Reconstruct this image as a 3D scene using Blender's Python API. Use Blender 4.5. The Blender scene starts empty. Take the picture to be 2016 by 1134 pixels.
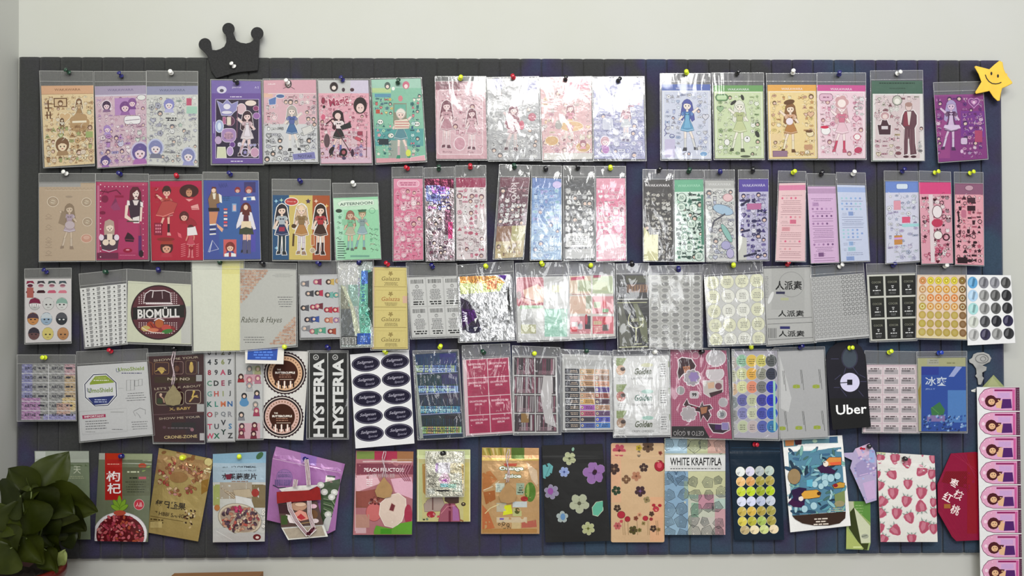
import bpy, math, random
from mathutils import Vector, Matrix, noise
from mathutils.geometry import tessellate_polygon
PI = math.pi
random.seed(4)
SC = bpy.context.scene
C = SC.collection

# ------------------------------------------------------------------ camera
D = 1.6            # camera to the face of the wall plane, metres
ZC = 1.5           # camera height
cam_d = bpy.data.cameras.new('camera'); cam = bpy.data.objects.new('camera', cam_d); C.objects.link(cam)
cam_d.sensor_width = 36.0
cam_d.lens = 36.0 * D / 2.016
cam_d.clip_start = 0.02
cam.location = (0, -D, ZC); cam.rotation_euler = (PI / 2, 0, 0)
SC.camera = cam

# ------------------------------------------------------------------ light
world = bpy.data.worlds.new('world'); SC.world = world; world.use_nodes = True
bg = world.node_tree.nodes['Background']
bg.inputs[0].default_value = (0.93, 0.96, 1.0, 1); bg.inputs[1].default_value = 0.34
def lamp(name, loc, size, energy, col, aim):
    d = bpy.data.lights.new(name, 'AREA'); d.shape = 'RECTANGLE'; d.size, d.size_y = size
    d.energy = energy; d.color = col
    o = bpy.data.objects.new(name, d); C.objects.link(o); o.location = loc
    o.rotation_euler = (Vector(aim) - Vector(loc)).to_track_quat('-Z', 'Y').to_euler(); return o
lamp('ceiling_light', (-0.45, -1.7, 2.95), (0.9, 0.3), 13, (1.0, 1.0, 0.78), (-0.8, -0.1, 1.4))
lamp('ceiling_light', (0.35, -2.6, 2.95), (1.2, 0.4), 42, (1.0, 0.99, 0.97), (0.1, 0, 1.4))
lamp('ceiling_light', (1.25, -1.8, 2.95), (1.2, 0.3), 14, (1.0, 0.99, 0.98), (0.9, -0.2, 1.2))
lamp('added_glint_light', (-2.25, -5.0, 2.35), (0.6, 0.8), 34, (0.97, 0.98, 1.0), (-0.5, 0, 1.5))  # added area lamp, no window built: gives glare on the white pouch
lamp('added_glint_light', (0.7, -5.0, 2.6), (1.3, 0.45), 26, (0.97, 0.98, 1.0), (0.1, 0, 1.5))  # added unseen lamp for highlights on the middle third-row film
lamp('added_glint_light', (1.0, -5.0, 1.75), (0.5, 0.5), 8, (0.97, 0.98, 1.0), (0.2, 0, 1.3))  # extra lamp put in for streaks on fourth-row film, right of centre
lamp('added_glint_light', (-0.45, -5.0, 1.7), (0.4, 0.4), 4.5, (0.97, 0.98, 1.0), (-0.1, 0, 1.3))  # small lamp added for glints on fourth-row film, left of centre
SC.view_settings.view_transform = 'Standard'; SC.view_settings.look = 'None'
SC.view_settings.gamma = 1; SC.view_settings.exposure = -0.1; SC.view_settings.use_curve_mapping = False
SC.cycles.transparent_max_bounces = 24
SC.cycles.max_bounces = 6
SC.cycles.caustics_reflective = False; SC.cycles.caustics_refractive = False

# ------------------------------------------------------------------ helpers
def lin(v):
    v /= 255.0
    return v / 12.92 if v <= 0.04045 else ((v + 0.055) / 1.055) ** 2.4
def rgb(c):
    if isinstance(c, str):
        if len(c) == 3: c = c[0] * 2 + c[1] * 2 + c[2] * 2
        c = (int(c[0:2], 16), int(c[2:4], 16), int(c[4:6], 16))
    return (lin(c[0]), lin(c[1]), lin(c[2]), 1.0)
def hx(r, g, b): return '%02x%02x%02x' % tuple(max(0, min(255, int(v))) for v in (r, g, b))
def tone(c, f):
    if len(c) == 3: c = c[0] * 2 + c[1] * 2 + c[2] * 2
    r, g, b = (int(c[i:i + 2], 16) for i in (0, 2, 4))
    if f < 1: return hx(r * f, g * f, b * f)
    k = f - 1
    return hx(r + (255 - r) * k, g + (255 - g) * k, b + (255 - b) * k)
def P3(px, py, d):
    """photo pixel at distance d (metres) in front of the wall -> world point"""
    k = (D - d) / D
    return Vector(((px - 1008) / 1000 * k, -d, ZC + (567 - py) / 1000 * k))

def newmat(name):
    m = bpy.data.materials.new(name); m.use_nodes = True
    nt = m.node_tree; return m, nt, nt.nodes['Principled BSDF']
def tex_noise(nt, scale, detail=3, rough=0.55):
    tc = nt.nodes.new('ShaderNodeTexCoord'); n = nt.nodes.new('ShaderNodeTexNoise')
    n.inputs['Scale'].default_value = scale; n.inputs['Detail'].default_value = detail; n.inputs['Roughness'].default_value = rough
    nt.links.new(tc.outputs['Object'], n.inputs['Vector']); return n
def bump(nt, src, strength, dist, to):
    b = nt.nodes.new('ShaderNodeBump'); b.inputs['Strength'].default_value = strength; b.inputs['Distance'].default_value = dist
    nt.links.new(src, b.inputs['Height']); nt.links.new(b.outputs[0], to); return b
def printed(name, rough, metal=0.0, bscale=40, bstr=0.05, bdist=0.001, spec=0.5, coat=0.0, vary=0.06):
    m, nt, p = newmat(name)
    at = nt.nodes.new('ShaderNodeAttribute'); at.attribute_name = 'Col'
    n = tex_noise(nt, 260, 2)
    mp = nt.nodes.new('ShaderNodeMapRange'); mp.inputs[3].default_value = 1 - vary; mp.inputs[4].default_value = 1 + vary
    nt.links.new(n.outputs[0], mp.inputs[0])
    mx = nt.nodes.new('ShaderNodeMix'); mx.data_type = 'RGBA'; mx.blend_type = 'MULTIPLY'; mx.inputs[0].default_value = 1
    nt.links.new(at.outputs['Color'], mx.inputs[6]); nt.links.new(mp.outputs[0], mx.inputs[7])
    nt.links.new(mx.outputs[2], p.inputs['Base Color'])
    p.inputs['Roughness'].default_value = rough; p.inputs['Metallic'].default_value = metal
    p.inputs['Specular IOR Level'].default_value = spec; p.inputs['Coat Weight'].default_value = coat
    p.inputs['Coat Roughness'].default_value = 0.08
    n2 = tex_noise(nt, bscale, 4, 0.6)
    b = bump(nt, n2.outputs[0], bstr, bdist, p.inputs['Normal'])
    nt.links.new(b.outputs[0], p.inputs['Coat Normal'])
    return m
def plain(name, c, rough=0.5, metal=0.0, nscale=120, vary=0.12, bstr=0.1, bdist=0.001, coat=0.0, alpha=None, trans=0.0):
    m, nt, p = newmat(name)
    n = tex_noise(nt, nscale, 4)
    r = nt.nodes.new('ShaderNodeValToRGB'); a = rgb(c)
    r.color_ramp.elements[0].position = 0.3; r.color_ramp.elements[1].position = 0.7
    r.color_ramp.elements[0].color = tuple(v * (1 - vary) for v in a[:3]) + (1,)
    r.color_ramp.elements[1].color = tuple(min(1, v * (1 + vary)) for v in a[:3]) + (1,)
    nt.links.new(n.outputs[0], r.inputs[0]); nt.links.new(r.outputs[0], p.inputs['Base Color'])
    p.inputs['Roughness'].default_value = rough; p.inputs['Metallic'].default_value = metal
    p.inputs['Coat Weight'].default_value = coat; p.inputs['Transmission Weight'].default_value = trans
    bump(nt, n.outputs[0], bstr, bdist, p.inputs['Normal']); return m
def film(name, refl, haze, rough, vscale, vstr, vdist, tint=0.97):
    """clear polypropylene: mostly see-through, a sharp sheen on its wrinkles, a little haze"""
    m, nt, p = newmat(name); nt.nodes.remove(p)
    out = nt.nodes['Material Output']
    tr = nt.nodes.new('ShaderNodeBsdfTransparent'); tr.inputs[0].default_value = (tint, tint, tint, 1)
    gl = nt.nodes.new('ShaderNodeBsdfGlossy'); gl.inputs['Roughness'].default_value = rough
    df = nt.nodes.new('ShaderNodeBsdfDiffuse'); df.inputs[0].default_value = (0.9, 0.9, 0.9, 1)
    fr = nt.nodes.new('ShaderNodeFresnel'); fr.inputs[0].default_value = 1.5
    ad = nt.nodes.new('ShaderNodeMath'); ad.operation = 'MULTIPLY_ADD'; ad.inputs[1].default_value = 0.6; ad.inputs[2].default_value = refl
    nt.links.new(fr.outputs[0], ad.inputs[0])
    m1 = nt.nodes.new('ShaderNodeMixShader'); m2 = nt.nodes.new('ShaderNodeMixShader')
    m1.inputs[0].default_value = haze
    nt.links.new(tr.outputs[0], m1.inputs[1]); nt.links.new(df.outputs[0], m1.inputs[2])
    nt.links.new(ad.outputs[0], m2.inputs[0]); nt.links.new(m1.outputs[0], m2.inputs[1]); nt.links.new(gl.outputs[0], m2.inputs[2])
    nt.links.new(m2.outputs[0], out.inputs[0])
    tc = nt.nodes.new('ShaderNodeTexCoord')
    v = nt.nodes.new('ShaderNodeTexNoise'); v.inputs['Scale'].default_value = vscale; v.inputs['Detail'].default_value = 2.5
    v.inputs['Distortion'].default_value = 1.2
    mpg = nt.nodes.new('ShaderNodeMapping'); mpg.inputs['Rotation'].default_value = (0, 0.5, 0); mpg.inputs['Scale'].default_value = (1.5, 1, 0.55)
    nt.links.new(tc.outputs['Object'], mpg.inputs['Vector']); nt.links.new(mpg.outputs[0], v.inputs['Vector'])
    b = bump(nt, v.outputs[0], vstr, vdist, gl.inputs['Normal']); nt.links.new(b.outputs[0], fr.inputs['Normal'])
    return m
M = {
 'paper': printed('coated_paper', 0.5, bscale=25, bstr=0.15, bdist=0.002, spec=0.18),
 'gloss': printed('glossy_print', 0.28, bscale=30, bstr=0.35, bdist=0.002, coat=0.08, spec=0.3),
 'wrap': printed('wrapped_print', 0.22, bscale=22, bstr=0.5, bdist=0.003, coat=0.3),
 'pouch': printed('laminated_pouch', 0.3, metal=0.15, bscale=16, bstr=0.35, bdist=0.004, coat=0.2),
 'foil': printed('metallic_foil_pouch', 0.26, metal=0.4, bscale=18, bstr=0.4, bdist=0.005, spec=0.6, vary=0.1),
 'silver': printed('holographic_foil', 0.2, metal=0.85, bscale=45, bstr=0.6, bdist=0.004, vary=0.12),
 'matte': printed('matte_pouch', 0.6, bscale=14, bstr=0.3, bdist=0.004, spec=0.3),
 'film': film('clear_film', 0.0, 0.004, 0.06, 12, 0.3, 0.002),
 'film2': film('wrinkled_clear_film', 0.01, 0.006, 0.06, 13, 0.4, 0.004),
 'film3': film('crumpled_clear_film', 0.012, 0.01, 0.06, 17, 0.6, 0.006),
 'back': film('back_film', 0.01, 0.14, 0.2, 30, 0.3, 0.002),
 'hem': film('film_seam', 0.10, 0.36, 0.2, 90, 0.5, 0.002, 0.8),
 'steel': plain('pin_steel', 'c8c8cc', 0.2, 1.0),
}
PINC = {'w': ('white', 'f2f2f0'), 'y': ('yellow', 'dff02c'), 'n': ('navy blue', '1c1c6e'), 'g': ('dark green', '12402e'),
        'r': ('red', 'c01630'), 'k': ('black', '15151c'), 'b': ('blue', '1f3fae')}
PM = {k: plain('pin_plastic_' + k, v[1], 0.22, coat=0.6, vary=0.04, bstr=0.02) for k, v in PINC.items()}

def mesh(name, verts, faces, mats, cols=None, fm=None, smooth=False, parent=None, loc=None):
    me = bpy.data.meshes.new(name)
    me.from_pydata([tuple(v) for v in verts], [], faces)
    if not isinstance(mats, (list, tuple)): mats = [mats]
    for m in mats: me.materials.append(m)
    if fm: me.polygons.foreach_set('material_index', fm)
    if cols is not None:
        at = me.color_attributes.new('Col', 'FLOAT_COLOR', 'POINT')
        at.data.foreach_set('color', [x for c in cols for x in c])
    if smooth: me.polygons.foreach_set('use_smooth', [True] * len(me.polygons))
    me.update()
    o = bpy.data.objects.new(name, me); C.objects.link(o)
    if parent: o.parent = parent
    if loc is not None: o.location = loc
    return o
def empty(name, loc):
    o = bpy.data.objects.new(name, None); o.empty_display_size = 0.02; C.objects.link(o); o.location = loc; return o
def tag(o, label, cat, group=None, kind=None):
    if label: o['label'] = label
    if cat: o['category'] = cat
    if group: o['group'] = group
    if kind: o['kind'] = kind
    return o
def box_data(lo, hi):
    x0, y0, z0 = lo; x1, y1, z1 = hi
    v = [(x0, y0, z0), (x1, y0, z0), (x1, y1, z0), (x0, y1, z0), (x0, y0, z1), (x1, y0, z1), (x1, y1, z1), (x0, y1, z1)]
    return v, [(0, 3, 2, 1), (4, 5, 6, 7), (0, 1, 5, 4), (1, 2, 6, 5), (2, 3, 7, 6), (3, 0, 4, 7)]
def tube_data(pts, r, n=8, V=None, F=None):
    V = [] if V is None else V; F = [] if F is None else F
    pts = [Vector(p) for p in pts]; b = len(V)
    rs = r if isinstance(r, (list, tuple)) else [r] * len(pts)
    for i, p in enumerate(pts):
        t = (pts[min(i + 1, len(pts) - 1)] - pts[max(i - 1, 0)]).normalized()
        a = t.orthogonal().normalized() if i == 0 else (a - t * a.dot(t)).normalized()
        c = t.cross(a)
        for k in range(n):
            w = 2 * PI * k / n; V.append(p + (a * math.cos(w) + c * math.sin(w)) * rs[i])
    for i in range(len(pts) - 1):
        for k in range(n):
            F.append((b + i * n + k, b + i * n + (k + 1) % n, b + (i + 1) * n + (k + 1) % n, b + (i + 1) * n + k))
    F.append(tuple(b + k for k in reversed(range(n)))); F.append(tuple(b + (len(pts) - 1) * n + k for k in range(n)))
    return V, F

# ------------------------------------------------------------------ 2-D shapes (photo-like pixels, y down)
def E(cx, cy, rx, ry=None, n=18, ang=0.0):
    ry = rx if ry is None else ry; c, s = math.cos(ang), math.sin(ang); o = []
    for i in range(n):
        t = 2 * PI * i / n; x, y = rx * math.cos(t), ry * math.sin(t)
        o.append((cx + x * c - y * s, cy + x * s + y * c))
    return o
def R(x0, y0, x1, y1): return [(x0, y0), (x1, y0), (x1, y1), (x0, y1)]
def RR(x0, y0, x1, y1, r, n=4):
    o = []
    for cx, cy, a in ((x1 - r, y0 + r, -PI / 2), (x1 - r, y1 - r, 0), (x0 + r, y1 - r, PI / 2), (x0 + r, y0 + r, PI)):
        for i in range(n + 1):
            t = a + PI / 2 * i / n; o.append((cx + r * math.cos(t), cy + r * math.sin(t)))
    return o
def HT(cx, cy, s):
    o = []
    for i in range(20):
        t = 2 * PI * i / 20; x = 16 * math.sin(t) ** 3; y = 13 * math.cos(t) - 5 * math.cos(2 * t) - 2 * math.cos(3 * t) - math.cos(4 * t)
        o.append((cx + x * s / 16, cy - y * s / 16))
    return o
def ST(cx, cy, r, k=0.45, n=5, a0=-PI / 2):
    o = []
    for i in range(2 * n):
        t = a0 + PI * i / n; q = r if i % 2 == 0 else r * k
        o.append((cx + q * math.cos(t), cy + q * math.sin(t)))
    return o
def FL(cx, cy, r, n=5, dep=0.3, a0=0.0, m=6):
    o = []
    for i in range(n * m):
        t = a0 + 2 * PI * i / (n * m); q = r * (1 - dep + dep * abs(math.cos(n * (t - a0) / 2)) ** 0.7)
        o.append((cx + q * math.cos(t), cy + q * math.sin(t)))
    return o
def ST2(pts, w, closed=False):
    """stroke as one polygon per segment, mitred"""
    n = len(pts); L = []; Rr = []
    for i, p in enumerate(pts):
        a = pts[(i - 1) % n] if (closed or i > 0) else p; b = pts[(i + 1) % n] if (closed or i < n - 1) else p
        dx, dy = b[0] - a[0], b[1] - a[1]; q = math.hypot(dx, dy) or 1
        nx, ny = -dy / q * w / 2, dx / q * w / 2
        L.append((p[0] + nx, p[1] + ny)); Rr.append((p[0] - nx, p[1] - ny))
    return [[L[i], L[(i + 1) % n], Rr[(i + 1) % n], Rr[i]] for i in range(n if closed else n - 1)]
def EXP(p, w):
    n = len(p); A = sum(p[i][0] * p[(i + 1) % n][1] - p[(i + 1) % n][0] * p[i][1] for i in range(n))
    sg = 1 if A > 0 else -1; o = []
    for i in range(n):
        a, q, b = p[i - 1], p[i], p[(i + 1) % n]
        e1 = (q[0] - a[0], q[1] - a[1]); e2 = (b[0] - q[0], b[1] - q[1])
        l1 = math.hypot(*e1) or 1e-6; l2 = math.hypot(*e2) or 1e-6
        nx = e1[1] / l1 + e2[1] / l2; ny = -e1[0] / l1 - e2[0] / l2; q2 = math.hypot(nx, ny) or 1
        o.append((q[0] + sg * nx / q2 * w, q[1] + sg * ny / q2 * w))
    return o
def rot(p, cx, cy, a):
    c, s = math.cos(a), math.sin(a)
    return [(cx + (x - cx) * c - (y - cy) * s, cy + (x - cx) * s + (y - cy) * c) for x, y in p]

_TX = {}
def glyphs(s, bold=0.0, shear=0.0, res=2):
    k = (s, bold, shear)
    if k in _TX: return _TX[k]
    cu = bpy.data.curves.new('t', 'FONT'); cu.body = s; cu.size = 1; cu.offset = bold; cu.shear = shear
    cu.resolution_u = res; cu.fill_mode = 'FRONT'
    o = bpy.data.objects.new('t', cu); C.objects.link(o)
    me = bpy.data.meshes.new_from_object(o.evaluated_get(bpy.context.evaluated_depsgraph_get()))
    v = [(a.co.x, -a.co.y) for a in me.vertices]; f = [tuple(p.vertices) for p in me.polygons]
    bpy.data.objects.remove(o); bpy.data.curves.remove(cu); bpy.data.meshes.remove(me)
    if v:
        xs = [p[0] for p in v]; ys = [p[1] for p in v]; bb = (min(xs), min(ys), max(xs), max(ys))
    else: bb = (0, 0, 1, 1)
    _TX[k] = (v, f, bb); return _TX[k]

class Art:
    """flat print: shapes in draw order, stacked in thin ink layers"""
    def __init__(s, quad):
        s.q = quad; s.sh = []; s.bb = []; s.lay = []; s.src = None; s.clip = quad
        (ax, ay), (bx, by), (cx, cy), (dx, dy) = quad
        s.W = (math.hypot(bx - ax, by - ay) + math.hypot(cx - dx, cy - dy)) / 2
        s.H = (math.hypot(dx - ax, dy - ay) + math.hypot(cx - bx, cy - by)) / 2
        s.rnd = random.Random(int(ax * 7 + ay * 13)); s.n = 0
    def zoom(s, x0, y0, k): s.src = (x0, y0, k)
    def T(s, p):
        if s.src: return (s.src[0] + p[0] / s.src[2], s.src[1] + p[1] / s.src[2])
        u, v = p[0] / s.W, p[1] / s.H; q = s.q
        return tuple((q[0][i] * (1 - u) + q[1][i] * u) * (1 - v) + (q[3][i] * (1 - u) + q[2][i] * u) * v for i in (0, 1))
    def inside(s, p):   # clip whole polygon to the sheet quad
        out = [s.T(a) for a in p]; Q = s.clip; m = len(Q)
        for i in range(m):
            a, b = Q[i], Q[(i + 1) % m]; ex, ey = b[0] - a[0], b[1] - a[1]; res = []
            for j in range(len(out)):
                c, d = out[j], out[(j + 1) % len(out)]
                sc = ex * (c[1] - a[1]) - ey * (c[0] - a[0]); sd = ex * (d[1] - a[1]) - ey * (d[0] - a[0])
                if sc >= 0: res.append(c)
                if (sc >= 0) != (sd >= 0):
                    t = sc / (sc - sd); res.append((c[0] + (d[0] - c[0]) * t, c[1] + (d[1] - c[1]) * t))
            out = res
            if len(out) < 3: return None
        return out
    def add(s, polys, c):
        ps = [q for q in (s.inside(p) for p in polys) if q]
        if not ps: return
        xs = [a[0] for p in ps for a in p]; ys = [a[1] for p in ps for a in p]
        bb = (min(xs), min(ys), max(xs), max(ys)); L = 0
        for b, l in zip(s.bb, s.lay):
            if l > L and b[0] < bb[2] and b[2] > bb[0] and b[1] < bb[3] and b[3] > bb[1]: L = l
        s.sh.append((ps, rgb(c))); s.bb.append(bb); s.lay.append(L + 1)
    def p(s, pts, c, o=None, ow=1.0):
        if o: s.add([EXP(pts, ow)], o)
        s.add([pts], c)
    def r(s, x0, y0, x1, y1, c): s.add([R(x0, y0, x1, y1)], c)
    def e(s, cx, cy, rx, ry, c, o=None, ow=1.0, ang=0, n=18): s.p(E(cx, cy, rx, ry, n, ang), c, o, ow)
    def ln(s, pts, w, c, closed=False): s.add(ST2(pts, w, closed), c)
    def ring(s, cx, cy, rx, ry, w, c, n=28): s.ln(E(cx, cy, rx, ry, n), w, c, True)
    def t(s, txt, cx, cy, h, c, w=None, ang=0.0, bold=0.0, shear=0.0, o=None, ow=0):
        v, f, bb = glyphs(txt, bold, shear)
        if not f: return
        sy = h / (bb[3] - bb[1]); sx = (w / (bb[2] - bb[0])) if w else sy
        mx, my = (bb[0] + bb[2]) / 2, (bb[1] + bb[3]) / 2; ca, sa = math.cos(ang), math.sin(ang); P = []
        for x, y in v:
            x = (x - mx) * sx; y = (y - my) * sy; P.append((cx + x * ca - y * sa, cy + x * sa + y * ca))
        if o:
            for k in range(6):
                dx, dy = ow * math.cos(k * PI / 3), ow * math.sin(k * PI / 3)
                if k == 0: allp = []
                allp += [[(P[i][0] + dx, P[i][1] + dy) for i in q] for q in f]
            # only the first offset copy per layer would fight, so each copy is its own layer
            n = len(f)
            for k in range(6): s.add(allp[k * n:(k + 1) * n], o)
        s.add([[P[i] for i in q] for q in f], c)
    def lines(s, x0, y0, x1, n, dy, h, c, ctr=True, ang=0.0):
        """rows of words too small to read"""
        for i in range(n):
            y = y0 + i * dy; a = s.rnd.uniform(0, 0.18) * (x1 - x0); b = a if ctr else 0
            x = x0 + b; xe = x1 - a; ps = []
            while x < xe:
                w = s.rnd.uniform(1.2, 4.5) * h; ps.append(R(x, y, min(x + w, xe), y + h)); x += w + h * 0.7
            if ang: ps = [rot(q, (x0 + x1) / 2, y0, ang) for q in ps]
            s.add(ps, c)
    def bars(s, x0, y0, x1, y1, c='222222'):
        x = x0; ps = []
        while x < x1:
            w = s.rnd.choice((0.6, 0.9, 1.5)) * (x1 - x0) / 34; ps.append(R(x, y0, min(x1, x + w), y1)); x += w + s.rnd.choice((0.7, 1.1)) * (x1 - x0) / 34
        s.add(ps, c)
    def bgd(s, c): s.add([[(-0.0, 0), (s.W, 0), (s.W, s.H), (0, s.H)]], c) if not s.src else None
    # ---- motifs
    def motif(s, k, x, y, q, c, o=None, dk='3a3038'):
        r = s.rnd; ow = max(0.7, q * 0.22)
        def pp(pts, col):
            if o: s.add([EXP(pts, ow)], o)
            s.add([EXP(pts, q * .1)], dk); s.add([pts], col)
        if k == 0: pp(HT(x, y, q), c); s.p(HT(x, y, q * 0.5), tone(c, 1.4))
        elif k == 1: pp(ST(x, y, q), c)
        elif k == 2:
            pp([(x - q, y - q * .7), (x, y - q * .15), (x + q, y - q * .7), (x + q, y + q * .7), (x, y + q * .15), (x - q, y + q * .7)], c); s.e(x, y, q * .28, q * .28, dk, n=8)
        elif k == 3:   # small animal head
            pp(E(x - q * .6, y - q * .8, q * .3, q * .55, 8), c); pp(E(x + q * .6, y - q * .8, q * .3, q * .55, 8), c); pp(E(x, y, q, q * .8, 12), tone(c, 1.5))
            s.e(x - q * .35, y, q * .13, q * .16, dk, n=6); s.e(x + q * .35, y, q * .13, q * .16, dk, n=6)
        elif k == 4: pp(R(x - q * 1.1, y - q * .35, x + q * 1.1, y + q * .35), c); s.lines(x - q * .9, y - q * .12, x + q * .9, 1, 1, q * .25, dk)
        elif k == 5: pp(FL(x, y, q), c); s.e(x, y, q * .3, q * .3, tone(c, 0.6), n=8)
        elif k == 6:   # cup / bottle
            pp([(x - q * .6, y - q * .5), (x + q * .6, y - q * .5), (x + q * .45, y + q), (x - q * .45, y + q)], c); s.r(x - q * .65, y - q * .75, x + q * .65, y - q * .45, dk)
        elif k == 7:   # little head with hair
            pp(E(x, y, q, q * 1.05, 12), tone(dk, 1.1)); s.e(x, y + q * .2, q * .68, q * .6, 'efd0c0', n=12)
            s.e(x - q * .3, y + q * .25, q * .12, q * .15, dk, n=6); s.e(x + q * .3, y + q * .25, q * .12, q * .15, dk, n=6)
        elif k == 8: pp(E(x, y, q, q * .6, 12), c); s.ln([(x - q * .5, y), (x + q * .5, y - q * .1)], q * .2, dk)
        elif k == 9:   # ribbon squiggle
            s.ln([(x - q, y), (x - q * .5, y - q * .5), (x, y), (x + q * .5, y + q * .5), (x + q, y)], q * .3, dk if not o else c)
        elif k == 10: pp([(x, y - q), (x + q, y + q * .7), (x - q, y + q * .7)], c); s.r(x - q * .4, y, x + q * .4, y + q * .3, dk)
        elif k == 11: s.ring(x, y, q * .8, q * .8, q * .3, dk if not o else c, 12)
    def scatter(s, x0, y0, x1, y1, q, cols, o=None, dk='3a3038', kinds=(0, 1, 2, 3, 4, 5, 6, 7, 8, 10), gap=2.25, fill=0.97, avoid=()):
        r = s.rnd; nx = max(1, int((x1 - x0) / (q * gap))); ny = max(1, int((y1 - y0) / (q * gap)))
        for j in range(ny):
            for i in range(nx):
                x = x0 + (i + .5 + r.uniform(-.2, .2)) * (x1 - x0) / nx; y = y0 + (j + .5 + r.uniform(-.2, .2)) * (y1 - y0) / ny
                if r.random() > fill or any(a[0] < x < a[2] and a[1] < y < a[3] for a in avoid): continue
                s.motif(r.choice(kinds), x, y, q * r.uniform(.75, 1.15), r.choice(cols), o, dk)
                for _ in range(2):   # loose pen strokes between the drawings
                    t0, rr = r.uniform(0, 6.3), q * r.uniform(.5, 1.1); ex, ey = x + r.uniform(-1, 1) * q * 1.3, y + r.uniform(-1, 1) * q * 1.3
                    s.ln([(ex + rr * math.cos(t0 + k * .7), ey + rr * math.sin(t0 + k * .7)) for k in range(4)], max(q * .11, .4 if not s.src else 1.6), dk if r.random() < .75 else (o or 'eeeeee'))
    def girl(s, cx, y0, h, hair='3a2a2a', top='8090b0', skirt='5a6a9a', skin='f0d2c2', sock='f4f4f4', shoe='2a2226', legs=None,
             o=None, dk='2c2428', long=1, pose=0, ow=1.6, apron=None):
        """standing fashion-doll style girl, head at top, h pixels tall"""
        u = h / 100.0; X = lambda x: cx + x * u; Y = lambda y: y0 + y * u; legs = legs or skin; m = -1 if pose % 2 else 1
        Pl = []
        def q(pts, c): Pl.append(([(X(m * x), Y(y)) for x, y in pts], c))
        if long: q([(-9, 6), (-12, 22), (-14, 38), (-9, 42), (-4, 30), (4, 30), (9, 40), (14, 37), (11, 20), (9, 6), (4, 1), (-4, 1)], hair)
        k = 6 if pose >= 2 else 0
        q([(-6, 55), (-1, 55), (-2 - k, 72), (-3 - k * 1.6, 90), (-7 - k * 1.6, 90), (-6 - k, 72)], legs)
        q([(1, 55), (6, 55), (6, 72), (6, 91), (2, 91), (2, 72)], legs)
        q([(-6 - k, 74), (-2 - k, 74), (-3 - k * 1.6, 91), (-7 - k * 1.6, 91)], sock); q([(2, 74), (6, 74), (6, 92), (2, 92)], sock)
        q([(-9 - k * 1.6, 91), (-3 - k * 1.6, 90), (-3 - k * 1.6, 95), (-10 - k * 1.6, 96)], shoe); q([(1, 91), (7, 91), (9, 97), (1, 97)], shoe)
        if pose >= 2: q([(-7, 24), (-20, 14), (-22, 17), (-8, 30)], skin); q([(7, 24), (17, 38), (14, 40), (5, 30)], skin)
        else: q([(-7, 23), (-13, 36), (-16, 46), (-13, 47), (-9, 38), (-5, 29)], skin); q([(7, 23), (12, 34), (10, 45), (7, 45), (8, 35), (5, 29)], skin)
        q([(-8, 22), (8, 22), (6, 32), (5, 40), (-5, 40), (-6, 32)], top)
        q([(-8, 22), (-12, 27), (-9, 32), (-6, 28)], tone(top, 1.2)); q([(8, 22), (12, 27), (9, 32), (6, 28)], tone(top, 1.2))
        q([(-5, 39), (5, 39), (10, 50), (13, 58), (0, 61), (-13, 58), (-10, 50)], skirt)
        if apron: q([(-3, 25), (3, 25), (4, 39), (7, 54), (-7, 54), (-4, 39)], apron)
        q([(-2, 18), (2, 18), (2, 23), (-2, 23)], skin)
        q(E(0, 11, 7.2, 8, 14), skin)
        q([(-8, 14), (-9, 6), (-5, 1), (0, -1), (5, 1), (9, 6), (8, 14), (6, 8), (1, 7), (-3, 8), (-6, 9)], hair)
        if o:
            for a, c in Pl: s.add([EXP(a, ow)], o)
        for a, c in Pl: s.add([EXP(a, 0.45 * max(1, u))], dk); s.add([a], c)
        s.add([E(X(-3), Y(12), 1.1 * u, 1.6 * u, 6), E(X(3), Y(12), 1.1 * u, 1.6 * u, 6)], dk)
        s.add([E(X(0), Y(16), 1.2 * u, .5 * u, 6)], 'b04858')
        s.add([[(X(-4), Y(26)), (X(0), Y(28)), (X(4), Y(26)), (X(4), Y(30)), (X(0), Y(28.5)), (X(-4), Y(30))]], tone(skirt, .7))
        s.add(ST2([(X(-12.5), Y(56)), (X(0), Y(59)), (X(12.5), Y(56))], 1.2 * u), tone(skirt, 1.5))
    def bust(s, cx, cy, r, hair='4a2a22', skin='f0d2c2', dress='5a4a70', o=None, hat=None):
        if o: s.add([E(cx, cy, r * 1.25, r * 1.4, 18)], o)
        s.e(cx, cy, r * 1.05, r * 1.15, hair)
        s.p([(cx - r, cy + r * 1.6), (cx - r * .7, cy + r * .9), (cx + r * .7, cy + r * .9), (cx + r, cy + r * 1.6)], dress)
        s.e(cx, cy + r * .15, r * .68, r * .78, skin)
        s.p([(cx - r * .75, cy + r * .1), (cx - r * .6, cy - r * .6), (cx + r * .6, cy - r * .6), (cx + r * .75, cy + r * .1), (cx + r * .3, cy - r * .2), (cx - r * .2, cy - r * .25)], hair)
        s.add([E(cx - r * .28, cy + r * .25, r * .1, r * .14, 6), E(cx + r * .28, cy + r * .25, r * .1, r * .14, 6)], '2a1a1c')
        s.add([E(cx, cy + r * .58, r * .16, r * .07, 6)], 'b03a48')
        if hat: s.p([(cx - r * 1.2, cy - r * .5), (cx - r * .6, cy - r * 1.3), (cx + r * .6, cy - r * 1.3), (cx + r * 1.2, cy - r * .5)], hat)

def quad(L): return [(L[i], L[i + 1]) for i in range(0, 8, 2)]
def qlerp(Q, u, v):
    return tuple((Q[0][i] * (1 - u) + Q[1][i] * u) * (1 - v) + (Q[3][i] * (1 - u) + Q[2][i] * u) * v for i in (0, 1))
def uvof(Q, p):
    ax, ay = Q[1][0] - Q[0][0], Q[1][1] - Q[0][1]; bx, by = Q[3][0] - Q[0][0], Q[3][1] - Q[0][1]
    dx, dy = p[0] - Q[0][0], p[1] - Q[0][1]; det = ax * by - ay * bx
    return (dx * by - dy * bx) / det, (ax * dy - ay * dx) / det

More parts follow.
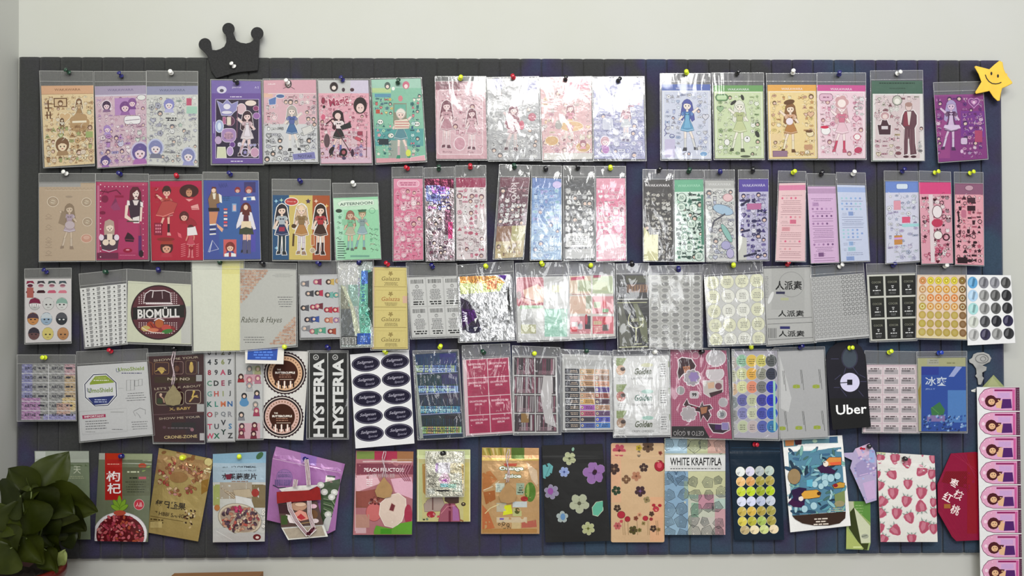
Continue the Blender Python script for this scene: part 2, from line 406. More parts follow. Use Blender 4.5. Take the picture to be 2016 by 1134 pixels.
class Plane:
    """the tilted plane a hanging thing lies in; at(px, py, off) is the point seen at that pixel, lifted by off"""
    def __init__(s, Q, d0, d1):
        a, b = P3(*Q[0], d0), P3(*Q[1], d0); c = P3((Q[2][0] + Q[3][0]) / 2, (Q[2][1] + Q[3][1]) / 2, d1)
        s.o = (a + b) / 2; s.n = (b - a).cross(c - a).normalized()
        if s.n.y > 0: s.n = -s.n
    def at(s, px, py, off=0.0):
        c = Vector((0, -D, ZC)); r = Vector(((px - 1008) / 1000, D, (567 - py) / 1000))
        return c + r * ((s.o + s.n * off - c).dot(s.n) / r.dot(s.n))
def flat_sheet(name, a, bgc, depth, mat, parent, org, outline=None, thick=0.0004, step=1.6e-5):
    """card with its print; depth(px,py) gives the distance of the card face from the wall"""
    out = outline or a.q
    V = []; F = []; Cc = []; b = rgb(bgc); n = len(out)
    for p in out: V.append(depth.at(p[0], p[1]) - org); Cc.append(b)
    for p in out: V.append(depth.at(p[0], p[1]) - depth.n * thick - org); Cc.append(b)
    F.append(tuple(reversed(range(n)))); F.append(tuple(range(n, 2 * n)))
    for i in range(n): j = (i + 1) % n; F.append((i, j, n + j, n + i))
    for (ps, c), l in zip(a.sh, a.lay):
        for q in ps:
            k = len(V)
            for p in q: V.append(depth.at(p[0], p[1], step * l) - org); Cc.append(c)
            F.append(tuple(range(k, k + len(q))))
    return mesh(name, V, F, M[mat], Cc, parent=parent)

def puff_sheet(name, a, bgc, pl, bulge, mat, parent, org, outline=None, step=7e-5, cell=8.0, seed=0, wr=0.7, seam=True):
    """filled or flat pouch: front swells away from sealed edges, print follows the swelling"""
    Q = a.q; ys = [p[1] for p in Q]; y0, y1 = min(ys), max(ys)
    def dep(px, py):
        u, v = uvof(Q, (px, py)); u = min(max(u, 0), 1); v = min(max(v, 0), 1)
        e = (1 - abs(2 * u - 1) ** 3.2); f = 1 - abs(2 * v - 1) ** 4 if v > .5 else 1 - (1 - min(1, max(0, (v - .10) / .4))) ** 2.2
        if v < .10: f = 0
        z = noise.noise(Vector((px * .035 + seed, py * .022, seed))) + .5 * noise.noise(Vector((px * .09, py * .08, seed + 5)))
        zip_ = 0.0011 * math.exp(-((v - .125) / .012) ** 2) + 0.0008 * math.exp(-((v - .155) / .010) ** 2) if seam else 0
        return bulge * e * f + wr * .001 * z * (0.35 + f) + zip_
    V = []; F = []; Cc = []; sm = []
    def clipcell(tri, ax, lo, hi):
        for sgn, lim in ((1, lo), (-1, hi)):
            res = []
            for i in range(len(tri)):
                c, d = tri[i], tri[(i + 1) % len(tri)]; sc = (c[ax] - lim) * sgn; sd = (d[ax] - lim) * sgn
                if sc >= 0: res.append(c)
                if (sc >= 0) != (sd >= 0):
                    t = sc / (sc - sd); res.append((c[0] + (d[0] - c[0]) * t, c[1] + (d[1] - c[1]) * t))
            tri = res
            if len(tri) < 3: return []
        return tri
    def put(poly, c, l):
        xs = [p[0] for p in poly]; ysx = [p[1] for p in poly]
        if max(xs) - min(xs) < cell * 1.3 and max(ysx) - min(ysx) < cell * 1.3: pieces = [poly]
        else:
            pieces = []
            if len(poly) > 4: tris = [[poly[i] for i in t] for t in tessellate_polygon([[Vector((p[0], p[1], 0)) for p in poly]])]
            else: tris = [poly]
            for t in tris:
                tx = [p[0] for p in t]
                for i in range(int(math.floor(min(tx) / cell)), int(math.floor(max(tx) / cell)) + 1):
                    col = clipcell(t, 0, i * cell, (i + 1) * cell)
                    if not col: continue
                    ty = [p[1] for p in col]
                    for j in range(int(math.floor(min(ty) / cell)), int(math.floor(max(ty) / cell)) + 1):
                        pc = clipcell(col, 1, j * cell, (j + 1) * cell)
                        if pc: pieces.append(pc)
        for pc in pieces:
            k = len(V)
            for p in pc: V.append(pl.at(p[0], p[1], dep(*p) + step * l) - org); Cc.append(c)
            F.append(tuple(range(k, k + len(pc)))[::-1])
    out = outline or Q
    # finer grid body, smooth
    base = rgb(bgc); nu, nv = 22, 30; k0 = len(V)
    if outline is None:
        for j in range(nv + 1):
            for i in range(nu + 1):
                p = qlerp(Q, i / nu, j / nv); V.append(pl.at(p[0], p[1], dep(*p)) - org); Cc.append(base)
        for j in range(nv):
            for i in range(nu):
                q = k0 + j * (nu + 1) + i; F.append((q, q + nu + 1, q + nu + 2, q + 1))
    else: put(outline, base, 0)
    # back and rim
    n = len(out); seg = 8; ring = []
    for i in range(n):
        for t in range(seg): ring.append((out[i][0] + (out[(i + 1) % n][0] - out[i][0]) * t / seg, out[i][1] + (out[(i + 1) % n][1] - out[i][1]) * t / seg))
    k = len(V); m = len(ring)
    for p in ring: V.append(pl.at(p[0], p[1], dep(*p)) - org); Cc.append(base)
    for p in ring:
        V.append(pl.at(p[0], p[1]) - pl.n * .0012 - org); Cc.append(base)
    for i in range(m): j = (i + 1) % m; F.append((k + i, k + m + i, k + m + j, k + j))
    F.append(tuple(k + m + i for i in range(m)))
    for (ps, c), l in zip(a.sh, a.lay):
        for q in ps: put(q, c, l)
    return mesh(name, V, F, M[mat], Cc, smooth=False, parent=parent)

def sleeve(Q, pl, grade, parent, org, seed, flap=None, thick=0.0012, amp=None):
    """clear bag: wrinkled front film, flat back film, welded edges"""
    amp = amp if amp is not None else (0.00015, 0.0004, 0.0009)[grade]
    nu, nv = 16, 24; V = []; F = []; fm = []
    for j in range(nv + 1):
        for i in range(nu + 1):
            u, v = i / nu, j / nv; p = qlerp(Q, u, v); e = min(1, 8 * u * (1 - u)) * min(1, 8 * v * (1 - v))
            z = noise.noise(Vector((p[0] * .03, p[1] * .025, seed))) + (.55 * noise.noise(Vector((p[0] * .1, p[1] * .06, seed + 9))) if grade else 0)
            V.append(pl.at(p[0], p[1], .0009 + thick * (.6 + .4 * e) + amp * z * e * (1 + (1.6 * max(0, 1 - v / .16) if grade else 0))) - org)
    for j in range(nv):
        for i in range(nu): q = j * (nu + 1) + i; F.append((q, q + nu + 1, q + nu + 2, q + 1)); fm.append(0)
    k = len(V)
    for (u, v) in ((0, 0), (1, 0), (1, 1), (0, 1)):
        p = qlerp(Q, u, v); V.append(pl.at(p[0], p[1], -.0007) - org)
    F.append((k, k + 3, k + 2, k + 1)); fm.append(2)
    # welded edges: narrow slightly raised strips
    W = abs(Q[1][0] - Q[0][0]); H = abs(Q[3][1] - Q[0][1]); a, b = 0.7 / W, 0.7 / H
    strips = [(0, 0, a, 1), (1 - a, 0, 1, 1), (0, 1 - b * 1.3, 1, 1), (0, 0, 1, b)]
    if flap: fv = (flap - Q[0][1]) / H; strips += [(0, fv - b * .5, 1, fv + b * .5)]
    for (u0, v0, u1, v1) in strips:
        k = len(V)
        for (u, v) in ((u0, v0), (u1, v0), (u1, v1), (u0, v1)):
            p = qlerp(Q, u, v); V.append(pl.at(p[0], p[1], .0009 + thick * 1.25) - org)
        F.append((k, k + 3, k + 2, k + 1)); fm.append(1)
    return mesh('clear_sleeve', V, F, [M[('film', 'film2', 'film3')[grade]], M['hem'], M['back']], fm=fm, smooth=True, parent=parent)

# pin prototype
def pin_mesh():
    prof = [(0, .0), (4.4, .0), (4.6, .8), (4.2, 1.5), (2.6, 2.4), (2.1, 5.0), (2.4, 7.6), (3.9, 9.0), (4.2, 10.0), (3.6, 10.9), (0, 11.1)]
    V = []; F = []; n = 16
    for i, (r, y) in enumerate(prof):
        for k in range(n): t = 2 * PI * k / n; V.append((r * .001 * math.cos(t), -y * .001, r * .001 * math.sin(t)))
    for i in range(len(prof) - 1):
        for k in range(n): F.append((i * n + k, i * n + (k + 1) % n, (i + 1) * n + (k + 1) % n, (i + 1) * n + k))
    return V, F
_pv, _pf = pin_mesh(); _PG = {}; _PN = None
def pin(px, py, c, d, what):
    global _PN
    name = PINC[c][0]; root = empty('push_pin', P3(px, py, d))
    root.rotation_euler = (random.uniform(-.5, -.1), 0, random.uniform(-.35, .35))
    tag(root, f'{name} push pin {what}', 'push pin', 'push pins stuck into the felt board')
    if c not in _PG:
        o = mesh('grip', _pv, _pf, PM[c], smooth=True, parent=root); _PG[c] = o
    else:
        o = _PG[c].copy(); C.objects.link(o); o.parent = root
    if _PN is None:
        V, F = tube_data([(0, 0.001, 0), (0, -0.0015, 0)], 0.0006, 6)
        V2 = [(v[0], v[1], v[2]) for v in V]
        for i in range(6): V2[i] = (V2[i][0], .0095, V2[i][2])
        _PN = mesh('needle', V2, F, M['steel'], smooth=True, parent=root)
    else:
        q = _PN.copy(); C.objects.link(q); q.parent = root
    return root

ROWD = {1: (.0175, .024), 2: (.0175, .030), 3: (.0175, .0335), 4: (.0175, .0320), 5: (.0165, .0225)}
_cnt = [0]
def item(row, short, label, q, draw, sl=None, bg='dddddd', mat='paper', grade=0, pins='', flap=None, lift=None, cat='sticker sheet',
         name='sticker_package', group=None, puff=None, outline=None, seam=True, zoom=None, wr=.7, sheetname='printed_sheet', clip=None, dd=None):
    _cnt[0] += 1; k = _cnt[0]
    d0, d1 = ROWD[row]
    if lift is None: lift = 0.0032 * (k % 2)
    d0 += lift * .5; d1 += lift
    if dd: d0, d1 = dd
    Q = quad(q); a = Art(Q)
    if outline:
        n = len(outline); ar = sum(outline[i][0] * outline[(i + 1) % n][1] - outline[(i + 1) % n][0] * outline[i][1] for i in range(n))
        a.clip = clip or (outline if ar > 0 else outline[::-1])
    if zoom: a.zoom(*zoom)
    draw(a)
    S = quad(sl) if sl else Q
    ys = [p[1] for p in S]; yt, yb = (S[0][1] + S[1][1]) / 2, (S[2][1] + S[3][1]) / 2
    dep = lambda px, py: d0 + (d1 - d0) * (py - yt) / (yb - yt)
    pl = Plane(S, d0, d1); cx = (S[2][0] + S[3][0]) / 2; org = P3(cx, yb, d1)
    if sl:
        root = empty(name, org)
        flat_sheet(sheetname, a, bg, pl, mat, root, org)
        sleeve(S, pl, grade, root, org, k * 3.7, flap)
    elif puff is not None:
        root = puff_sheet(name, a, bg, pl, puff, mat, None, org, outline, seed=k * 1.3, seam=seam, wr=wr); root.location = org
    else:
        root = flat_sheet(name, a, bg, pl, mat, None, org, outline); root.location = org
    tag(root, label, cat, group)
    for t in pins.split(';'):
        if not t.strip(): continue
        c, x, y = t.split(); x = float(x); y = float(y)
        pin(x, y, c, dep(x, y) + (.0032 if sl else (.0022 if puff is None else .0035)), 'through the ' + short)
    return root
# ------------------------------------------------------------------ the place
BD = 0.0135   # board face
wm, nt, p = newmat('wall_paint')
n = tex_noise(nt, 3.0, 3); r = nt.nodes.new('ShaderNodeValToRGB')
r.color_ramp.elements[0].color = rgb('babcb2'); r.color_ramp.elements[1].color = rgb('c6c6c6')
nt.links.new(n.outputs[0], r.inputs[0]); nt.links.new(r.outputs[0], p.inputs['Base Color']); p.inputs['Roughness'].default_value = .7
n2 = tex_noise(nt, 90, 4); bump(nt, n2.outputs[0], .12, .001, p.inputs['Normal'])
LX = P3(37, 0, 0).x
v, f = box_data((LX - .2, 0, 0), (3.2, .12, 3.0)); tag(mesh('wall_back', v, f, wm), None, None, kind='structure')
v, f = box_data((LX - .12, -3.6, 0), (LX, 0, 3.0)); tag(mesh('wall_left', v, f, wm), None, None, kind='structure')
fl = plain('floor_tile', 'b9b4aa', .35, nscale=6)
v, f = box_data((LX - .2, -3.6, -.05), (3.2, .12, 0)); tag(mesh('floor', v, f, fl), None, None, kind='structure')

# grooved felt board: 47 vertical ribs, rounded between V grooves
fm_, nt, p = newmat('grey_felt')
tc = nt.nodes.new('ShaderNodeTexCoord'); sp = nt.nodes.new('ShaderNodeSeparateXYZ'); nt.links.new(tc.outputs['Object'], sp.inputs[0])
n = tex_noise(nt, 9, 2); n.inputs['Scale'].default_value = 9
mp = nt.nodes.new('ShaderNodeMath'); mp.operation = 'MULTIPLY_ADD'; mp.inputs[1].default_value = .2; mp.inputs[2].default_value = .21
nt.links.new(sp.outputs[0], mp.inputs[0]); mz = nt.nodes.new('ShaderNodeMath'); mz.operation = 'MULTIPLY_ADD'; mz.inputs[1].default_value = -.3; nt.links.new(sp.outputs[2], mz.inputs[0]); nt.links.new(mp.outputs[0], mz.inputs[2]); mp = mz
ad = nt.nodes.new('ShaderNodeMath'); ad.operation = 'ADD'; nt.links.new(n.outputs[0], ad.inputs[0]); nt.links.new(mp.outputs[0], ad.inputs[1])
r = nt.nodes.new('ShaderNodeValToRGB'); cr = r.color_ramp
cr.elements[0].position = .3; cr.elements[0].color = rgb('3a3b3b'); cr.elements[1].position = .85; cr.elements[1].color = rgb('36475a')
e = cr.elements.new(.48); e.color = rgb('3b3b3e'); e = cr.elements.new(.62); e.color = rgb('3a3650')
nt.links.new(ad.outputs[0], r.inputs[0])
n3 = tex_noise(nt, 330, 5, .7); mr = nt.nodes.new('ShaderNodeMapRange'); mr.inputs[3].default_value = .62; mr.inputs[4].default_value = 1.38
nt.links.new(n3.outputs[0], mr.inputs[0])
mx = nt.nodes.new('ShaderNodeMix'); mx.data_type = 'RGBA'; mx.blend_type = 'MULTIPLY'; mx.inputs[0].default_value = 1
nt.links.new(r.outputs[0], mx.inputs[6]); nt.links.new(mr.outputs[0], mx.inputs[7]); nt.links.new(mx.outputs[2], p.inputs['Base Color'])
p.inputs['Roughness'].default_value = .95; p.inputs['Specular IOR Level'].default_value = .15; p.inputs['Sheen Weight'].default_value = .15
n4 = tex_noise(nt, 420, 3); bump(nt, n4.outputs[0], .5, .002, p.inputs['Normal'])
V = []; F = []
BQ = quad([38, 113, 1970, 120, 1980, 1087, 32, 1100])
prof = [(0, .0085), (.02, .0105), (.06, .0128), (.14, .0135), (.86, .0135), (.94, .0128), (.98, .0105), (1, .0085)]
N = 47; rows = [0, .002, .006, .5, .994, .998, 1]; rd = [.004, .0022, 0, 0, 0, .0022, .004]
cols_ = []
for s in range(N):
    for (t, d) in prof: cols_.append(((s + t) / N, d))
for j, vv in enumerate(rows):
    for (u, d) in cols_:
        # rib ends bow slightly
        fr = (u * N) % 1 if u < 1 else 0
        x, y = qlerp(BQ, u, vv); y += (-1.2 if j < 3 else 1.2 if j > 3 else 0) * (1 - abs(2 * fr - 1) ** 6)
        V.append(P3(x, y, max(.002, d - rd[j])))
nc = len(cols_)
for j in range(len(rows) - 1):
    for i in range(nc - 1): q = j * nc + i; F.append((q, q + nc, q + nc + 1, q + 1))
k = len(V)
for j in (0, len(rows) - 1):
    for i in range(nc): q = V[j * nc + i]; V.append(Vector((q.x, -.0003, q.z)))
for i in range(nc - 1): F.append((k + i, i, i + 1, k + i + 1)); b = (len(rows) - 1) * nc; F.append((b + i, k + nc + i, k + nc + i + 1, b + i + 1))
F.append((0, k, k + nc, (len(rows) - 1) * nc)); e1 = nc - 1; F.append((e1, (len(rows) - 1) * nc + e1, k + nc + e1, k + e1))
F.append((k, k + nc - 1, k + 2 * nc - 1, k + nc))
o0 = P3(1008, 1094, 0)
bd = mesh('felt_board', [q - o0 for q in V], F, fm_); bd.location = o0
tag(bd, 'large dark grey ribbed felt pin board fixed to the white wall', 'pin board')

def extr(name, pts, d0, d1, mat, bev=1.2):
    """thick cut-out with a rounded front edge"""
    n = len(pts); V = []; F = []; rings = [(0, d0), (0, d1 - bev * .001), (-bev * .35, d1 - bev * .0003), (-bev, d1)]
    org = P3(sum(p[0] for p in pts) / n, max(p[1] for p in pts), d0)
    for w, d in rings:
        for p_ in EXP(pts, w): V.append(P3(p_[0], p_[1], d) - org)
    for r_ in range(len(rings) - 1):
        for i in range(n): j = (i + 1) % n; F.append((r_ * n + i, r_ * n + j, (r_ + 1) * n + j, (r_ + 1) * n + i))
    F.append(tuple(range(n))); F.append(tuple(reversed(range((len(rings) - 1) * n, len(rings) * n))))
    return V, F, org
def arc(cx, cy, r, a0, a1, n=10): return [(cx + r * math.cos(math.radians(a0 + (a1 - a0) * i / n)), cy + r * math.sin(math.radians(a0 + (a1 - a0) * i / n))) for i in range(n + 1)]
Z = lambda L, ox, oy, k: [(ox + x / k, oy + y / k) for x, y in L]
crown = Z(arc(178, 435, 95, 115, 355, 14) + [(285, 515), (345, 520), (410, 500), (465, 465), (495, 400), (495, 320)] + arc(528, 205, 93, 120, 400, 16)
          + [(618, 310), (645, 375), (710, 408), (790, 420), (850, 405), (900, 368)] + arc(955, 270, 95, 130, 425, 16)
          + [(992, 420), (985, 560), (975, 700), (965, 822), (880, 833), (720, 845), (600, 865), (480, 900), (345, 938), (270, 830), (240, 700), (215, 610), (175, 560)], 380, 30, 7.56)
felt2 = plain('black_felt', '2b2b2d', .95, nscale=300, vary=.3, bstr=.5, bdist=.002)
V, F, og = extr('felt_crown', crown, BD + .0006, BD + .007, felt2); o = mesh('crown_decoration', V, F, felt2); o.location = og
tag(o, 'black felt crown cut-out with three round tips above the board edge', 'crown decoration')
pin(461, 131, 'w', BD + .0078, 'through the black felt crown')

# smiling star
sp_ = Z([(1358, 92), (1388, 105), (1400, 170), (1420, 215), (1478, 290), (1480, 305), (1420, 335), (1385, 350), (1372, 400), (1362, 465), (1340, 468), (1300, 430), (1265, 375), (1200, 390),
         (1140, 402), (1132, 385), (1160, 340), (1190, 290), (1165, 220), (1125, 150), (1140, 140), (1200, 155), (1265, 172), (1310, 130)], 1680, 100, 4.726)
sm_ = plain('yellow_star_foam', 'f0c544', .45, nscale=30, vary=.1)
V, F, og = extr('s', sp_, .0245, .0315, sm_, 1.5); root = empty('star_decoration', og)
tag(root, 'yellow star with a drawn smiling face at the board corner', 'star decoration')
mesh('star_body', V, F, sm_, parent=root)
# a foam backing holds it to the board
ctr = P3(1958, 163, 0); v, f = box_data((ctr.x - .012, -.0245, ctr.z - .012), (ctr.x + .010, -BD, ctr.z + .012)); mesh('foam_pad', [Vector(q) - og for q in v], f, sm_, parent=root)
ink = plain('black_ink', '1c1208', .5)
def decal(name, polys, d, mat, org, parent):
    V = []; F = []
    for q in polys:
        k = len(V); n = len(q)
        for p_ in q: V.append(P3(p_[0], p_[1], d + .0004) - org)
        for p_ in q: V.append(P3(p_[0], p_[1], d - .0002) - org)
        F.append(tuple(reversed(range(k, k + n)))); F += [(k + i, k + (i + 1) % n, k + n + (i + 1) % n, k + n + i) for i in range(n)]
    return mesh(name, V, F, mat, parent=parent)
zz = (1680, 100, 4.726)
decal('eye', [Z(E(1285, 211, 9, 16), *zz)], .0315, ink, og, root); decal('eye', [Z(E(1346, 234, 9, 16), *zz)], .0315, ink, og, root)
decal('mouth', [Z(q, *zz) for q in ST2([(1228, 222), (1240, 255), (1262, 285), (1292, 304), (1325, 308), (1355, 303), (1378, 292)], 9)], .0315, ink, og, root)
# ------------------------------------------------------------------ top row
G1 = 'character sticker sheets in the top row'
ZA, ZB, ZD, ZE = (0, 20, 3.543), (400, 130, 4.383), (840, 130, 4.383), (1280, 120, 4.582)
def waka(a, c0, c1, y=8, h=4.5, w=50, txt='WAKAWARA', hd=17):
    a.r(0, 0, a.W, hd, c0); a.t(txt, a.W / 2, y, h, c1, w)
def s11(a):
    a.r(0, 0, a.W, a.H, 'e4cda6'); waka(a, 'd8ab8a', '7b5238'); a.r(0, 16, a.W, 17, 'b98f6e'); a.scatter(3, 19, 100, 156, 3.4, ['d8bc92', 'c8a47c', 'e8dcc0'], None, '7b5a40', gap=2.9)
    br = '6b4a34'; g = a.rnd
    a.r(23, 24, 49, 42, br); a.r(25, 26, 47, 40, 'd9be98'); a.bust(36, 34, 5, '7a5a40', 'efd9bc', '8a6a50')
    for x, y, w, h in ((5, 34, 14, 2), (11, 28, 2.5, 22), (5, 42, 14, 2), (8, 50, 2.5, 14), (14, 50, 2.5, 14), (6, 56, 12, 2)): a.r(x, y, x + w, y + h, br)
    a.girl(72, 26, 52, '8a6549', 'cdb08a', 'a98760', 'efdcc0', 'e8d8bc', br, o='f3e6cc'); a.p(FL(72, 74, 20, 7, .15), 'b89770'); a.r(58, 70, 86, 74, 'f1e6d0')
    a.p(HT(44, 62, 11), 'd6b58c', 'f4ead2'); a.girl(38, 64, 34, br, 'f3ead8', '9a7a58', 'efdcc0', pose=2)
    a.bust(37, 116, 13, '7d5c42', 'efd9bc', 'a98a68', o='e9dcc0')
    a.scatter(4, 78, 98, 150, 5, ['c9a478', 'b08a62', 'e8dcc0', 'a8b07a', 'caa98a'], None, br, avoid=[(20, 98, 54, 134)])
    a.r(84, 92, 98, 104, '9fae72'); a.scatter(4, 20, 22, 30, 3, ['c9a478'], None, br); a.scatter(86, 20, 98, 60, 4, ['b9c08a', 'd2b48a'], None, br)
item(1, 'cream sticker sheet in the top row', 'cream yellow sticker sheet in a clear bag, leftmost of the top row', [81, 169, 184, 168, 186, 322, 88, 329], s11, [77, 139, 184, 140, 187, 327, 85, 331], 'e4cda6', 'gloss', pins='g 136 143', flap=160, group=G1)
def s12(a):
    a.r(0, 0, a.W, a.H, 'd3b7c6'); waka(a, 'a89cb8', '6d5f88', hd=17); a.r(0, 17, a.W, 20, 'd6cfe0'); a.scatter(3, 21, 100, 156, 3.4, ['d0a8bc', 'c4a0cc', 'e4d2dc'], None, '7b5278', gap=2.9)
    dk = '5b3c62'; a.r(38, 24, 78, 58, 'b78bc4'); a.bust(58, 42, 10, '7a4a8a', 'ecd0dc', '9a68a8'); a.bust(72, 34, 8, '8a5a98', 'ecd0dc', '7d4d90')
    a.bust(22, 38, 8, '4a3350', 'e8ccd8', '8a6890', o='e8d8e6'); a.p(RR(56, 60, 88, 76, 6), 'f0edf2', dk, .8); a.ln([(58, 69), (86, 67)], 1, dk)
    a.bust(22, 84, 7, 'a888c8', 'f0dce6', 'b098d0'); a.scatter(4, 92, 70, 152, 5.5, ['c79ab2', 'b88ac8', 'e4d2dc', 'a8a0d0', 'd9a8bc'], None, dk)
    a.bust(86, 132, 15, '6a5a9a', 'ecd4e2', 'b070b4', o='c8c0e0'); a.bust(16, 146, 9, '5a4a88', 'ecd4e2', 'a070b4'); a.scatter(66, 76, 102, 112, 5, ['c79ab2', 'e4d2dc', 'c0c8c0'], None, dk)
    a.p(E(90, 24, 8, 5), 'e8e8e8', dk, .7)
item(1, 'lilac pink sticker sheet in the top row', 'lilac pink sticker sheet with purple haired girls, second in the top row', [186, 170, 288, 168, 289, 324, 192, 330], s12, [185, 140, 288, 140, 290, 326, 191, 332], 'd3b7c6', 'gloss', pins='n 239 150', flap=161, group=G1)
def s13(a):
    a.r(0, 0, a.W, a.H, 'd2d2d0'); waka(a, '9495b4', '565a78'); dk = '5a5a68'; a.scatter(3, 20, 100, 154, 3.4, ['c4c4c8', 'dcdcdc', 'b8b8c8'], None, '6c6c74', gap=2.9)
    a.bust(44, 36, 10, '8a8ac8', 'e6dce4', 'b8b8e0'); a.r(78, 24, 88, 38, 'c05a78'); a.r(78, 40, 99, 54, 'a6ccbc'); a.lines(36, 62, 62, 2, 4, 2.5, '3c3c44')
    a.scatter(4, 22, 98, 110, 5.5, ['c8c8cc', 'b0b0b8', 'dcdcdc', 'a8a8bc', 'b8c8c0'], None, dk, fill=.75, avoid=[(30, 24, 60, 52), (76, 22, 99, 56), (34, 58, 66, 70)])
    a.bust(17, 122, 13, '8488b8', 'e8dce4', '7a7a90', o='c0c4e4'); a.bust(82, 136, 12, '8488b8', 'e8dce4', 'a0a0d0', o='c0c4e4')
    a.scatter(34, 108, 68, 150, 5, ['b8b8b8', '9a9aa4', 'dcdcdc'], None, '44444c')
item(1, 'white sticker sheet in the top row', 'pale grey sticker sheet with violet haired faces, third in the top row', [288, 170, 390, 169, 389, 327, 290, 324], s13, [288, 139, 390, 140, 391, 329, 289, 326], 'd2d2d0', 'gloss', pins='w 337 144', flap=161, group=G1)
def s14(a):
    a.zoom(*ZB); a.r(60, 120, 520, 850, '7a68ae'); a.r(60, 235, 520, 850, '6a4f9c'); a.e(160, 205, 42, 32, 'd9d4ea'); a.e(160, 212, 18, 14, '4d4660')
    a.t('pierrot', 290, 185, 22, 'e8e0f4', 76); a.t('A S', 462, 185, 18, 'd8d0ec'); a.lines(215, 262, 350, 1, 10, 7, 'e8e0f4')
    a.r(106, 285, 482, 798, 'd0c4e0'); a.r(110, 289, 478, 794, '2c1f3c')
    a.p([(120, 300), (170, 330), (205, 290), (245, 330), (300, 305), (285, 380), (260, 400), (240, 425), (160, 425), (145, 370)], '8f8cc4', 'd2cfe8', 5); a.e(205, 350, 30, 24, 'e6e2f2'); a.e(205, 400, 46, 14, 'e0dcec', '6a5a98', 3)
    a.p(E(330, 370, 38, 45), 'd8b8c4', 'efe6ee', 4); a.p(E(410, 320, 48, 24), 'e8d8d0', '5a3048', 4); a.p(E(455, 365, 22, 20), '8a3a6a', 'd8b0cc', 3)
    a.girl(380, 390, 400, '3c2030', 'c9a8b4', 'd8ccd6', 'eccfd0', 'c8a2ac', '3c2030', o='efe4ec', ow=6, pose=2, apron='e4dce8')
    a.ln([(296, 350), (290, 620)], 7, '7a5068'); a.p(E(230, 475, 40, 40), '5e3050', 'c090b0', 3); a.p(R(205, 440, 240, 510), 'e0d4c8', '3a1830', 3); a.p(R(170, 440, 192, 500), 'b0608c', 'e0c0d8', 3)
    a.p(E(140, 520, 34, 52), 'a8b4dc', 'e8ecf8', 4); a.p(E(140, 520, 16, 32), 'dce6f8')
    a.p(RR(160, 540, 280, 655, 40), 'a888bc', 'e6d8ec', 4); a.p(E(220, 600, 40, 34), 'c8a0b8'); a.lines(180, 585, 262, 3, 16, 6, '58385c')
    a.p(E(460, 430, 28, 26), '9a68ac', 'e4cce8', 3); a.p(E(130, 640, 30, 34), 'c0a8cc', '4c2c54', 3); a.p(E(252, 678, 22, 22), '6c4090', 'd8c0e8', 3)
    a.p([(125, 700), (190, 700), (200, 790), (120, 790)], 'd6d8bc', 'f2f0e4', 4); a.p(E(232, 735, 26, 38), 'b898d0', 'f0e8f4', 4); a.ring(362, 745, 36, 34, 8, 'cfc4e0'); a.p(ST(362, 745, 22), '9890c8')
    a.p(E(445, 745, 34, 40), 'c89ab8', 'f0e0ec', 4); a.scatter(300, 660, 470, 700, 16, ['8a8cc8', 'b0a0d4', 'e0d8f0'], 'efe8f4'); a.lines(210, 818, 370, 1, 10, 8, 'e0d8f0'); a.lines(86, 480, 96, 1, 10, 100, 'a898d0')
item(1, 'purple sticker sheet in the top row', 'purple sticker sheet with dark window of stickers, below the felt crown', [416, 158, 513, 160, 517, 322, 418, 322], s14, [414, 156, 516, 157, 520, 325, 415, 325], '7a68ae', 'gloss', pins='k 467 163', group=G1)
def s15(a):
    a.zoom(*ZB); a.r(515, 100, 1000, 850, 'd8b0bc'); a.r(515, 120, 600, 270, 'e2b8a8'); a.r(515, 500, 1000, 850, 'cfcfd4'); a.r(515, 120, 990, 235, 'd6a2b2')
    a.t('idoll', 590, 155, 14, 'f4ecf0', 60); a.e(735, 155, 28, 36, '3a3036', 'b89098', 3); a.e(735, 160, 18, 20, 'eadcd8'); a.ln([(690, 195), (740, 170), (790, 200)], 5, '5a4048')
    a.scatter(540, 250, 975, 520, 20, ['e0a4b4', 'd8ccd2', 'c890a0', 'f0e2e4', 'b8a0ac'], 'f4eaec', '5a4850', avoid=[(560, 260, 700, 340), (640, 340, 880, 560)])
    a.p([(565, 290), (630, 265), (625, 330), (570, 335)], '5c78b4', 'e8eef4', 4); a.p(E(665, 260, 36, 16), '50689c', 'e8eef4', 4)
    a.scatter(535, 520, 980, 825, 20, ['d6d6d6', 'bcbcc4', 'e8e8ea', 'a8a8ac', 'c8c8d4'], '55555c', '2c2c32', avoid=[(700, 560, 790, 740), (690, 400, 870, 560)])
    a.girl(765, 345, 400, 'b0a8a4', '5060a0', '44699c', 'ecdcd6', 'dcdcdc', '2a2a30', o='f0eef0', ow=6, pose=3, dk='34343e')
    a.p([(850, 540), (930, 510), (950, 560), (870, 600)], 'd6d4d4', '606068', 4); a.r(560, 235, 980, 240, 'ecdcde'); a.p([(770, 760), (960, 740), (970, 800), (780, 810)], '7d7cb4', 'e4e4f0', 4); a.t('NOTAR', 880, 778, 26, '2c2c4c', 120)
item(1, 'pink sticker sheet with a blue skirted girl', 'pink and grey sticker sheet with girl in blue skirt, top row', [519, 158, 622, 157, 626, 319, 520, 320], s15, [517, 155, 624, 155, 628, 322, 518, 323], 'd8b0bc', 'gloss', pins='w 567 163', group=G1)
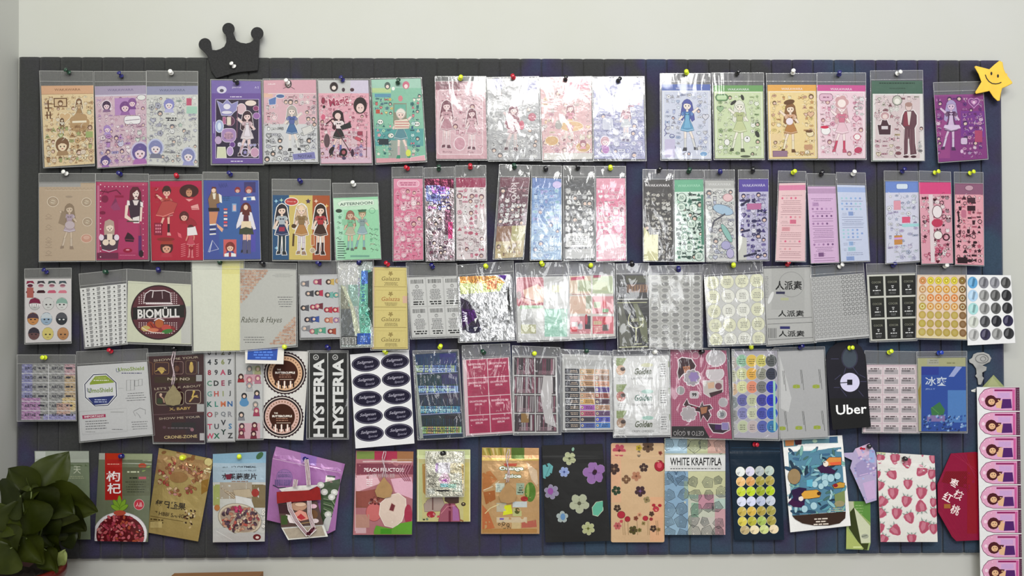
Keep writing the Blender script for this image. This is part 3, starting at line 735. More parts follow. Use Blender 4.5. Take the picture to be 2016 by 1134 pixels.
def s16(a):
    a.zoom(*ZB); a.r(985, 100, 1470, 860, 'e2a8b8'); a.r(985, 120, 1430, 235, 'c6c6c8'); a.r(1270, 120, 1430, 235, 'cfc6dc'); a.r(1100, 560, 1330, 700, 'd8bcc6'); a.r(1010, 700, 1460, 835, 'd8b8cc')
    bk = '2a1c20'; a.scatter(1010, 250, 1420, 800, 13, ['e8b8c4', 'd894a8', 'ecd0d8', 'b06078'], None, '5c2838', gap=2.6, fill=.75); a.e(1128, 180, 34, 40, bk, '8a8088', 4); a.e(1128, 188, 18, 18, 'eadcd8'); a.e(1210, 205, 14, 18, '4a3a44'); a.e(1285, 205, 18, 16, '4a2a38')
    a.t('Magic', 1172, 315, 90, 'a03054', 170, ang=-.18, bold=.03, o='efd0d8', ow=5)
    a.e(1355, 340, 58, 72, bk, 'c8909c', 3); a.e(1355, 362, 34, 40, 'e8ccc8'); a.e(1344, 360, 4, 6, bk, n=6); a.e(1368, 360, 4, 6, bk, n=6)
    a.p(E(1036, 300, 14, 26), '902848', bk, 3); a.e(1042, 352, 12, 14, bk)
    a.girl(1170, 385, 400, '3a1c26', 'e8d8dc', '2a2628', 'eacac8', '5c64a8', '2c2838', pose=2, o=None); a.e(1160, 420, 45, 40, bk); a.e(1162, 432, 26, 28, 'e8ccc8')
    a.ln([(1100, 470), (1288, 770)], 7, '4a1c2c'); a.ln([(1060, 500), (1110, 460), (1140, 452)], 12, '4a1c2c'); a.p([(1180, 520), (1270, 480), (1280, 530), (1200, 552)], '28282a'); a.p(E(1288, 750, 14, 34), '3a2038')
    a.t('Magic', 1362, 470, 34, '80304a', 70); a.t('Cast', 1360, 505, 24, '80304a', 60); a.e(1068, 645, 26, 60, '5c444c', 'c8b0b4', 3); a.p(E(1108, 725, 18, 34, ang=.6), bk); a.e(1212, 745, 32, 36, bk); a.e(1212, 745, 16, 17, 'a85a64')
    a.p(R(1332, 565, 1374, 596), 'a04058', bk, 3); a.p(rot(R(1310, 615, 1360, 640), 1335, 628, .4), 'c85868', '7a2030', 3); a.ln([(1412, 560), (1408, 790)], 6, '4c2030'); a.e(1215, 795, 18, 14, '504060'); a.p(E(1036, 440, 18, 24), 'd06080')
    a.scatter(1010, 500, 1080, 560, 12, ['904860'], None, bk); a.scatter(1300, 680, 1390, 790, 16, ['9a8cc0', 'b898b8'], None, '50405c', kinds=(1, 5, 10)); a.scatter(1100, 760, 1190, 790, 10, ['8a4058'], None, bk)
item(1, 'pink sticker sheet with a black haired girl', 'pink sticker sheet with black haired girl holding a staff, top row', [626, 158, 725, 158, 732, 321, 632, 322], s16, [625, 155, 728, 155, 734, 325, 630, 325], 'e2a8b8', 'gloss', pins='n 675 158', group=G1)
def s17(a):
    a.zoom(*ZB); a.r(1445, 90, 1930, 840, '84bca4'); a.r(1450, 100, 1890, 190, 'a0c8b8'); a.r(1450, 190, 1620, 230, 'b4cc94'); a.r(1480, 240, 1620, 270, '5f93b0'); a.r(1480, 540, 1900, 690, '58a0a0')
    a.r(1600, 640, 1760, 800, '9aa49c'); a.r(1490, 795, 1920, 835, 'd8a0aa'); a.e(1590, 170, 26, 32, '4c5c58'); a.e(1590, 178, 14, 15, 'ead4cc'); a.e(1750, 165, 30, 34, 'c86a84'); a.e(1750, 175, 16, 18, 'efd8d8'); a.e(1640, 195, 14, 16, 'eef0ee')
    a.scatter(1480, 270, 1640, 420, 16, ['c86868', 'd8c070', '507c8c', 'e8e4d8'], None, '24343c'); a.r(1490, 375, 1525, 410, 'b85040')
    a.r(1640, 320, 1755, 540, '8a8a78'); a.r(1650, 330, 1750, 400, '6cae9c'); a.p(E(1702, 280, 20, 26), 'cc8088')
    a.girl(1705, 370, 440, 'e8e0d8', 'dfd4c8', '5d8c98', 'eed4cc', 'd0b0b8', '3c9070', o='e4eae4', ow=4, pose=3, long=0, dk='2c3c40'); a.p([(1650, 470), (1760, 455), (1785, 500), (1775, 540), (1650, 545)], 'e4d8c8', '5a3038', 3)
    for y in (478, 500, 522): a.r(1655, y, 1775, y + 7, 'c0686c')
    for x, y in ((1528, 482), (1845, 500), (1620, 600)): a.e(x, y, 24, 20, 'f0f0ee', '30403c', 3); a.e(x - 9, y, 6, 7, '1c2420', n=6); a.e(x + 9, y, 6, 7, '1c2420', n=6)
    a.scatter(1790, 240, 1880, 780, 15, ['2c6c6c', '8cc8c4', 'd87888', 'a8d4b8', '38588c', 'e8e8d8'], None, '1c3c48', avoid=[(1815, 470, 1880, 530)])
    a.scatter(1490, 500, 1630, 780, 16, ['2c6c6c', 'a8d4b8', 'e8a8b0', '4c8c94', 'e8e8d8'], None, '1c3c48'); a.p(E(1770, 750, 22, 30), 'd8e05c'); a.r(1515, 628, 1600, 680, '28343c')
    a.p([(1790, 790), (1910, 770), (1915, 820), (1790, 830)], 'e0aab4', 'f0e8e8', 3)
item(1, 'teal sticker sheet in the top row', 'teal green sticker sheet with a girl in a white top, top row', [731, 157, 828, 154, 839, 316, 741, 321], s17, [729, 154, 830, 152, 841, 319, 739, 324], '84bca4', 'gloss', pins='g 783 163', group=G1)
def s18(a):
    a.zoom(*ZD); a.r(60, 100, 540, 830, 'd2a6b0'); a.r(60, 132, 285, 205, '8c5c68'); a.r(285, 132, 500, 205, 'd0aab4'); a.t('WAKAWARA', 185, 163, 17, '2c1c24', 140)
    a.p(RR(100, 210, 480, 760, 20), 'd8b2bc', 'f0dce2', 6); dk = '7a4454'
    a.scatter(108, 215, 475, 420, 21, ['dcaab6', 'e8c8d0', 'c48c9c', 'e2bcc6'], 'f2e2e8', dk); a.girl(172, 300, 420, dk, 'c89aa6', 'b88694', 'e8ccd0', 'e0c0c8', '6a3c4c', o='f4e8ec', ow=7, dk=dk); a.girl(390, 370, 360, dk, 'd0a4b0', 'c898a6', 'ead0d4', 'dcb8c2', '6a3c4c', o='f4e8ec', ow=7, dk=dk)
    a.scatter(230, 430, 340, 600, 20, ['dcaab6', 'e8c8d0', 'c48c9c'], 'f2e2e8', dk); a.p(E(285, 670, 46, 55), 'cc98a8', 'f2e2e8', 6); a.scatter(420, 560, 480, 720, 18, ['dcaab6', 'e8c8d0'], 'f2e2e8', dk); a.t('Bunny', 180, 742, 20, dk, 80); a.t('Bear', 385, 742, 18, dk, 60)
item(1, 'dusty pink sticker sheet with two girls', 'dusty pink sticker sheet with two outlined girls side by side, top row', [857, 160, 955, 160, 959, 313, 859, 313], s18, [856, 150, 957, 150, 960, 316, 859, 316], 'd2a6b0', 'wrap', 1, pins='y 906 155', flap=160, group=G1)
def s19(a):
    a.zoom(*ZD); a.r(530, 80, 1000, 830, 'a8a8ac'); a.r(530, 100, 650, 200, '8484a8'); a.r(860, 120, 950, 270, '9494bc'); dk = '4a4248'
    a.scatter(560, 210, 960, 800, 20, ['b8b8ba', 'd0d0d2', '98989c', 'c4c4c8'], 'dcdce0', dk, avoid=[(650, 340, 850, 620)])
    a.girl(750, 340, 400, '7c3c50', '8c4c5c', '7a3a4c', 'e0c8c8', 'c8c4c4', '4a2430', o='ead8dc', ow=6, pose=2, dk='4c1c2c'); a.p(FL(745, 490, 70, 8, .2), '8a4a5a', 'e6d0d6', 5); a.ln([(690, 470), (800, 520)], 8, 'e0c8d0'); a.e(910, 440, 34, 36, 'b85a70'); a.p(E(820, 510, 22, 40), 'c04060')
item(1, 'grey sticker sheet with a maroon dress girl', 'grey sticker sheet with girl in maroon frilled dress under shiny film', [960, 155, 1059, 153, 1065, 314, 962, 315], s19, [958, 152, 1061, 150, 1068, 317, 961, 318], 'a8a8ac', 'wrap', 2, pins='r 1011 153', group=G1)
def s110(a):
    a.zoom(*ZD); a.r(970, 80, 1450, 830, 'dcb0b4'); a.r(1225, 110, 1400, 200, 'd890a0'); a.r(1010, 750, 1450, 830, 'd4d0cc'); dk = '8c6068'
    a.scatter(1000, 210, 1425, 740, 21, ['e2b8bc', 'ecd0d0', 'c890a0', 'e8c49c', 'd8c8a8', 'bcb0ac'], 'f2e2e2', dk, avoid=[(1130, 340, 1370, 600)])
    a.girl(1240, 330, 330, 'a06872', 'd88ca0', 'e0b888', 'f0d8d4', 'e8d8d0', '8c5058', o='f6ecea', ow=6, pose=2, dk=dk); a.p(E(1250, 520, 100, 42), 'e0b888', 'f2e6dc', 5); a.e(1140, 505, 30, 40, 'a8a4a0'); a.p(ST(1240, 530, 40, .6), 'd89aa0')
    a.e(1080, 645, 55, 38, 'd0a468', 'ece0c8', 5); a.e(1350, 700, 60, 40, 'c89c60', 'ece0c8', 5); a.bust(1350, 670, 28, 'a05868', 'f0d8d4', 'd890a0')
item(1, 'rose pink sticker sheet', 'rose pink sticker sheet with a doll in tan skirt, under shiny film', [1063, 153, 1164, 151, 1166, 313, 1069, 315], s110, [1061, 152, 1166, 150, 1169, 318, 1068, 319], 'dcb0b4', 'wrap', 2, pins='k 1113 157', group=G1)
def s111(a):
    a.zoom(*ZD); a.r(1430, 80, 1900, 830, '9b9cc4'); a.r(1435, 170, 1585, 205, '8184bc'); dk = '565888'
    a.p(E(1530, 320, 80, 90), 'a8aace', 'e0e0f0', 6); a.p(HT(1530, 320, 62), 'b8badc', dk, 3); a.bust(1535, 340, 30, '8c8cc0', 'e2dcea', 'a0a0cc')
    a.scatter(1450, 400, 1870, 800, 22, ['a8aad4', 'c4c6e4', '8688bc', 'dcdcec', 'b8b0d8'], 'e4e4f2', dk); a.scatter(1610, 230, 1870, 400, 22, ['b4b4d4', 'd4d4e4', 'bcc4bc'], 'e4e4f2', dk)
    a.e(1825, 300, 32, 32, 'd49ab0', 'efdfe8', 4); a.girl(1720, 330, 330, '9c6878', 'd8a8b4', 'c8ccd4', 'eed6d8', 'd0d0dc', '6a5a80', o='ececf4', ow=6, dk=dk); a.bust(1540, 650, 36, 'c89aa8', 'f0dce0', 'c080c4', o='e8e0f0'); a.p(E(1545, 720, 30, 34), 'b070b8', 'ead8f0', 4); a.r(1670, 340, 1790, 350, 'b06878'); a.p(RR(1515, 450, 1610, 550, 20), 'c8cadc', '7476a8', 4)
item(1, 'lavender blue sticker sheet', 'lavender blue sticker sheet with heart framed doll, under shiny film', [1168, 154, 1266, 153, 1270, 313, 1170, 313], s111, [1166, 151, 1269, 150, 1273, 317, 1168, 317], '9b9cc4', 'wrap', 2, pins='k 1217 159', group=G1)
def wk(hdc, bgc, dk, cols, kind):
    def f(a):
        a.r(0, 0, a.W, a.H, bgc); a.r(0, 0, a.W, 12, hdc); a.t('WAKAWARA', a.W / 2, 8, 4.2, 'f0eef4', 42); W = a.W
        a.r(3, 13.4, W - 3, 14.2, 'f6f6f6')
        for x in (3, W - 3.8): a.r(x, 14, x + .8, a.H - 4, 'f4f4f4')
        a.r(3, a.H - 4.5, W - 3, a.H - 4, 'f4f4f4')
        a.scatter(6, 18, W - 6, a.H - 6, 4.1, cols, None, dk, fill=.88, gap=2.5, avoid=[(W * .36, 26, W * .74, a.H - 12)]); kind(a)
    return f
def k1(a): a.girl(50, 30, 104, '5a60a8', '4c74b8', '6ca4cc', 'f4e8e0', 'dcdcdc', '4c4c54', pose=3, dk='3c3c58', apron='7cb4d8'); a.t('XOXO', 48, 20, 5, '3c3c58'); a.p(HT(86, 64, 6.5), 'd8d8e4', '44445c', .8); a.e(82, 137, 7, 4.5, '84acd8', 'f0f4f8', 1); a.r(6, 108, 26, 144, 'cdc6e4'); a.ln([(6, 78), (9, 84), (5, 90), (9, 96), (5, 102)], 1.4, '5c5c98'); a.ring(20, 102, 4.5, 3.5, 1.2, '5c5c98')
def k2(a): a.girl(50, 30, 104, 'e4e4d8', 'b8c08c', 'c8d0a0', 'f0ece0', 'e4e8d4', '4c5440', pose=2, dk='3c4430'); a.p(E(38, 34, 3, 7, ang=.9), '3c3c38'); a.p(E(56, 24, 3, 6, ang=-.3), '3c3c38'); a.p(RR(4, 18, 27, 30, 5), '78a070', '38583a', 1); a.p(RR(6, 20, 25, 28, 3), 'c4dcb0'); a.p(HT(12, 46, 6.5), '9cb890', '4c6848', .8); a.e(64, 106, 6, 6, 'f0f0f0', '88887c', .7); a.e(64, 104, 1.5, 1.5, '222'); a.e(24, 112, 5, 6, 'f2f2ee', '50504c', .8); a.p(E(84, 96, 4, 7, ang=-.4), '3c3c38'); a.t('XOX', 76, a.H - 8, 4.5, '2c3424'); a.e(60, 140, 10, 2.5, '5c6450')
def k3(a): a.girl(44, 36, 100, '8c6440', 'd8a888', 'b8824c', 'f4e0cc', 'f0e4c4', '6c4a30', pose=2, dk='4c3420'); a.p(E(42, 34, 11, 5, ang=-.2), '6c4c30'); a.e(42, 72, 7, 7, 'f0e4ec', 'a07850', .7); a.p(R(8, 130, 36, 141), '9a7a90', '6c4a58', .8); a.p(HT(84, 58, 6.5), 'e0b898', '70503c', .8); a.e(82, 96, 7, 6, 'f0e0b8', '6c4c30', .8); a.p(E(80, 92, 7, 2.5), '6c4c30'); a.r(70, 118, 86, 128, 'c89a78'); a.t('XOX', 76, a.H - 8, 4.5, '4c3420'); a.r(5, 96, 26, 110, 'ead0a0')
def k4(a): a.girl(48, 34, 102, 'd8b0b4', 'd07890', 'e8c4d0', 'f6e4e4', 'c84c68', 'c86078', pose=2, dk='70404c'); a.p(FL(48, 34, 14, 5, .2), 'd0a4a8', 'f4e4e8', 1); a.e(48, 36, 8, 8, 'f6e8e4'); a.p(RR(5, 18, 30, 31, 5), 'e0b8cc', '8c5c74', 1); a.lines(9, 23, 26, 1, 1, 2.5, '9c6c84'); a.e(16, 90, 9, 8, 'f2f0f0', '6c5058', .7); a.p(E(14, 83, 8, 3), 'd03858'); a.e(78, 102, 6, 5.5, 'f6eeee', 'c04460', 1.2); a.p(HT(76, 66, 6.5), 'e8b8c8', 'a06078', .8); a.p(E(80, 128, 8, 6, ang=-.2), 'c04868'); a.scatter(72, 22, 92, 60, 4, ['d8d8d8', 'c8c0c4'], None, '8c7c80')
item(1, 'blue headed sticker sheet', 'white blue sticker sheet with blue header and maid girl, top row', [1303, 166, 1399, 166, 1400, 313, 1303, 313], wk('6476b8', 'd4d8ea', '5c5c80', ['b8c0e0', 'd0d8e8', 'a8b8d8', 'e8e8ec', 'c0c0c8'], k1), [1299, 144, 1399, 144, 1401, 316, 1300, 316], 'd4d8ea', 'paper', 1, pins='y 1352 144', flap=160, group=G1)
item(1, 'green headed sticker sheet', 'pale green sticker sheet with green header and maid girl, top row', [1405, 168, 1502, 168, 1504, 312, 1408, 312], wk('74a468', 'cfdcb4', '4c5c3c', ['b0c490', 'dce4c8', '98b080', 'e8ecdc', 'c4ccb0'], k2), [1401, 143, 1504, 143, 1506, 315, 1405, 315], 'cfdcb4', 'paper', 1, pins='k 1451 145', flap=160, group=G1)
item(1, 'orange headed sticker sheet', 'pale orange sticker sheet with orange header and maid girl, top row', [1511, 167, 1607, 167, 1610, 312, 1514, 313], wk('e6ac5c', 'ecd49c', '6c5030', ['dcb47c', 'f0dcb0', 'c89a68', 'e4d088', 'd0a890'], k3), [1508, 144, 1608, 144, 1611, 315, 1512, 315], 'ecd49c', 'paper', 0, pins='w 1561 144', flap=160, group=G1)
item(1, 'magenta headed sticker sheet', 'white pink sticker sheet with magenta header and maid girl, top row', [1608, 167, 1704, 168, 1704, 312, 1611, 312], wk('cc5c98', 'ecd0da', '8c5868', ['e8b0c0', 'e0e0e0', 'd898b0', 'f0e4e8', 'c8b0b8'], k4), [1608, 143, 1705, 143, 1706, 315, 1610, 315], 'ecd0da', 'paper', 0, pins='n 1652 147', flap=161, group=G1)
def s116(a):
    a.zoom(1680, 100, 4.726); a.r(150, 270, 680, 1030, '4d6c5c'); a.r(180, 400, 660, 1020, 'e6e2e0'); a.r(205, 415, 620, 1000, 'dccacc'); a.t('WAKAWARA', 410, 350, 12, '16241c', 150); a.lines(185, 297, 630, 1, 8, 8, '16281e'); dk = '4c2c34'
    a.scatter(205, 410, 610, 640, 24, ['d0b0b4', 'e8d4d4', 'b88890', 'c8c4b8', '9c7078'], 'f4eeee', dk, avoid=[(440, 470, 600, 660)]); a.e(408, 462, 42, 42, 'c8c8bc', '3c4038', 5); a.e(408, 470, 26, 26, 'f0ece4')
    a.p([(480, 560), (560, 555), (590, 600), (590, 680), (570, 720), (575, 860), (590, 960), (530, 970), (515, 800), (505, 960), (470, 970), (478, 720), (445, 680), (460, 600)], '6a4650', 'f4eeee', 9)
    a.p([(470, 580), (505, 560), (515, 640), (525, 700), (465, 700)], '8c3c4c'); a.p([(500, 565), (540, 565), (522, 690), (512, 690)], 'e6dcd8'); a.e(515, 520, 30, 38, 'e4ccc8', dk, 3); a.p(E(515, 500, 34, 22), 'b08c84'); a.e(490, 985, 26, 12, dk); a.e(560, 985, 26, 12, dk); a.r(508, 820, 520, 960, 'e6dede')
    for x in (470, 500, 530, 555): a.r(x, 730, x + 4, 950, '8c6870')
    a.p([(270, 640), (310, 640), (330, 690), (350, 690), (345, 780), (240, 780), (225, 690), (255, 690)], '4c3038', 'f2eaea', 8); a.p(R(262, 700, 322, 730), 'dcd4d8'); a.e(295, 605, 40, 36, 'c8a0a4', 'f0e8e8', 6); a.e(295, 612, 24, 22, 'ecd8d4')
    a.scatter(205, 800, 450, 990, 24, ['d4a8b4', 'e8c8d0', 'b89098', 'd8c8b0', '8c5860'], 'f4eeee', dk); a.scatter(380, 600, 440, 800, 22, ['e0bcc4', 'd8c49c', 'b08088'], 'f4eeee', dk); a.scatter(600, 700, 650, 960, 18, ['c8c8c8', 'd0b0b4', '888888'], 'f4eeee', dk)
item(1, 'green bag with the pale pink sticker sheet', 'pale pink sticker sheet with suited man, in bag with green header', [1716, 159, 1816, 159, 1820, 316, 1717, 317], s116, [1713, 139, 1817, 138, 1821, 317, 1715, 318], 'e2d4d6', 'gloss', 1, pins='w 1766 145', flap=157, group=G1)
def s117(a):
    a.zoom(1680, 100, 4.726); a.r(740, 380, 1270, 1050, '8a3c82'); a.r(760, 640, 900, 1000, '9c4888'); a.r(1000, 560, 1220, 800, '7c3a90'); dk = '3c1848'
    a.scatter(775, 430, 1210, 970, 20, ['9c5c9c', 'b070a8', '6c3080', 'c890b8', '783478'], None, dk, avoid=[(840, 480, 1000, 960), (1070, 420, 1180, 550)]); a.p(HT(1122, 480, 50), '8c4890', 'd8a8d4', 5); a.p(HT(1122, 480, 32), 'c080b8', dk, 3); a.e(1122, 480, 14, 14, 'e8c8e0')
    a.girl(910, 460, 480, 'b0a0cc', '583058', '6c4470', 'dcc0dc', 'd8c8e0', '503058', pose=2, dk=dk, apron='d4bcdc'); a.p([(850, 690), (985, 690), (1000, 720), (910, 740), (840, 715)], 'dcc8e4'); a.p(RR(1000, 810, 1060, 870, 14), 'd8c0dc', dk, 3); a.e(1010, 935, 14, 18, 'e0c0dc'); a.r(740, 385, 1240, 425, '94488a'); a.r(1130, 740, 1200, 850, 'b04a70')
item(1, 'magenta sticker sheet', 'magenta purple sticker sheet beside the yellow star, rightmost of the top row', [1839, 187, 1936, 185, 1944, 312, 1848, 319], s117, [1837, 162, 1935, 160, 1946, 314, 1847, 321], '8a3c82', 'gloss', 1, flap=180, group=G1)

# ------------------------------------------------------------------ second row
G2 = 'sticker sheets in the second row'
ZF, ZG, ZH, ZI, ZJ = (60, 330, 5.67), (390, 330, 5.305), (760, 310, 4.114), (1250, 320, 4.289), (1700, 320, 5.155)
def s21(a):
    a.zoom(*ZF); a.r(90, 160, 760, 1060, 'bfaa94'); a.r(95, 165, 560, 215, 'a8a6a6'); dk = '8c7866'; lt = 'e4d8c8'
    for i in range(13): a.ln([(160 + i * 42, 235 + (i % 3) * 8), (180 + i * 42, 225), (198 + i * 42, 250)], 5, 'a89580')
    a.ln([(165, 255), (700, 250)], 4, 'd2c2ae')
    for x, y, r_ in ((250, 380, 62), (625, 385, 52), (635, 605, 52)): a.ring(x, y, r_, r_ * .9, 5, lt); a.ring(x, y, r_ * .8, r_ * .7, 5, dk); a.p(E(x, y, r_ * .5, r_ * .42), 'cdbda8', dk, 3); a.ln([(x - r_ * .5, y - 8), (x + r_ * .4, y + 6)], 5, dk)
    a.e(625, 790, 58, 44, 'cc9a88', 'e0c8b8', 6); a.e(625, 780, 36, 22, 'd8b0a0'); a.girl(435, 405, 520, '94806c', 'b4a0b0', 'b8a6b4', 'd4c0ac', 'd0bfae', '9c8878', dk='7c6a5a', pose=2); a.p(E(440, 640, 55, 45), 'c8b8c0', dk, 3)
    a.p([(350, 480), (400, 500), (380, 650), (310, 620)], '9c8874'); a.e(430, 325, 40, 12, 'a89684')
    for y in (540, 660, 800, 860, 950): a.ln([(170, y), (200, y - 22), (235, y), (205, y + 20)], 6, 'a08e7c', True); a.ln([(165, y + 32), (240, y + 32)], 4, dk)
item(2, 'beige sticker sheet', 'beige sticker sheet with long haired girl, leftmost of the second row', [77, 360, 188, 360, 188, 513, 77, 514], s21, [76, 341, 188, 341, 188, 515, 76, 516], 'bfaa94', 'paper', 0, pins='w 131 342', flap=359, group=G2)
def s22(a):
    a.zoom(*ZF); a.r(730, 140, 1330, 1060, 'a83260'); a.r(745, 160, 770, 1020, 'c47090'); a.r(745, 950, 980, 1020, '6c2848'); a.r(980, 580, 1200, 950, 'b03868'); a.r(745, 160, 1300, 200, 'b8486c')
    for i in range(14): a.e(782, 190 + i * 62, 7, 7, 'f0d8e0', n=8); a.e(1258, 190 + i * 62, 6, 6, 'e0b8c4', n=8)
    for i in range(7): a.e(830 + i * 42, 212, 6, 6, 'f0d8e0', n=8)
    a.ln([(780, 260), (860, 275), (960, 250), (1010, 300)], 14, '6c1438'); a.ln([(800, 300), (840, 240), (870, 290)], 8, '6c1438'); a.e(830, 350, 40, 42, '7c1c44'); a.p([(900, 430), (950, 330), (980, 420), (960, 480)], '803058'); a.p(R(940, 310, 1040, 335), '901844'); a.e(805, 505, 34, 20, '7c1840'); a.p([(890, 440), (960, 380), (1010, 470), (930, 480)], '98406c')
    # two busts
    a.p([(1110, 260), (1140, 215), (1200, 215), (1235, 270), (1240, 380), (1100, 400)], '5c2030'); a.e(1175, 285, 36, 52, 'f0dcd8'); a.p([(1120, 270), (1160, 225), (1215, 235), (1225, 300), (1190, 250), (1140, 290)], '5c2030')
    a.e(1160, 288, 7, 5, '2c1418', n=8); a.e(1192, 288, 7, 5, '2c1418', n=8); a.e(1180, 322, 11, 7, '40081c', n=8); a.r(1160, 335, 1195, 360, 'f0dcd8')
    a.p([(1080, 380), (1140, 355), (1220, 355), (1255, 390), (1250, 440), (1230, 580), (1120, 580), (1095, 440)], '3c2838'); a.p([(1080, 365), (1105, 370), (1110, 420), (1075, 420)], 'f2e8ea'); a.p([(1225, 380), (1258, 390), (1255, 440), (1228, 430)], 'f2e8ea'); a.p([(1140, 365), (1210, 365), (1190, 420), (1160, 420)], 'e8dcdc')
    a.p([(1060, 420), (1095, 420), (1080, 530), (1150, 590), (1140, 610), (1050, 560)], 'f0d8cc'); a.p([(1250, 440), (1225, 440), (1220, 600), (1240, 600)], 'f0d8cc'); a.p([(1140, 560), (1215, 540), (1215, 620), (1150, 620)], 'ece4e4'); a.ln([(1075, 600), (1210, 600)], 14, '4c4038')
    a.p([(830, 600), (880, 575), (930, 600), (940, 700), (935, 760), (825, 760), (820, 690)], 'b8a094'); a.e(885, 670, 40, 44, 'f0dccc'); a.p([(840, 660), (860, 590), (915, 590), (935, 660), (890, 640)], 'b8a094'); a.e(868, 678, 7, 5, '301820', n=8); a.e(902, 678, 7, 5, '301820', n=8); a.e(886, 696, 10, 6, '50102c', n=8)
    a.p([(770, 790), (830, 750), (940, 750), (990, 790), (970, 920), (800, 920)], '4c3848'); a.e(840, 835, 36, 34, 'f0dccc'); a.e(915, 835, 36, 34, 'f0dccc'); a.p(R(855, 740, 915, 810), 'f0dccc'); a.e(792, 780, 28, 34, 'ecdcec'); a.e(962, 780, 28, 34, 'ecdcec'); a.ln([(800, 915), (880, 940), (965, 910)], 9, 'e0d0e0')
    a.p([(1050, 790), (1085, 720), (1130, 750), (1160, 790), (1150, 830), (1060, 825)], '300c20'); a.ln([(1060, 800), (1160, 810)], 6, '903858'); a.p(E(1085, 925, 52, 26), '980c38'); a.e(1085, 918, 22, 8, 'e0a0b0'); a.r(1205, 760, 1240, 980, '5c2868'); a.e(1235, 960, 26, 40, '240c1c'); a.ln([(1225, 640), (1230, 760)], 8, '6c3858'); a.lines(980, 975, 1190, 1, 1, 7, 'd07898')
item(2, 'magenta pink sticker sheet', 'magenta pink sticker sheet with two dark haired maids, second row', [189, 358, 291, 359, 291, 511, 190, 512], s22, [188, 341, 293, 342, 294, 514, 189, 515], 'a83260', 'gloss', 0, pins='n 237 343', flap=356, group=G2)
def s23(a):
    a.zoom(*ZF); a.r(1330, 140, 1940, 1050, 'b4223c'); a.r(1340, 155, 1900, 215, 'b81c50'); dk = '6c1420'
    a.girl(1520, 215, 560, '3c1818', 'b04038', 'b43c44', 'ecb8a8', '381018', 'e8a8a8', dk=dk, long=0, pose=2); a.e(1520, 235, 42, 34, '40201c'); a.p([(1400, 530), (1470, 380), (1560, 370), (1640, 400), (1600, 500), (1500, 560)], 'b84a48', dk, 4); a.ln([(1400, 530), (1480, 545), (1600, 500)], 9, 'e88a84')
    a.e(1770, 262, 108, 75, '401416'); a.e(1770, 280, 34, 44, 'c89070'); a.p([(1730, 350), (1820, 350), (1770, 380)], 'e8a0a0'); a.e(1758, 275, 6, 5, '200808', n=8); a.e(1785, 275, 6, 5, '200808', n=8); a.ln([(1735, 248), (1805, 248)], 8, '603020'); a.e(1795, 330, 12, 7, 'a01028', n=8)
    a.p([(1790, 430), (1870, 405), (1885, 470), (1800, 470)], 'e8a0a0', dk, 3); a.ln([(1800, 455), (1875, 460)], 5, 'b01c34')
    a.bust(1520, 890, 68, '4c1c1c', 'e0a890', 'b83448', hat='a83c30'); a.e(1510, 800, 100, 22, '8c2828'); a.bust(1715, 545, 52, '581c20', 'e8b8a8', 'a81c30'); a.p([(1780, 560), (1830, 590), (1860, 640), (1760, 650), (1740, 600)], '9c2434', dk, 3)
    a.p([(1750, 670), (1840, 655), (1865, 750), (1750, 760)], 'f0e8ec', dk, 3); a.p(HT(1820, 720, 14), '28101c'); a.girl(1790, 640, 380, '581c20', 'c8485c', 'c8485c', 'dc8c80', 'e08890', 'd87880', dk=dk, long=0); a.p([(1750, 672), (1838, 660), (1862, 750), (1750, 760)], 'f0e8ec')
    a.p(R(1385, 620, 1465, 750), '8c1c3c', dk, 5)
    for i in range(3):
        for j in range(3): a.r(1395 + j * 23, 635 + i * 36, 1410 + j * 23, 655 + i * 36, 'e0889c')
    a.p([(1640, 720), (1680, 740), (1690, 790), (1650, 770)], 'e06070', dk, 3); a.scatter(1380, 220, 1440, 400, 20, ['9c1428', 'c84050'], None, dk, kinds=(0, 1, 4)); a.p(HT(1795, 900, 28), '9c1430')
    for y in range(860, 1000, 22): a.ln([(1680, y), (1730, y - 12)], 6, 'e08890'); a.ln([(1850, y), (1880, y - 8)], 6, 'e08890')
item(2, 'red sticker sheet', 'bright red sticker sheet with curly haired women, second row', [295, 357, 397, 356, 400, 512, 299, 513], s23, [294, 344, 398, 343, 401, 515, 297, 516], 'b4223c', 'gloss', 0, pins='r 348 347', flap=354, group=G2)
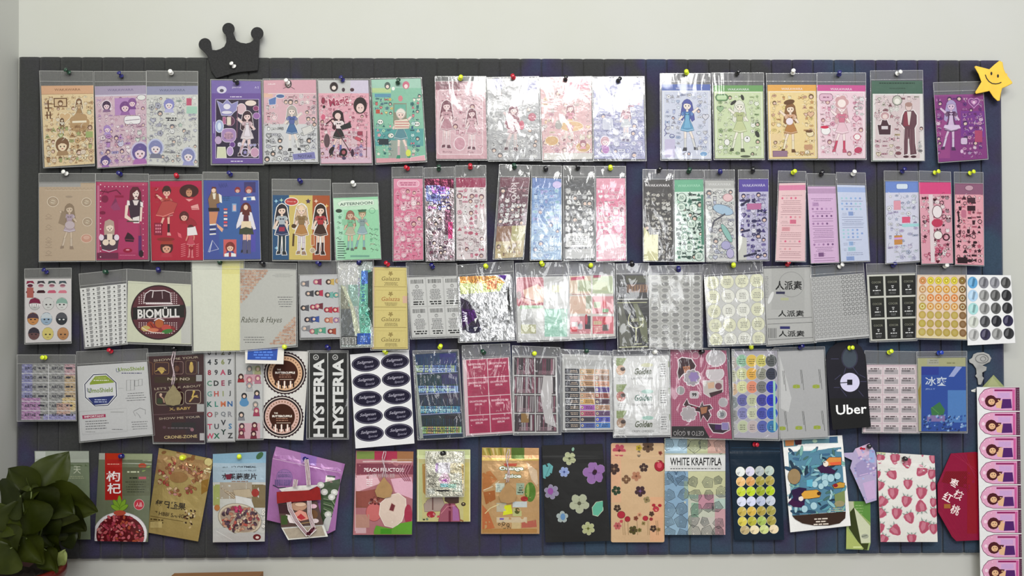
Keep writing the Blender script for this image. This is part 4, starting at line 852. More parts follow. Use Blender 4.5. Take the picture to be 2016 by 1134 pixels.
def s24(a):
    a.zoom(*ZG); a.r(50, 120, 660, 970, '4454a0'); a.r(90, 150, 600, 380, '4a4e9c'); a.r(480, 150, 600, 260, '38306c'); a.r(220, 300, 440, 900, '3c62a4'); a.r(480, 560, 600, 880, '504cac'); dk = '28203c'
    a.t('NANA', 262, 185, 50, '2c3474', 90, ang=-.1); a.lines(210, 300, 350, 3, 18, 10, '2c4c80')
    a.p([(135, 260), (145, 205), (185, 205), (195, 270), (225, 280), (245, 360), (190, 380), (200, 440), (120, 440), (105, 330)], '8c6c50', dk, 3); a.e(162, 235, 22, 28, 'f0d0b8'); a.p([(138, 230), (150, 198), (182, 205), (188, 225), (160, 215)], '6c2818'); a.p([(215, 270), (245, 290), (250, 370), (225, 360)], 'f0ece8'); a.p([(150, 270), (185, 265), (180, 330), (160, 330)], 'e8e0d0')
    a.p([(105, 420), (220, 420), (225, 455), (110, 460)], '281c1c'); a.p([(115, 460), (210, 460), (185, 590), (120, 600)], 'd08c68')
    for i in range(5): a.p([(120, 590 + i * 25), (185, 585 + i * 25), (188, 598 + i * 25), (122, 604 + i * 25)], 'f0ece4' if i % 2 == 0 else '303458')
    a.p([(190, 580), (265, 640), (250, 675), (200, 620)], 'e8b090'); a.bust(412, 235, 30, '8c3038', 'e8b8a8', '4060a8'); a.bust(530, 235, 36, '9c4848', 'e8c0b0', '4868b0'); a.p([(475, 310), (590, 300), (600, 340), (470, 340)], 'f0f0f0', dk, 3); a.r(505, 310, 555, 350, '4070b8')
    a.girl(500, 370, 540, '702828', 'f0e4cc', '3c4834', 'f0d0c0', '5c5c78', '282838', dk=dk, pose=0); a.p([(440, 470), (480, 455), (490, 560), (400, 640), (400, 600)], 'e8e4f0', dk, 3); a.p([(520, 455), (560, 470), (605, 640), (580, 650), (530, 560)], 'e8e4f0', dk, 3); a.p([(455, 560), (550, 560), (560, 640), (500, 620), (445, 640)], 'ecd8b8'); a.p([(480, 460), (500, 480), (525, 460), (530, 560), (470, 560)], '602838')
    a.p([(435, 640), (565, 635), (580, 695), (430, 695)], '3c4430', dk, 3); a.p([(465, 400), (480, 370), (520, 370), (535, 410), (540, 500), (460, 490)], '602020'); a.e(498, 415, 22, 28, 'f0d0b8'); a.p([(470, 700), (505, 700), (505, 760), (470, 760)], 'ecb8a8'); a.p([(520, 700), (550, 700), (550, 760), (520, 760)], 'ecb8a8'); a.r(468, 755, 506, 900, '54547c'); a.r(518, 755, 552, 900, '54547c')
    a.r(265, 420, 308, 640, '345090')
    for i, c in enumerate(('d86860', 'e8e0e0', 'd86860', 'f0f0f0', 'e04858', 'e0a0a8')): a.r(268, 425 + i * 34, 305, 445 + i * 34, c)
    a.r(355, 375, 400, 460, '88acd4'); a.r(365, 390, 395, 450, 'e0b8b8'); a.ln([(150, 760), (105, 880), (215, 850), (150, 760), (120, 885)], 7, 'd8dcec'); a.p(R(265, 750, 400, 930), 'd06060'); a.bust(335, 830, 48, '7c2c28', 'f0c8b0', '404c9c'); a.p([(275, 900), (330, 885), (395, 900), (395, 930), (275, 930)], 'f0f0f0'); a.r(320, 885, 345, 930, 'a02c40')
item(2, 'blue sticker sheet', 'blue sticker sheet with red haired schoolgirls, second row', [401, 355, 510, 355, 513, 510, 401, 511], s24, [399, 338, 509, 339, 514, 513, 400, 514], '4454a0', 'gloss', 0, pins='n 454 344', flap=353, group=G2)
def s25(a):
    a.zoom(*ZG); a.r(760, 280, 950, 970, '22507c'); a.r(950, 280, 1195, 970, 'd2bc6c'); a.r(1195, 280, 1400, 970, 'a8532c'); dk = '2a1818'
    a.p(E(975, 355, 66, 36), 'c03c38', 'f4ecea', 8); a.t('Dress up', 975, 355, 18, 'f0d8d0', 90)
    for x, y, c in ((815, 350, 'a8d8f0'), (870, 340, 'b8e0c0'), (820, 840, 'a8d8f0'), (1232, 350, 'f0d8c8'), (1342, 400, 'f0c870')): a.p(ST(x, y, 24, .35, 4), c)
    a.p(ST(1150, 352, 30, .5), '3c2050')
    g = lambda cx, h, t, s, l, so, sh: a.girl(cx, 385, 540, h, t, s, 'f0d4c4', so, sh, legs=l, o='f6f2f0', ow=11, dk=dk)
    g(875, '241c28', 'b0b8c0', '20305c', '1c3440', '1c3440', '1c2028'); g(1080, 'd8b898', '8c7048', 'b48048', 'dccfd8', 'e0d4dc', 'a08068'); g(1278, '301810', 'b03038', '3c2014', 'ecccb8', '3c1818', '2c1410')
    a.r(845, 620, 905, 665, 'a02c48'); a.e(1075, 415, 48, 28, 'd8c098', 'f6f2f0', 4); a.e(1078, 425, 26, 30, 'f0d4b8'); a.p(E(1000, 610, 26, 22), '4c3014'); a.p(rot(R(985, 690, 1005, 820), 995, 755, .05), '4c3014'); a.p(HT(1092, 850, 14), '4c3014')
    a.p(R(1180, 700, 1212, 810), 'c07844', 'f2e8d8', 5); a.p(E(1195, 865, 24, 24), 'b8a890', 'f2e8d8', 5)
item(2, 'striped blue yellow orange sticker sheet', 'sticker sheet striped blue, yellow and orange with three dressed women', [537, 384, 649, 385, 650, 512, 537, 511], s25, [535, 352, 651, 353, 652, 514, 536, 514], 'd2bc6c', 'gloss', 0, pins='n 592 358', flap=374, group=G2)
def s26(a):
    a.zoom(*ZG); a.r(1400, 290, 1930, 970, '9cd8b0'); a.r(1410, 330, 1880, 440, 'c4e8cc'); a.r(1410, 440, 1520, 960, 'b0e0c4'); a.p([(1455, 370), (1500, 345), (1830, 335), (1840, 385), (1480, 410)], 'dff0e0', '90b8a0', 3); a.t('AFTERNOON', 1650, 375, 30, '486458', 340, ang=-.06, bold=.02); dk = '4c6050'
    a.e(1470, 452, 34, 20, '1c3828'); a.ring(1818, 450, 30, 28, 5, '68a080'); a.girl(1590, 450, 430, 'a06858', '78b890', 'b8b49c', 'dcb8a0', '90b8b8', '587068', dk=dk); a.girl(1715, 440, 430, '9c8864', '8ca0a0', '94aeb8', 'dcc0a4', '88b0b8', '84745c', dk=dk, long=0, pose=2)
    a.p([(1665, 440), (1760, 435), (1750, 460), (1680, 465)], '3c6c50')
    for i in range(8): a.r(1455, 770 + i * 24, 1525 + (i % 3) * 12, 779 + i * 24, '2c5040')
    a.scatter(1440, 490, 1520, 760, 22, ['6ca488', '8cc4a4', 'c8e8d4'], None, dk, kinds=(1, 2, 6, 9)); a.scatter(1790, 620, 1880, 880, 20, ['7cc49c', 'd8ecc8', 'a8d8b8'], None, dk, kinds=(4, 6, 9)); a.r(1590, 915, 1790, 935, '74a894'); a.p([(1500, 540), (1560, 540), (1555, 600), (1505, 600)], '90c8a4')
item(2, 'mint green sticker sheet', 'mint green sticker sheet with two young women, second row', [656, 390, 744, 387, 750, 509, 662, 512], s26, [654, 360, 744, 360, 751, 511, 660, 514], '9cd8b0', 'gloss', 1, pins='w 697 364', flap=381, group=G2)
def strip(bgc, hd, cols, dk, o=None, txt=None, hdh=19, tc='f4f0f4', q=4.6, fill=.97, extra=None, kinds=(0, 1, 2, 3, 4, 5, 6, 7, 8, 10), gap=2.15):
    def f(a):
        a.r(0, 0, a.W, a.H, bgc)
        if hd: a.r(0, 0, a.W, hdh, hd)
        if txt: a.t(txt, a.W / 2, hdh * .5, 5.2, tc, a.W * .78)
        a.scatter(3, hdh + 2, a.W - 3, a.H - 3, q, cols, o, dk, fill=fill, kinds=kinds, gap=gap)
        if extra: extra(a)
    return f
def x27(a): a.p(RR(8, 4, 50, 15, 5), 'e8a8c0', 'f4dce6', 1); a.lines(12, 7, 46, 2, 4, 2, 'b85c80')
item(2, 'narrow pink sticker strip in the second row', 'narrow pink sticker strip with white outlined stickers, leftmost strip', [775, 352, 832, 352, 833, 511, 775, 513], strip('dc7c9c', 'e090ac', ['e8a0b8', 'f0c4d0', 'd86c90', 'eab4c4'], '8c3858', 'f6e4ec', extra=x27), [771, 329, 833, 328, 834, 513, 773, 515], 'dc7c9c', 'gloss', 0, pins='r 803 332', flap=349, group=G2)
def x28(a): a.r(2, 13, 30, 44, '7c84b8'); a.r(12, 15, 40, 30, '9460a8'); a.r(38, 60, 50, 110, '6c4858'); a.scatter(4, 14, 50, 60, 4, ['8c90d0', 'c070b0', 'd4d8e8', '60589c'], None, '2c2448', gap=2.1); a.r(44, 85, 53, 118, 'b0406c')
item(2, 'silver and violet sticker strip', 'silver violet sticker strip with maroon header, crowded tiny stickers', [836, 352, 893, 352, 895, 512, 840, 513], strip('a8989c', '60283c', ['7c4c5c', 'b8a8ac', '9c8088', 'd8d4d8', '685468'], '2c2028', 'd8d0d4', hdh=19, extra=x28, gap=2.1, q=4.2), [834, 330, 895, 328, 896, 514, 838, 515], 'a8989c', 'silver', 1, pins='g 864 333', flap=350, group=G2)
item(2, 'white and crimson sticker strip', 'white pink sticker strip with crimson header, shining under film', [898, 350, 956, 350, 957, 510, 899, 511], strip('e2d4d8', '9c2c54', ['d890a4', 'e8e4e6', 'c8b8bc', 'c85c78', 'b8a8ac'], '6c3c4c', 'f2eef0'), [896, 326, 957, 325, 959, 513, 898, 513], 'e2d4d8', 'wrap', 2, pins='r 926 330', flap=349, group=G2)
def x210(a):
    a.r(0, 96, a.W, a.H, '8c6448'); a.r(30, 96, a.W, a.H, 'b8b07c'); a.r(0, 126, a.W, a.H, 'c0ac80'); a.scatter(3, 50, a.W - 3, 90, 4.5, ['e8e8e8', 'c8c4c8', 'd8d0d0'], None, '2c1c20', gap=2)
    a.t('kiyo', 28, 28, 20, 'e0d0d4', 34, ang=1.5); a.scatter(3, 130, a.W - 3, a.H - 3, 4, ['d8b890', '8c6c50', 'e4dcb0'], None, '50382c')
item(2, 'tilted maroon sticker strip', 'maroon and olive sticker strip hanging at a tilt, second row', [985, 349, 1044, 349, 1029, 506, 974, 509], strip('5c1c34', '6c2c40', ['d8ccd0', '8c4c5c', 'b890a0'], '2c0c18', extra=x210), [983, 323, 1045, 325, 1031, 511, 970, 511], '5c1c34', 'wrap', 2, pins='g 1013 329', flap=347, group=G2)
def x211(a): a.r(0, 90, a.W, a.H, '9cbce0'); a.scatter(3, 88, a.W - 3, a.H - 3, 4.6, ['b8d4f0', '88a8dc', 'd8e8f8'], 'dcecf8', '3c5c98'); a.p(E(50, 12, 9, 7), 'c8b8e8')
item(2, 'sky blue sticker strip', 'sky blue sticker strip under wrinkled film, second row', [1048, 350, 1105, 352, 1105, 511, 1045, 511], strip('6c94cc', '5878b8', ['90b4e4', 'c0d8f4', '5c84c8', '8cc4d0', 'a8a8e4'], '2c4484', 'cce0f4', extra=x211), [1046, 325, 1106, 326, 1107, 513, 1043, 513], '6c94cc', 'wrap', 2, pins='k 1075 333', flap=348, group=G2)
def x212(a): a.p(RR(5, 108, 48, 132, 5), 'c8c8c8', 'f0f0f0', 1); a.lines(9, 113, 44, 5, 3.5, 2, '4c4c4c'); a.r(2, 138, a.W - 2, a.H - 3, 'b8b8b8')
item(2, 'black and white sticker strip', 'black sticker strip with white stickers, second row', [1111, 352, 1170, 353, 1170, 511, 1111, 512], strip('2c2c2e', '222224', ['e8e8e8', 'c8c8c8', '909090', 'f2f2f2'], '1c1c1c', 'd8d8d8', extra=x212, gap=2.1), [1108, 326, 1171, 327, 1172, 513, 1109, 514], '2c2c2e', 'wrap', 2, pins='k 1138 331', flap=348, group=G2)
def x213(a): a.p(RR(8, 112, 46, 134, 6), 'f0c8d4', 'f8e8ee', 1); a.r(4, 134, a.W - 3, a.H - 3, 'ecc0cc'); a.e(50, 62, 4, 5, '7c2c48')
item(2, 'rose pink sticker strip', 'rose pink sticker strip with white stickers, right of black strip', [1174, 351, 1231, 351, 1232, 512, 1174, 514], strip('dc6c90', 'e494ac', ['f0e0e6', 'e8a0b4', 'f4f0f2', 'd87c98'], '7c3450', 'f6eaf0', extra=x213), [1172, 327, 1232, 327, 1234, 514, 1173, 516], 'dc6c90', 'wrap', 2, pins='y 1202 332', flap=348, group=G2)
def x214(a): a.p([(0, 92), (12, 108), (28, 108), (28, a.H), (0, a.H)], 'd4d09c')
item(2, 'charcoal sticker strip', 'charcoal sticker strip with grey stickers and olive corner, second row', [1267, 354, 1325, 354, 1325, 513, 1268, 513], strip('3c3836', '3a3634', ['9c9890', 'c8c4bc', '706c68', 'b0aca4'], '1c1a18', None, 'WAKAWARA', 22, gap=2.0, extra=x214), [1265, 333, 1326, 334, 1327, 515, 1266, 515], '3c3836', 'gloss', 2, pins='k 1297 336', flap=352, group=G2)
def x215(a):
    for x, y, r_ in ((14, 35, 8), (13, 54, 8), (37, 56, 8), (33, 87, 8), (19, 113, 7), (28, 134, 8), (47, 151, 8)): a.e(x, y, r_, r_, 'd8e8dc', '28584a', 1); a.lines(x - 5, y - 3, x + 5, 3, 2.6, 1.4, '3c6c58')
    a.r(52, 30, 57, 128, '4c8c74')
item(2, 'green headed sticker strip', 'white sticker strip with sea green header and dark green stickers', [1328, 354, 1385, 353, 1387, 515, 1329, 514], strip('dceee4', '6cb490', ['1c4c3c', '3c7c64', '143c30', '2c6450', 'a8d4bc'], '0c2c20', None, 'WAKAWARA', 24, 'a8dcc0', extra=x215, gap=2.0), [1327, 334, 1385, 334, 1388, 516, 1328, 516], 'dceee4', 'gloss', 1, pins='g 1356 338', flap=352, group=G2)
def x216(a): a.p(E(34, 58, 20, 9, ang=.3), 'a8c4dc', '5c6c84', .8); a.p(E(40, 104, 5, 20, ang=-.5), '90c0b8', '4c605c', .8); a.ln([(8, 104), (16, 80), (38, 66)], 3, '50505c'); a.p(E(44, 34, 9, 7), 'e8c4c8', 'b06c78', .8); a.p(E(38, 128, 9, 8), 'b0acd4', '5c5c88', .8); a.p(E(46, 144, 7, 9), 'c0b8dc', '5c5c88', .8)
item(2, 'white outline sticker strip', 'white sticker strip with fine outlined sketches, second row', [1388, 355, 1445, 355, 1449, 514, 1392, 514], strip('d8d8d6', 'b8b8b6', ['ccccd0', 'dcdcdc', 'b8bcd0', 'c4ccc8', 'bcbcb8'], '5c5c64', '8c8c94', 'WAKAWARA', 16, 'dcdcdc', extra=x216), [1386, 334, 1446, 334, 1450, 516, 1390, 516], 'd8d8d6', 'gloss', 1, pins='n 1418 339', flap=353, group=G2)
def x217(a):
    for x, y in ((8, 40), (34, 52), (52, 66), (30, 92), (44, 150)): a.p(ST(x, y, 5, .3, 4), '1c1840')
    a.ln([(3, 52), (22, 40)], 4, '1c1840'); a.ln([(3, 104), (22, 100)], 4, '241c4c'); a.r(16, 48, 44, 60, 'c070a0'); a.p([(0, 110), (16, 116), (16, a.H), (0, a.H)], 'cfcfc8'); a.ln([(10, 152), (36, 146)], 4, '1c1840')
item(2, 'violet sticker strip', 'white violet sticker strip with violet header and dark stars', [1455, 353, 1513, 352, 1512, 511, 1454, 512], strip('c4c0dc', '5c4ca4', ['8c80bc', '4c3c84', 'a8a0cc', '30285c', 'd4d0e8'], '201848', None, 'WAKAWARA', 25, 'e4e0f4', extra=x217, gap=2.1), [1453, 334, 1513, 334, 1515, 514, 1453, 514], 'c4c0dc', 'gloss', 1, pins='k 1482 337', flap=352, group=G2)
def memo(bgc, hd, dk, acc, seed):
    def f(a):
        a.r(0, 0, a.W, a.H, bgc); a.r(0, 4, a.W, 14, hd); r = random.Random(seed); W = a.W
        y = 24
        while y < a.H - 8:
            k = r.random()
            if k < .35: a.lines(6, y, W - 6, 1, 1, 1, dk); y += 3.6
            elif k < .6: n = r.randint(3, 5); [a.e(8 + i * 9, y + 2, 2.2, 2.2, r.choice(acc), n=8) for i in range(n)]; y += 7
            elif k < .8: x = r.uniform(6, W * .5); a.r(x, y, x + r.uniform(8, 16), y + 8, r.choice(acc)); a.lines(x + 1, y + 2, x + 14, 2, 3, .8, dk); a.lines(6, y + 3, x - 2, 2, 3, .8, dk) if x > 14 else None; y += 11
            else: a.ln([(6, y), (W - 8, y)], .8, dk); a.ln([(6, y + 5), (W - 8, y + 5)], .8, dk); y += 8
    return f
item(2, 'pale pink planner strip', 'pale pink planner sticker strip with tiny lists, second row', [1534, 361, 1586, 360, 1585, 514, 1527, 513], memo('ecc8cc', 'e088ac', 'a87c84', ['e0a0a8', 'd8b8bc', 'e07090'], 3), [1532, 336, 1587, 337, 1587, 516, 1526, 515], 'ecc8cc', 'paper', 0, pins='y 1561 340', flap=357, group=G2)
item(2, 'lilac planner strip', 'lilac planner sticker strip with tiny tables, second row', [1590, 367, 1645, 367, 1652, 516, 1597, 518], memo('dcb8dc', 'c09cc0', '88608c', ['a478a8', 'c49cc8', '7c5484'], 7), [1588, 341, 1645, 342, 1653, 518, 1596, 519], 'dcb8dc', 'paper', 0, pins='k 1617 343', flap=365, group=G2)
item(2, 'ice blue planner strip', 'ice blue planner sticker strip with tiny tables, second row', [1648, 364, 1703, 365, 1712, 513, 1656, 515], memo('ccd4ec', 'a4b8e4', '7c84a8', ['8ca4d8', 'a8d0dc', '98b8e4'], 11), [1646, 339, 1704, 340, 1713, 515, 1655, 517], 'ccd4ec', 'paper', 0, pins='w 1679 343', flap=362, group=G2)
def x221(a): a.p(RR(22, 5, 44, 15, 3), 'dce8f4', '4c68b0', .8); a.r(16, 38, 30, 56, 'e4a0b0'); a.r(32, 70, 48, 82, 'e05c80'); a.r(16, 106, 32, 124, 'cc9050'); a.r(16, 110, 32, 114, 'd8a8e0'); a.r(32, 84, 66, 90, 'a8dce0')
item(2, 'blue headed animal sticker strip', 'white sticker strip with blue header and small animals, second row', [1743, 357, 1808, 357, 1811, 513, 1745, 518], strip('d8d8ea', '7490d4', ['c0c0dc', 'e4e4e8', 'b0b8d0', 'd8e0e8', 'c4b8dc'], '54546c', None, None, 22, fill=.8, extra=x221, q=4.2, kinds=(1, 3, 4, 5, 6, 8), gap=2.5), [1740, 336, 1808, 337, 1811, 516, 1743, 520], 'd8d8ea', 'gloss', 0, pins='n 1776 338', flap=356, group=G2)
def x222(a):
    a.r(18, 24, 26, 158, 'e8d8dc'); a.e(34, 58, 9, 12, 'f2e8ea', '5c1c30', 1.2); a.e(34, 104, 8, 8, 'f2ece8', '5c1c30', 1.2); a.e(33, 80, 11, 8, 'c43c5c'); a.p(HT(30, 34, 3.5), '3c0c1c'); a.p(HT(32, 156, 4), '5c0c24'); a.ring(50, 108, 6, 6, 2.5, '3c1020'); a.t('87', 36, 134, 12, 'c05070', 18, bold=.04)
item(2, 'hot pink headed sticker strip', 'pink sticker strip with hot pink header and white pets, second row', [1809, 359, 1872, 359, 1876, 518, 1815, 519], strip('e4a4b4', 'dc4c84', ['b04464', 'e8c8cc', '4c1c2c', 'd87890', 'f0e0e2'], '3c1420', None, None, 23, fill=.8, extra=x222, q=4.2, kinds=(0, 1, 2, 3, 8, 11)), [1809, 336, 1872, 338, 1877, 519, 1814, 521], 'e4a4b4', 'gloss', 0, pins='y 1840 340', flap=356, group=G2)
def x223(a): a.e(28, 9, 8, 5, 'c8a0b0', '5c3c50', .8); a.r(24, 28, 40, 38, '4c2c38'); a.r(24, 44, 40, 54, '3c1c28'); a.ln([(6, 56), (8, 76)], 3, '2c0c18'); a.p(RR(12, 52, 22, 68, 4), 'c87890'); a.r(4, 146, 24, 158, '2c1018')
item(2, 'salmon pink sticker strip', 'salmon pink sticker strip with dark items, rightmost of second row', [1880, 361, 1936, 361, 1937, 522, 1881, 520], strip('ecA8b4', '94607c', ['d8788c', '3c1824', 'c86078', 'f0ccd0', '5c2838', '2c1018'], '24101a', None, None, 22, fill=.85, extra=x223, q=4.2, kinds=(1, 2, 4, 6, 8, 10, 11)), [1878, 338, 1936, 339, 1938, 524, 1880, 522], 'ecA8b4', 'gloss', 0, pins='y 1909 341', flap=360, group=G2)
# ------------------------------------------------------------------ third row
G3 = 'sticker packs in the third row'; S3 = 'sticker pack'
ZK, ZL, ZM, ZN, ZO = (30, 500, 5.449), (370, 500, 5.449), (720, 500, 5.04), (1110, 500, 5.04), (1490, 500, 3.833)
def s31(a):
    a.zoom(*ZK); a.r(95, 260, 610, 960, 'd9d4d6')
    for i, c in enumerate(('8c2848', '3c3440', '3c4c4c', '44545c')):
        x = 160 + i * 116; a.p([(x - 42, 325), (x - 34, 290), (x + 30, 288), (x + 48, 320), (x, 308)], c); a.e(x, 340, 30, 18, 'b87c8c' if i else '6c2040'); a.p([(x - 48, 410), (x - 30, 390), (x + 30, 388), (x + 48, 408), (x + 40, 420), (x - 40, 420)], ('5c1c30', '3c1420', 'c85c78', 'd87c90')[i]); a.ln([(x - 20, 335), (x + 30, 335)], 6, '2c2428')
    a.r(125, 360, 195, 470, 'b06058')
    for j, row in enumerate((((210, 'c0c0c0', '7c2044'), (355, 'd4d4d4', 'd4d4d4'), (500, 'd8d8d8', '8cb0a4')), ((190, 'c88c54', '4c3a48'), (335, '98b0c8', 'ccd4dc'), (497, '30343c', '54545c')), ((200, '6c4c4c', '34303c'), (350, 'd8c878', 'd8c878'), (512, 'b88458', 'c08c60')))):
        for (x, f, h) in row:
            y = 535 + j * 150 + (10 if j == 1 else 20 if j == 2 else 0); a.e(x, y, 60, 66, f, '6c6468', 3); a.p([(x - 62, y), (x - 50, y - 45), (x, y - 66), (x + 50, y - 45), (x + 62, y), (x + 20, y - 8), (x - 20, y - 8)], h)
            a.e(x - 22, y + 8, 11, 8, 'f0f0f0' if f == '30343c' else '2c2428', n=8); a.e(x + 22, y + 8, 11, 8, 'f0f0f0' if f == '30343c' else '2c2428', n=8); a.ln([(x - 14, y + 38), (x + 14, y + 38)], 4, '3c2c2c')
    for i in range(5): a.p([(156 + i * 24, 535), (178 + i * 24, 535), (167 + i * 24, 575)], 'f0e8ec')
item(3, 'sheet of hats and heads', 'white sheet of hat and mask head stickers, leftmost of the third row', [49, 549, 140, 548, 140, 672, 50, 675], s31, [48, 529, 141, 527, 141, 676, 48, 678], 'd9d4d6', 'paper', 0, pins='n 92 536', flap=548, group=G3, cat=S3)
def s32(a):
    W, H = a.W, a.H; a.r(0, 0, W, H, 'e6e6e6')
    for i in range(9):
        for j in range(14):
            x, y = W * i / 9 + 1, H * j / 14 + 1
            if i % 2 == 0: a.p(ST(x + W / 18, y + 4, 2.4, .5, 4), '3c3c3c'); a.add([R(x, y + 7, x + W / 9 - 1, y + 7.5)], 'a0a0a0')
            else: a.add([R(x + 1, y + 1, x + W / 9 - 2, y + 2.4), R(x + 1.5, y + 3.4, x + W / 9 - 2, y + 4.8), R(x + 1, y + 5.8, x + W / 9 - 3, y + 7)], '444444')
item(3, 'sheet of tiny label stickers', 'white sheet with grid of tiny black labels, left of the BIOMÜLL sticker', [157, 568, 249, 558, 251, 676, 168, 684], s32, [155, 539, 250, 529, 252, 678, 166, 687], 'e6e6e6', 'paper', 1, pins='g 209 536', flap=563, group=G3, cat=S3)
def s33(a):
    a.zoom(*ZK); a.r(1200, 280, 1900, 970, 'd6d8c2'); a.r(1780, 560, 1880, 960, 'c8c8c4'); a.e(1537, 627, 298, 294, '2a1018', n=48); a.e(1537, 627, 284, 280, '5a2430', n=48)
    for i in range(17):
        for j in range(6):
            for q in (420, 740):
                x, y = 1330 + i * 25, q + j * 22
                if (x - 1537) ** 2 + (y - 627) ** 2 < 270 ** 2: a.add([E(x, y, 7, 7, 6)], 'd8c4c8')
    a.p([(1260, 575), (1815, 545), (1815, 680), (1260, 705)], '181416'); a.t('BIOMÜLL', 1537, 628, 118, 'ece8e8', 450, ang=-.02, bold=.03)
    a.ln([(1310, 570), (1765, 550)], 8, 'f0e8e8'); a.ln([(1310, 698), (1765, 680)], 8, 'c8a8b0')
    a.p([(1380, 520), (1400, 430), (1450, 395), (1500, 400), (1600, 395), (1660, 420), (1670, 520)], '3c1420', 'f0e4e8', 9); a.r(1400, 528, 1690, 540, 'f0e4e8'); a.ln([(1480, 400), (1470, 470)], 10, 'e8dce0'); a.ln([(1575, 400), (1580, 480)], 7, 'b8a4ac')
    a.p(E(1530, 800, 190, 46), '8c2c30'); a.e(1450, 770, 40, 46, 'a83c28'); a.e(1545, 745, 46, 48, 'b86030'); a.e(1620, 790, 52, 34, 'c04c44'); a.e(1400, 800, 50, 30, 'c8b068'); a.p(E(1630, 830, 60, 24, ang=-.2), '3c7c38'); a.e(1480, 815, 60, 20, 'd87858'); a.ln([(1360, 790), (1410, 820), (1470, 840), (1600, 850)], 8, 'f0dcd0'); a.ln([(1490, 715), (1540, 690), (1600, 715)], 12, 'e8e0e4'); a.ln([(1450, 745), (1480, 790)], 8, '50201c')
item(3, 'round BIOMÜLL sticker', 'white sheet with round dark BIOMÜLL sticker in a clear bag', [252, 553, 376, 560, 376, 678, 250, 673], s33, [249, 529, 377, 536, 378, 681, 248, 677], 'd6d8c2', 'paper', 1, pins='n 312 533', flap=555, group=G3, cat=S3)
def s34(a):
    a.r(0, 0, a.W, a.H, 'e2e4d8'); a.r(a.W * .58, 0, a.W, a.H, 'f2eda6'); a.r(a.W * .58, 10, a.W, 26, 'ebe494')
item(3, 'white and yellow pouch', 'large shiny white pouch with yellow right half, third row', [378, 512, 480, 514, 473, 690, 381, 692], s34, [376, 509, 482, 511, 475, 692, 378, 695], 'e2e4d8', 'wrap', 1, pins='g 433 517', flap=528, group=G3, cat='pouch')
def s35(a):
    a.zoom(*ZL); a.r(550, 150, 1170, 1040, 'c2c2be'); dk = '8c6a5a'
    for x0, y0, x1, y1, t in ((560, 165, 860, 530, 0), (860, 640, 1160, 970, 1)):
        n = 0
        for i in range(12):
            for j in range(12):
                x, y = x0 + (x1 - x0) * (i + .5) / 12, y0 + (y1 - y0) * (j + .5) / 12; k = i / 12 + j / 12
                if (k < 1.0) if t == 0 else (k > .95): a.motif(a.rnd.choice((5, 5, 8)), x + a.rnd.uniform(-6, 6), y + a.rnd.uniform(-6, 6), 15, a.rnd.choice(('d0ac98', 'c8a08c', 'dcc0ac')), None, dk)
    a.t('Rabins & Hayes', 790, 715, 80, '4a4c3c', 440, shear=.35); a.lines(900, 215, 1130, 3, 14, 4, '8c8c8c'); a.lines(960, 460, 1130, 5, 25, 7, '5c5c60'); a.lines(590, 890, 830, 3, 27, 8, '6c6c6c'); a.ln([(560, 165), (1155, 175), (1155, 965)], 4, 'dcdcdc')
item(3, 'floral invitation sheet', 'grey invitation sheet with brown flowers in two corners and script', [473, 528, 583, 531, 583, 680, 473, 690], s35, [472, 516, 585, 518, 586, 683, 472, 693], 'c2c2be', 'paper', 1, pins='k 519 521', flap=529, group=G3, cat=S3)
def s36(a):
    a.zoom(*ZL); a.r(1180, 210, 1700, 900, 'c6c6ca')
    for i, (x, y, c, c2) in enumerate(((1250, 320, '8c8c90', '70707a'), (1385, 300, 'c06484', '8c3058'), (1520, 300, '3c2420', 'd0b060'), (1620, 290, 'c8a878', 'd0a8c0'), (1300, 425, '54545c', '3c3c44'), (1400, 420, '28242c', 'b8284c'), (1510, 440, '4c4c50', '78b4ac'), (1600, 440, '5caca0', '5c98a8'),
              (1250, 580, '2c2c34', '50505c'), (1350, 570, 'a82c54', '801c40'), (1400, 560, 'c86080', '6c2030'), (1500, 600, 'a83044', 'c03048'), (1590, 600, 'b82840', 'd04860'), (1290, 705, '2c2438', '585c70'), (1360, 700, '284080', '3050a0'), (1505, 710, 'c06c58', 'd08870'), (1600, 710, 'b080b0', 'a890a8'), (1260, 800, 'a0a0a4', '888890'), (1345, 830, 'c07080', '58a080'), (1430, 820, '70b098', '50a088'), (1540, 830, '902c34', 'a84830'))):
        a.p([(x - 5, y - 22), (x + 48, y - 34), (x + 48, y + 34), (x - 5, y + 22)], c2, '4c3c44', 2); a.e(x - 14, y, 26, 26, c, '2c2024', 3); a.e(x - 8, y, 15, 15, 'e8c8b4')
item(3, 'sheet of tiny dolls', 'grey sheet of sideways doll stickers, third row', [590, 542, 667, 540, 671, 664, 592, 665], s36, [587, 513, 668, 513, 672, 667, 590, 669], 'c6c6ca', 'paper', 1, pins='n 629 520', flap=541, group=G3, cat=S3)
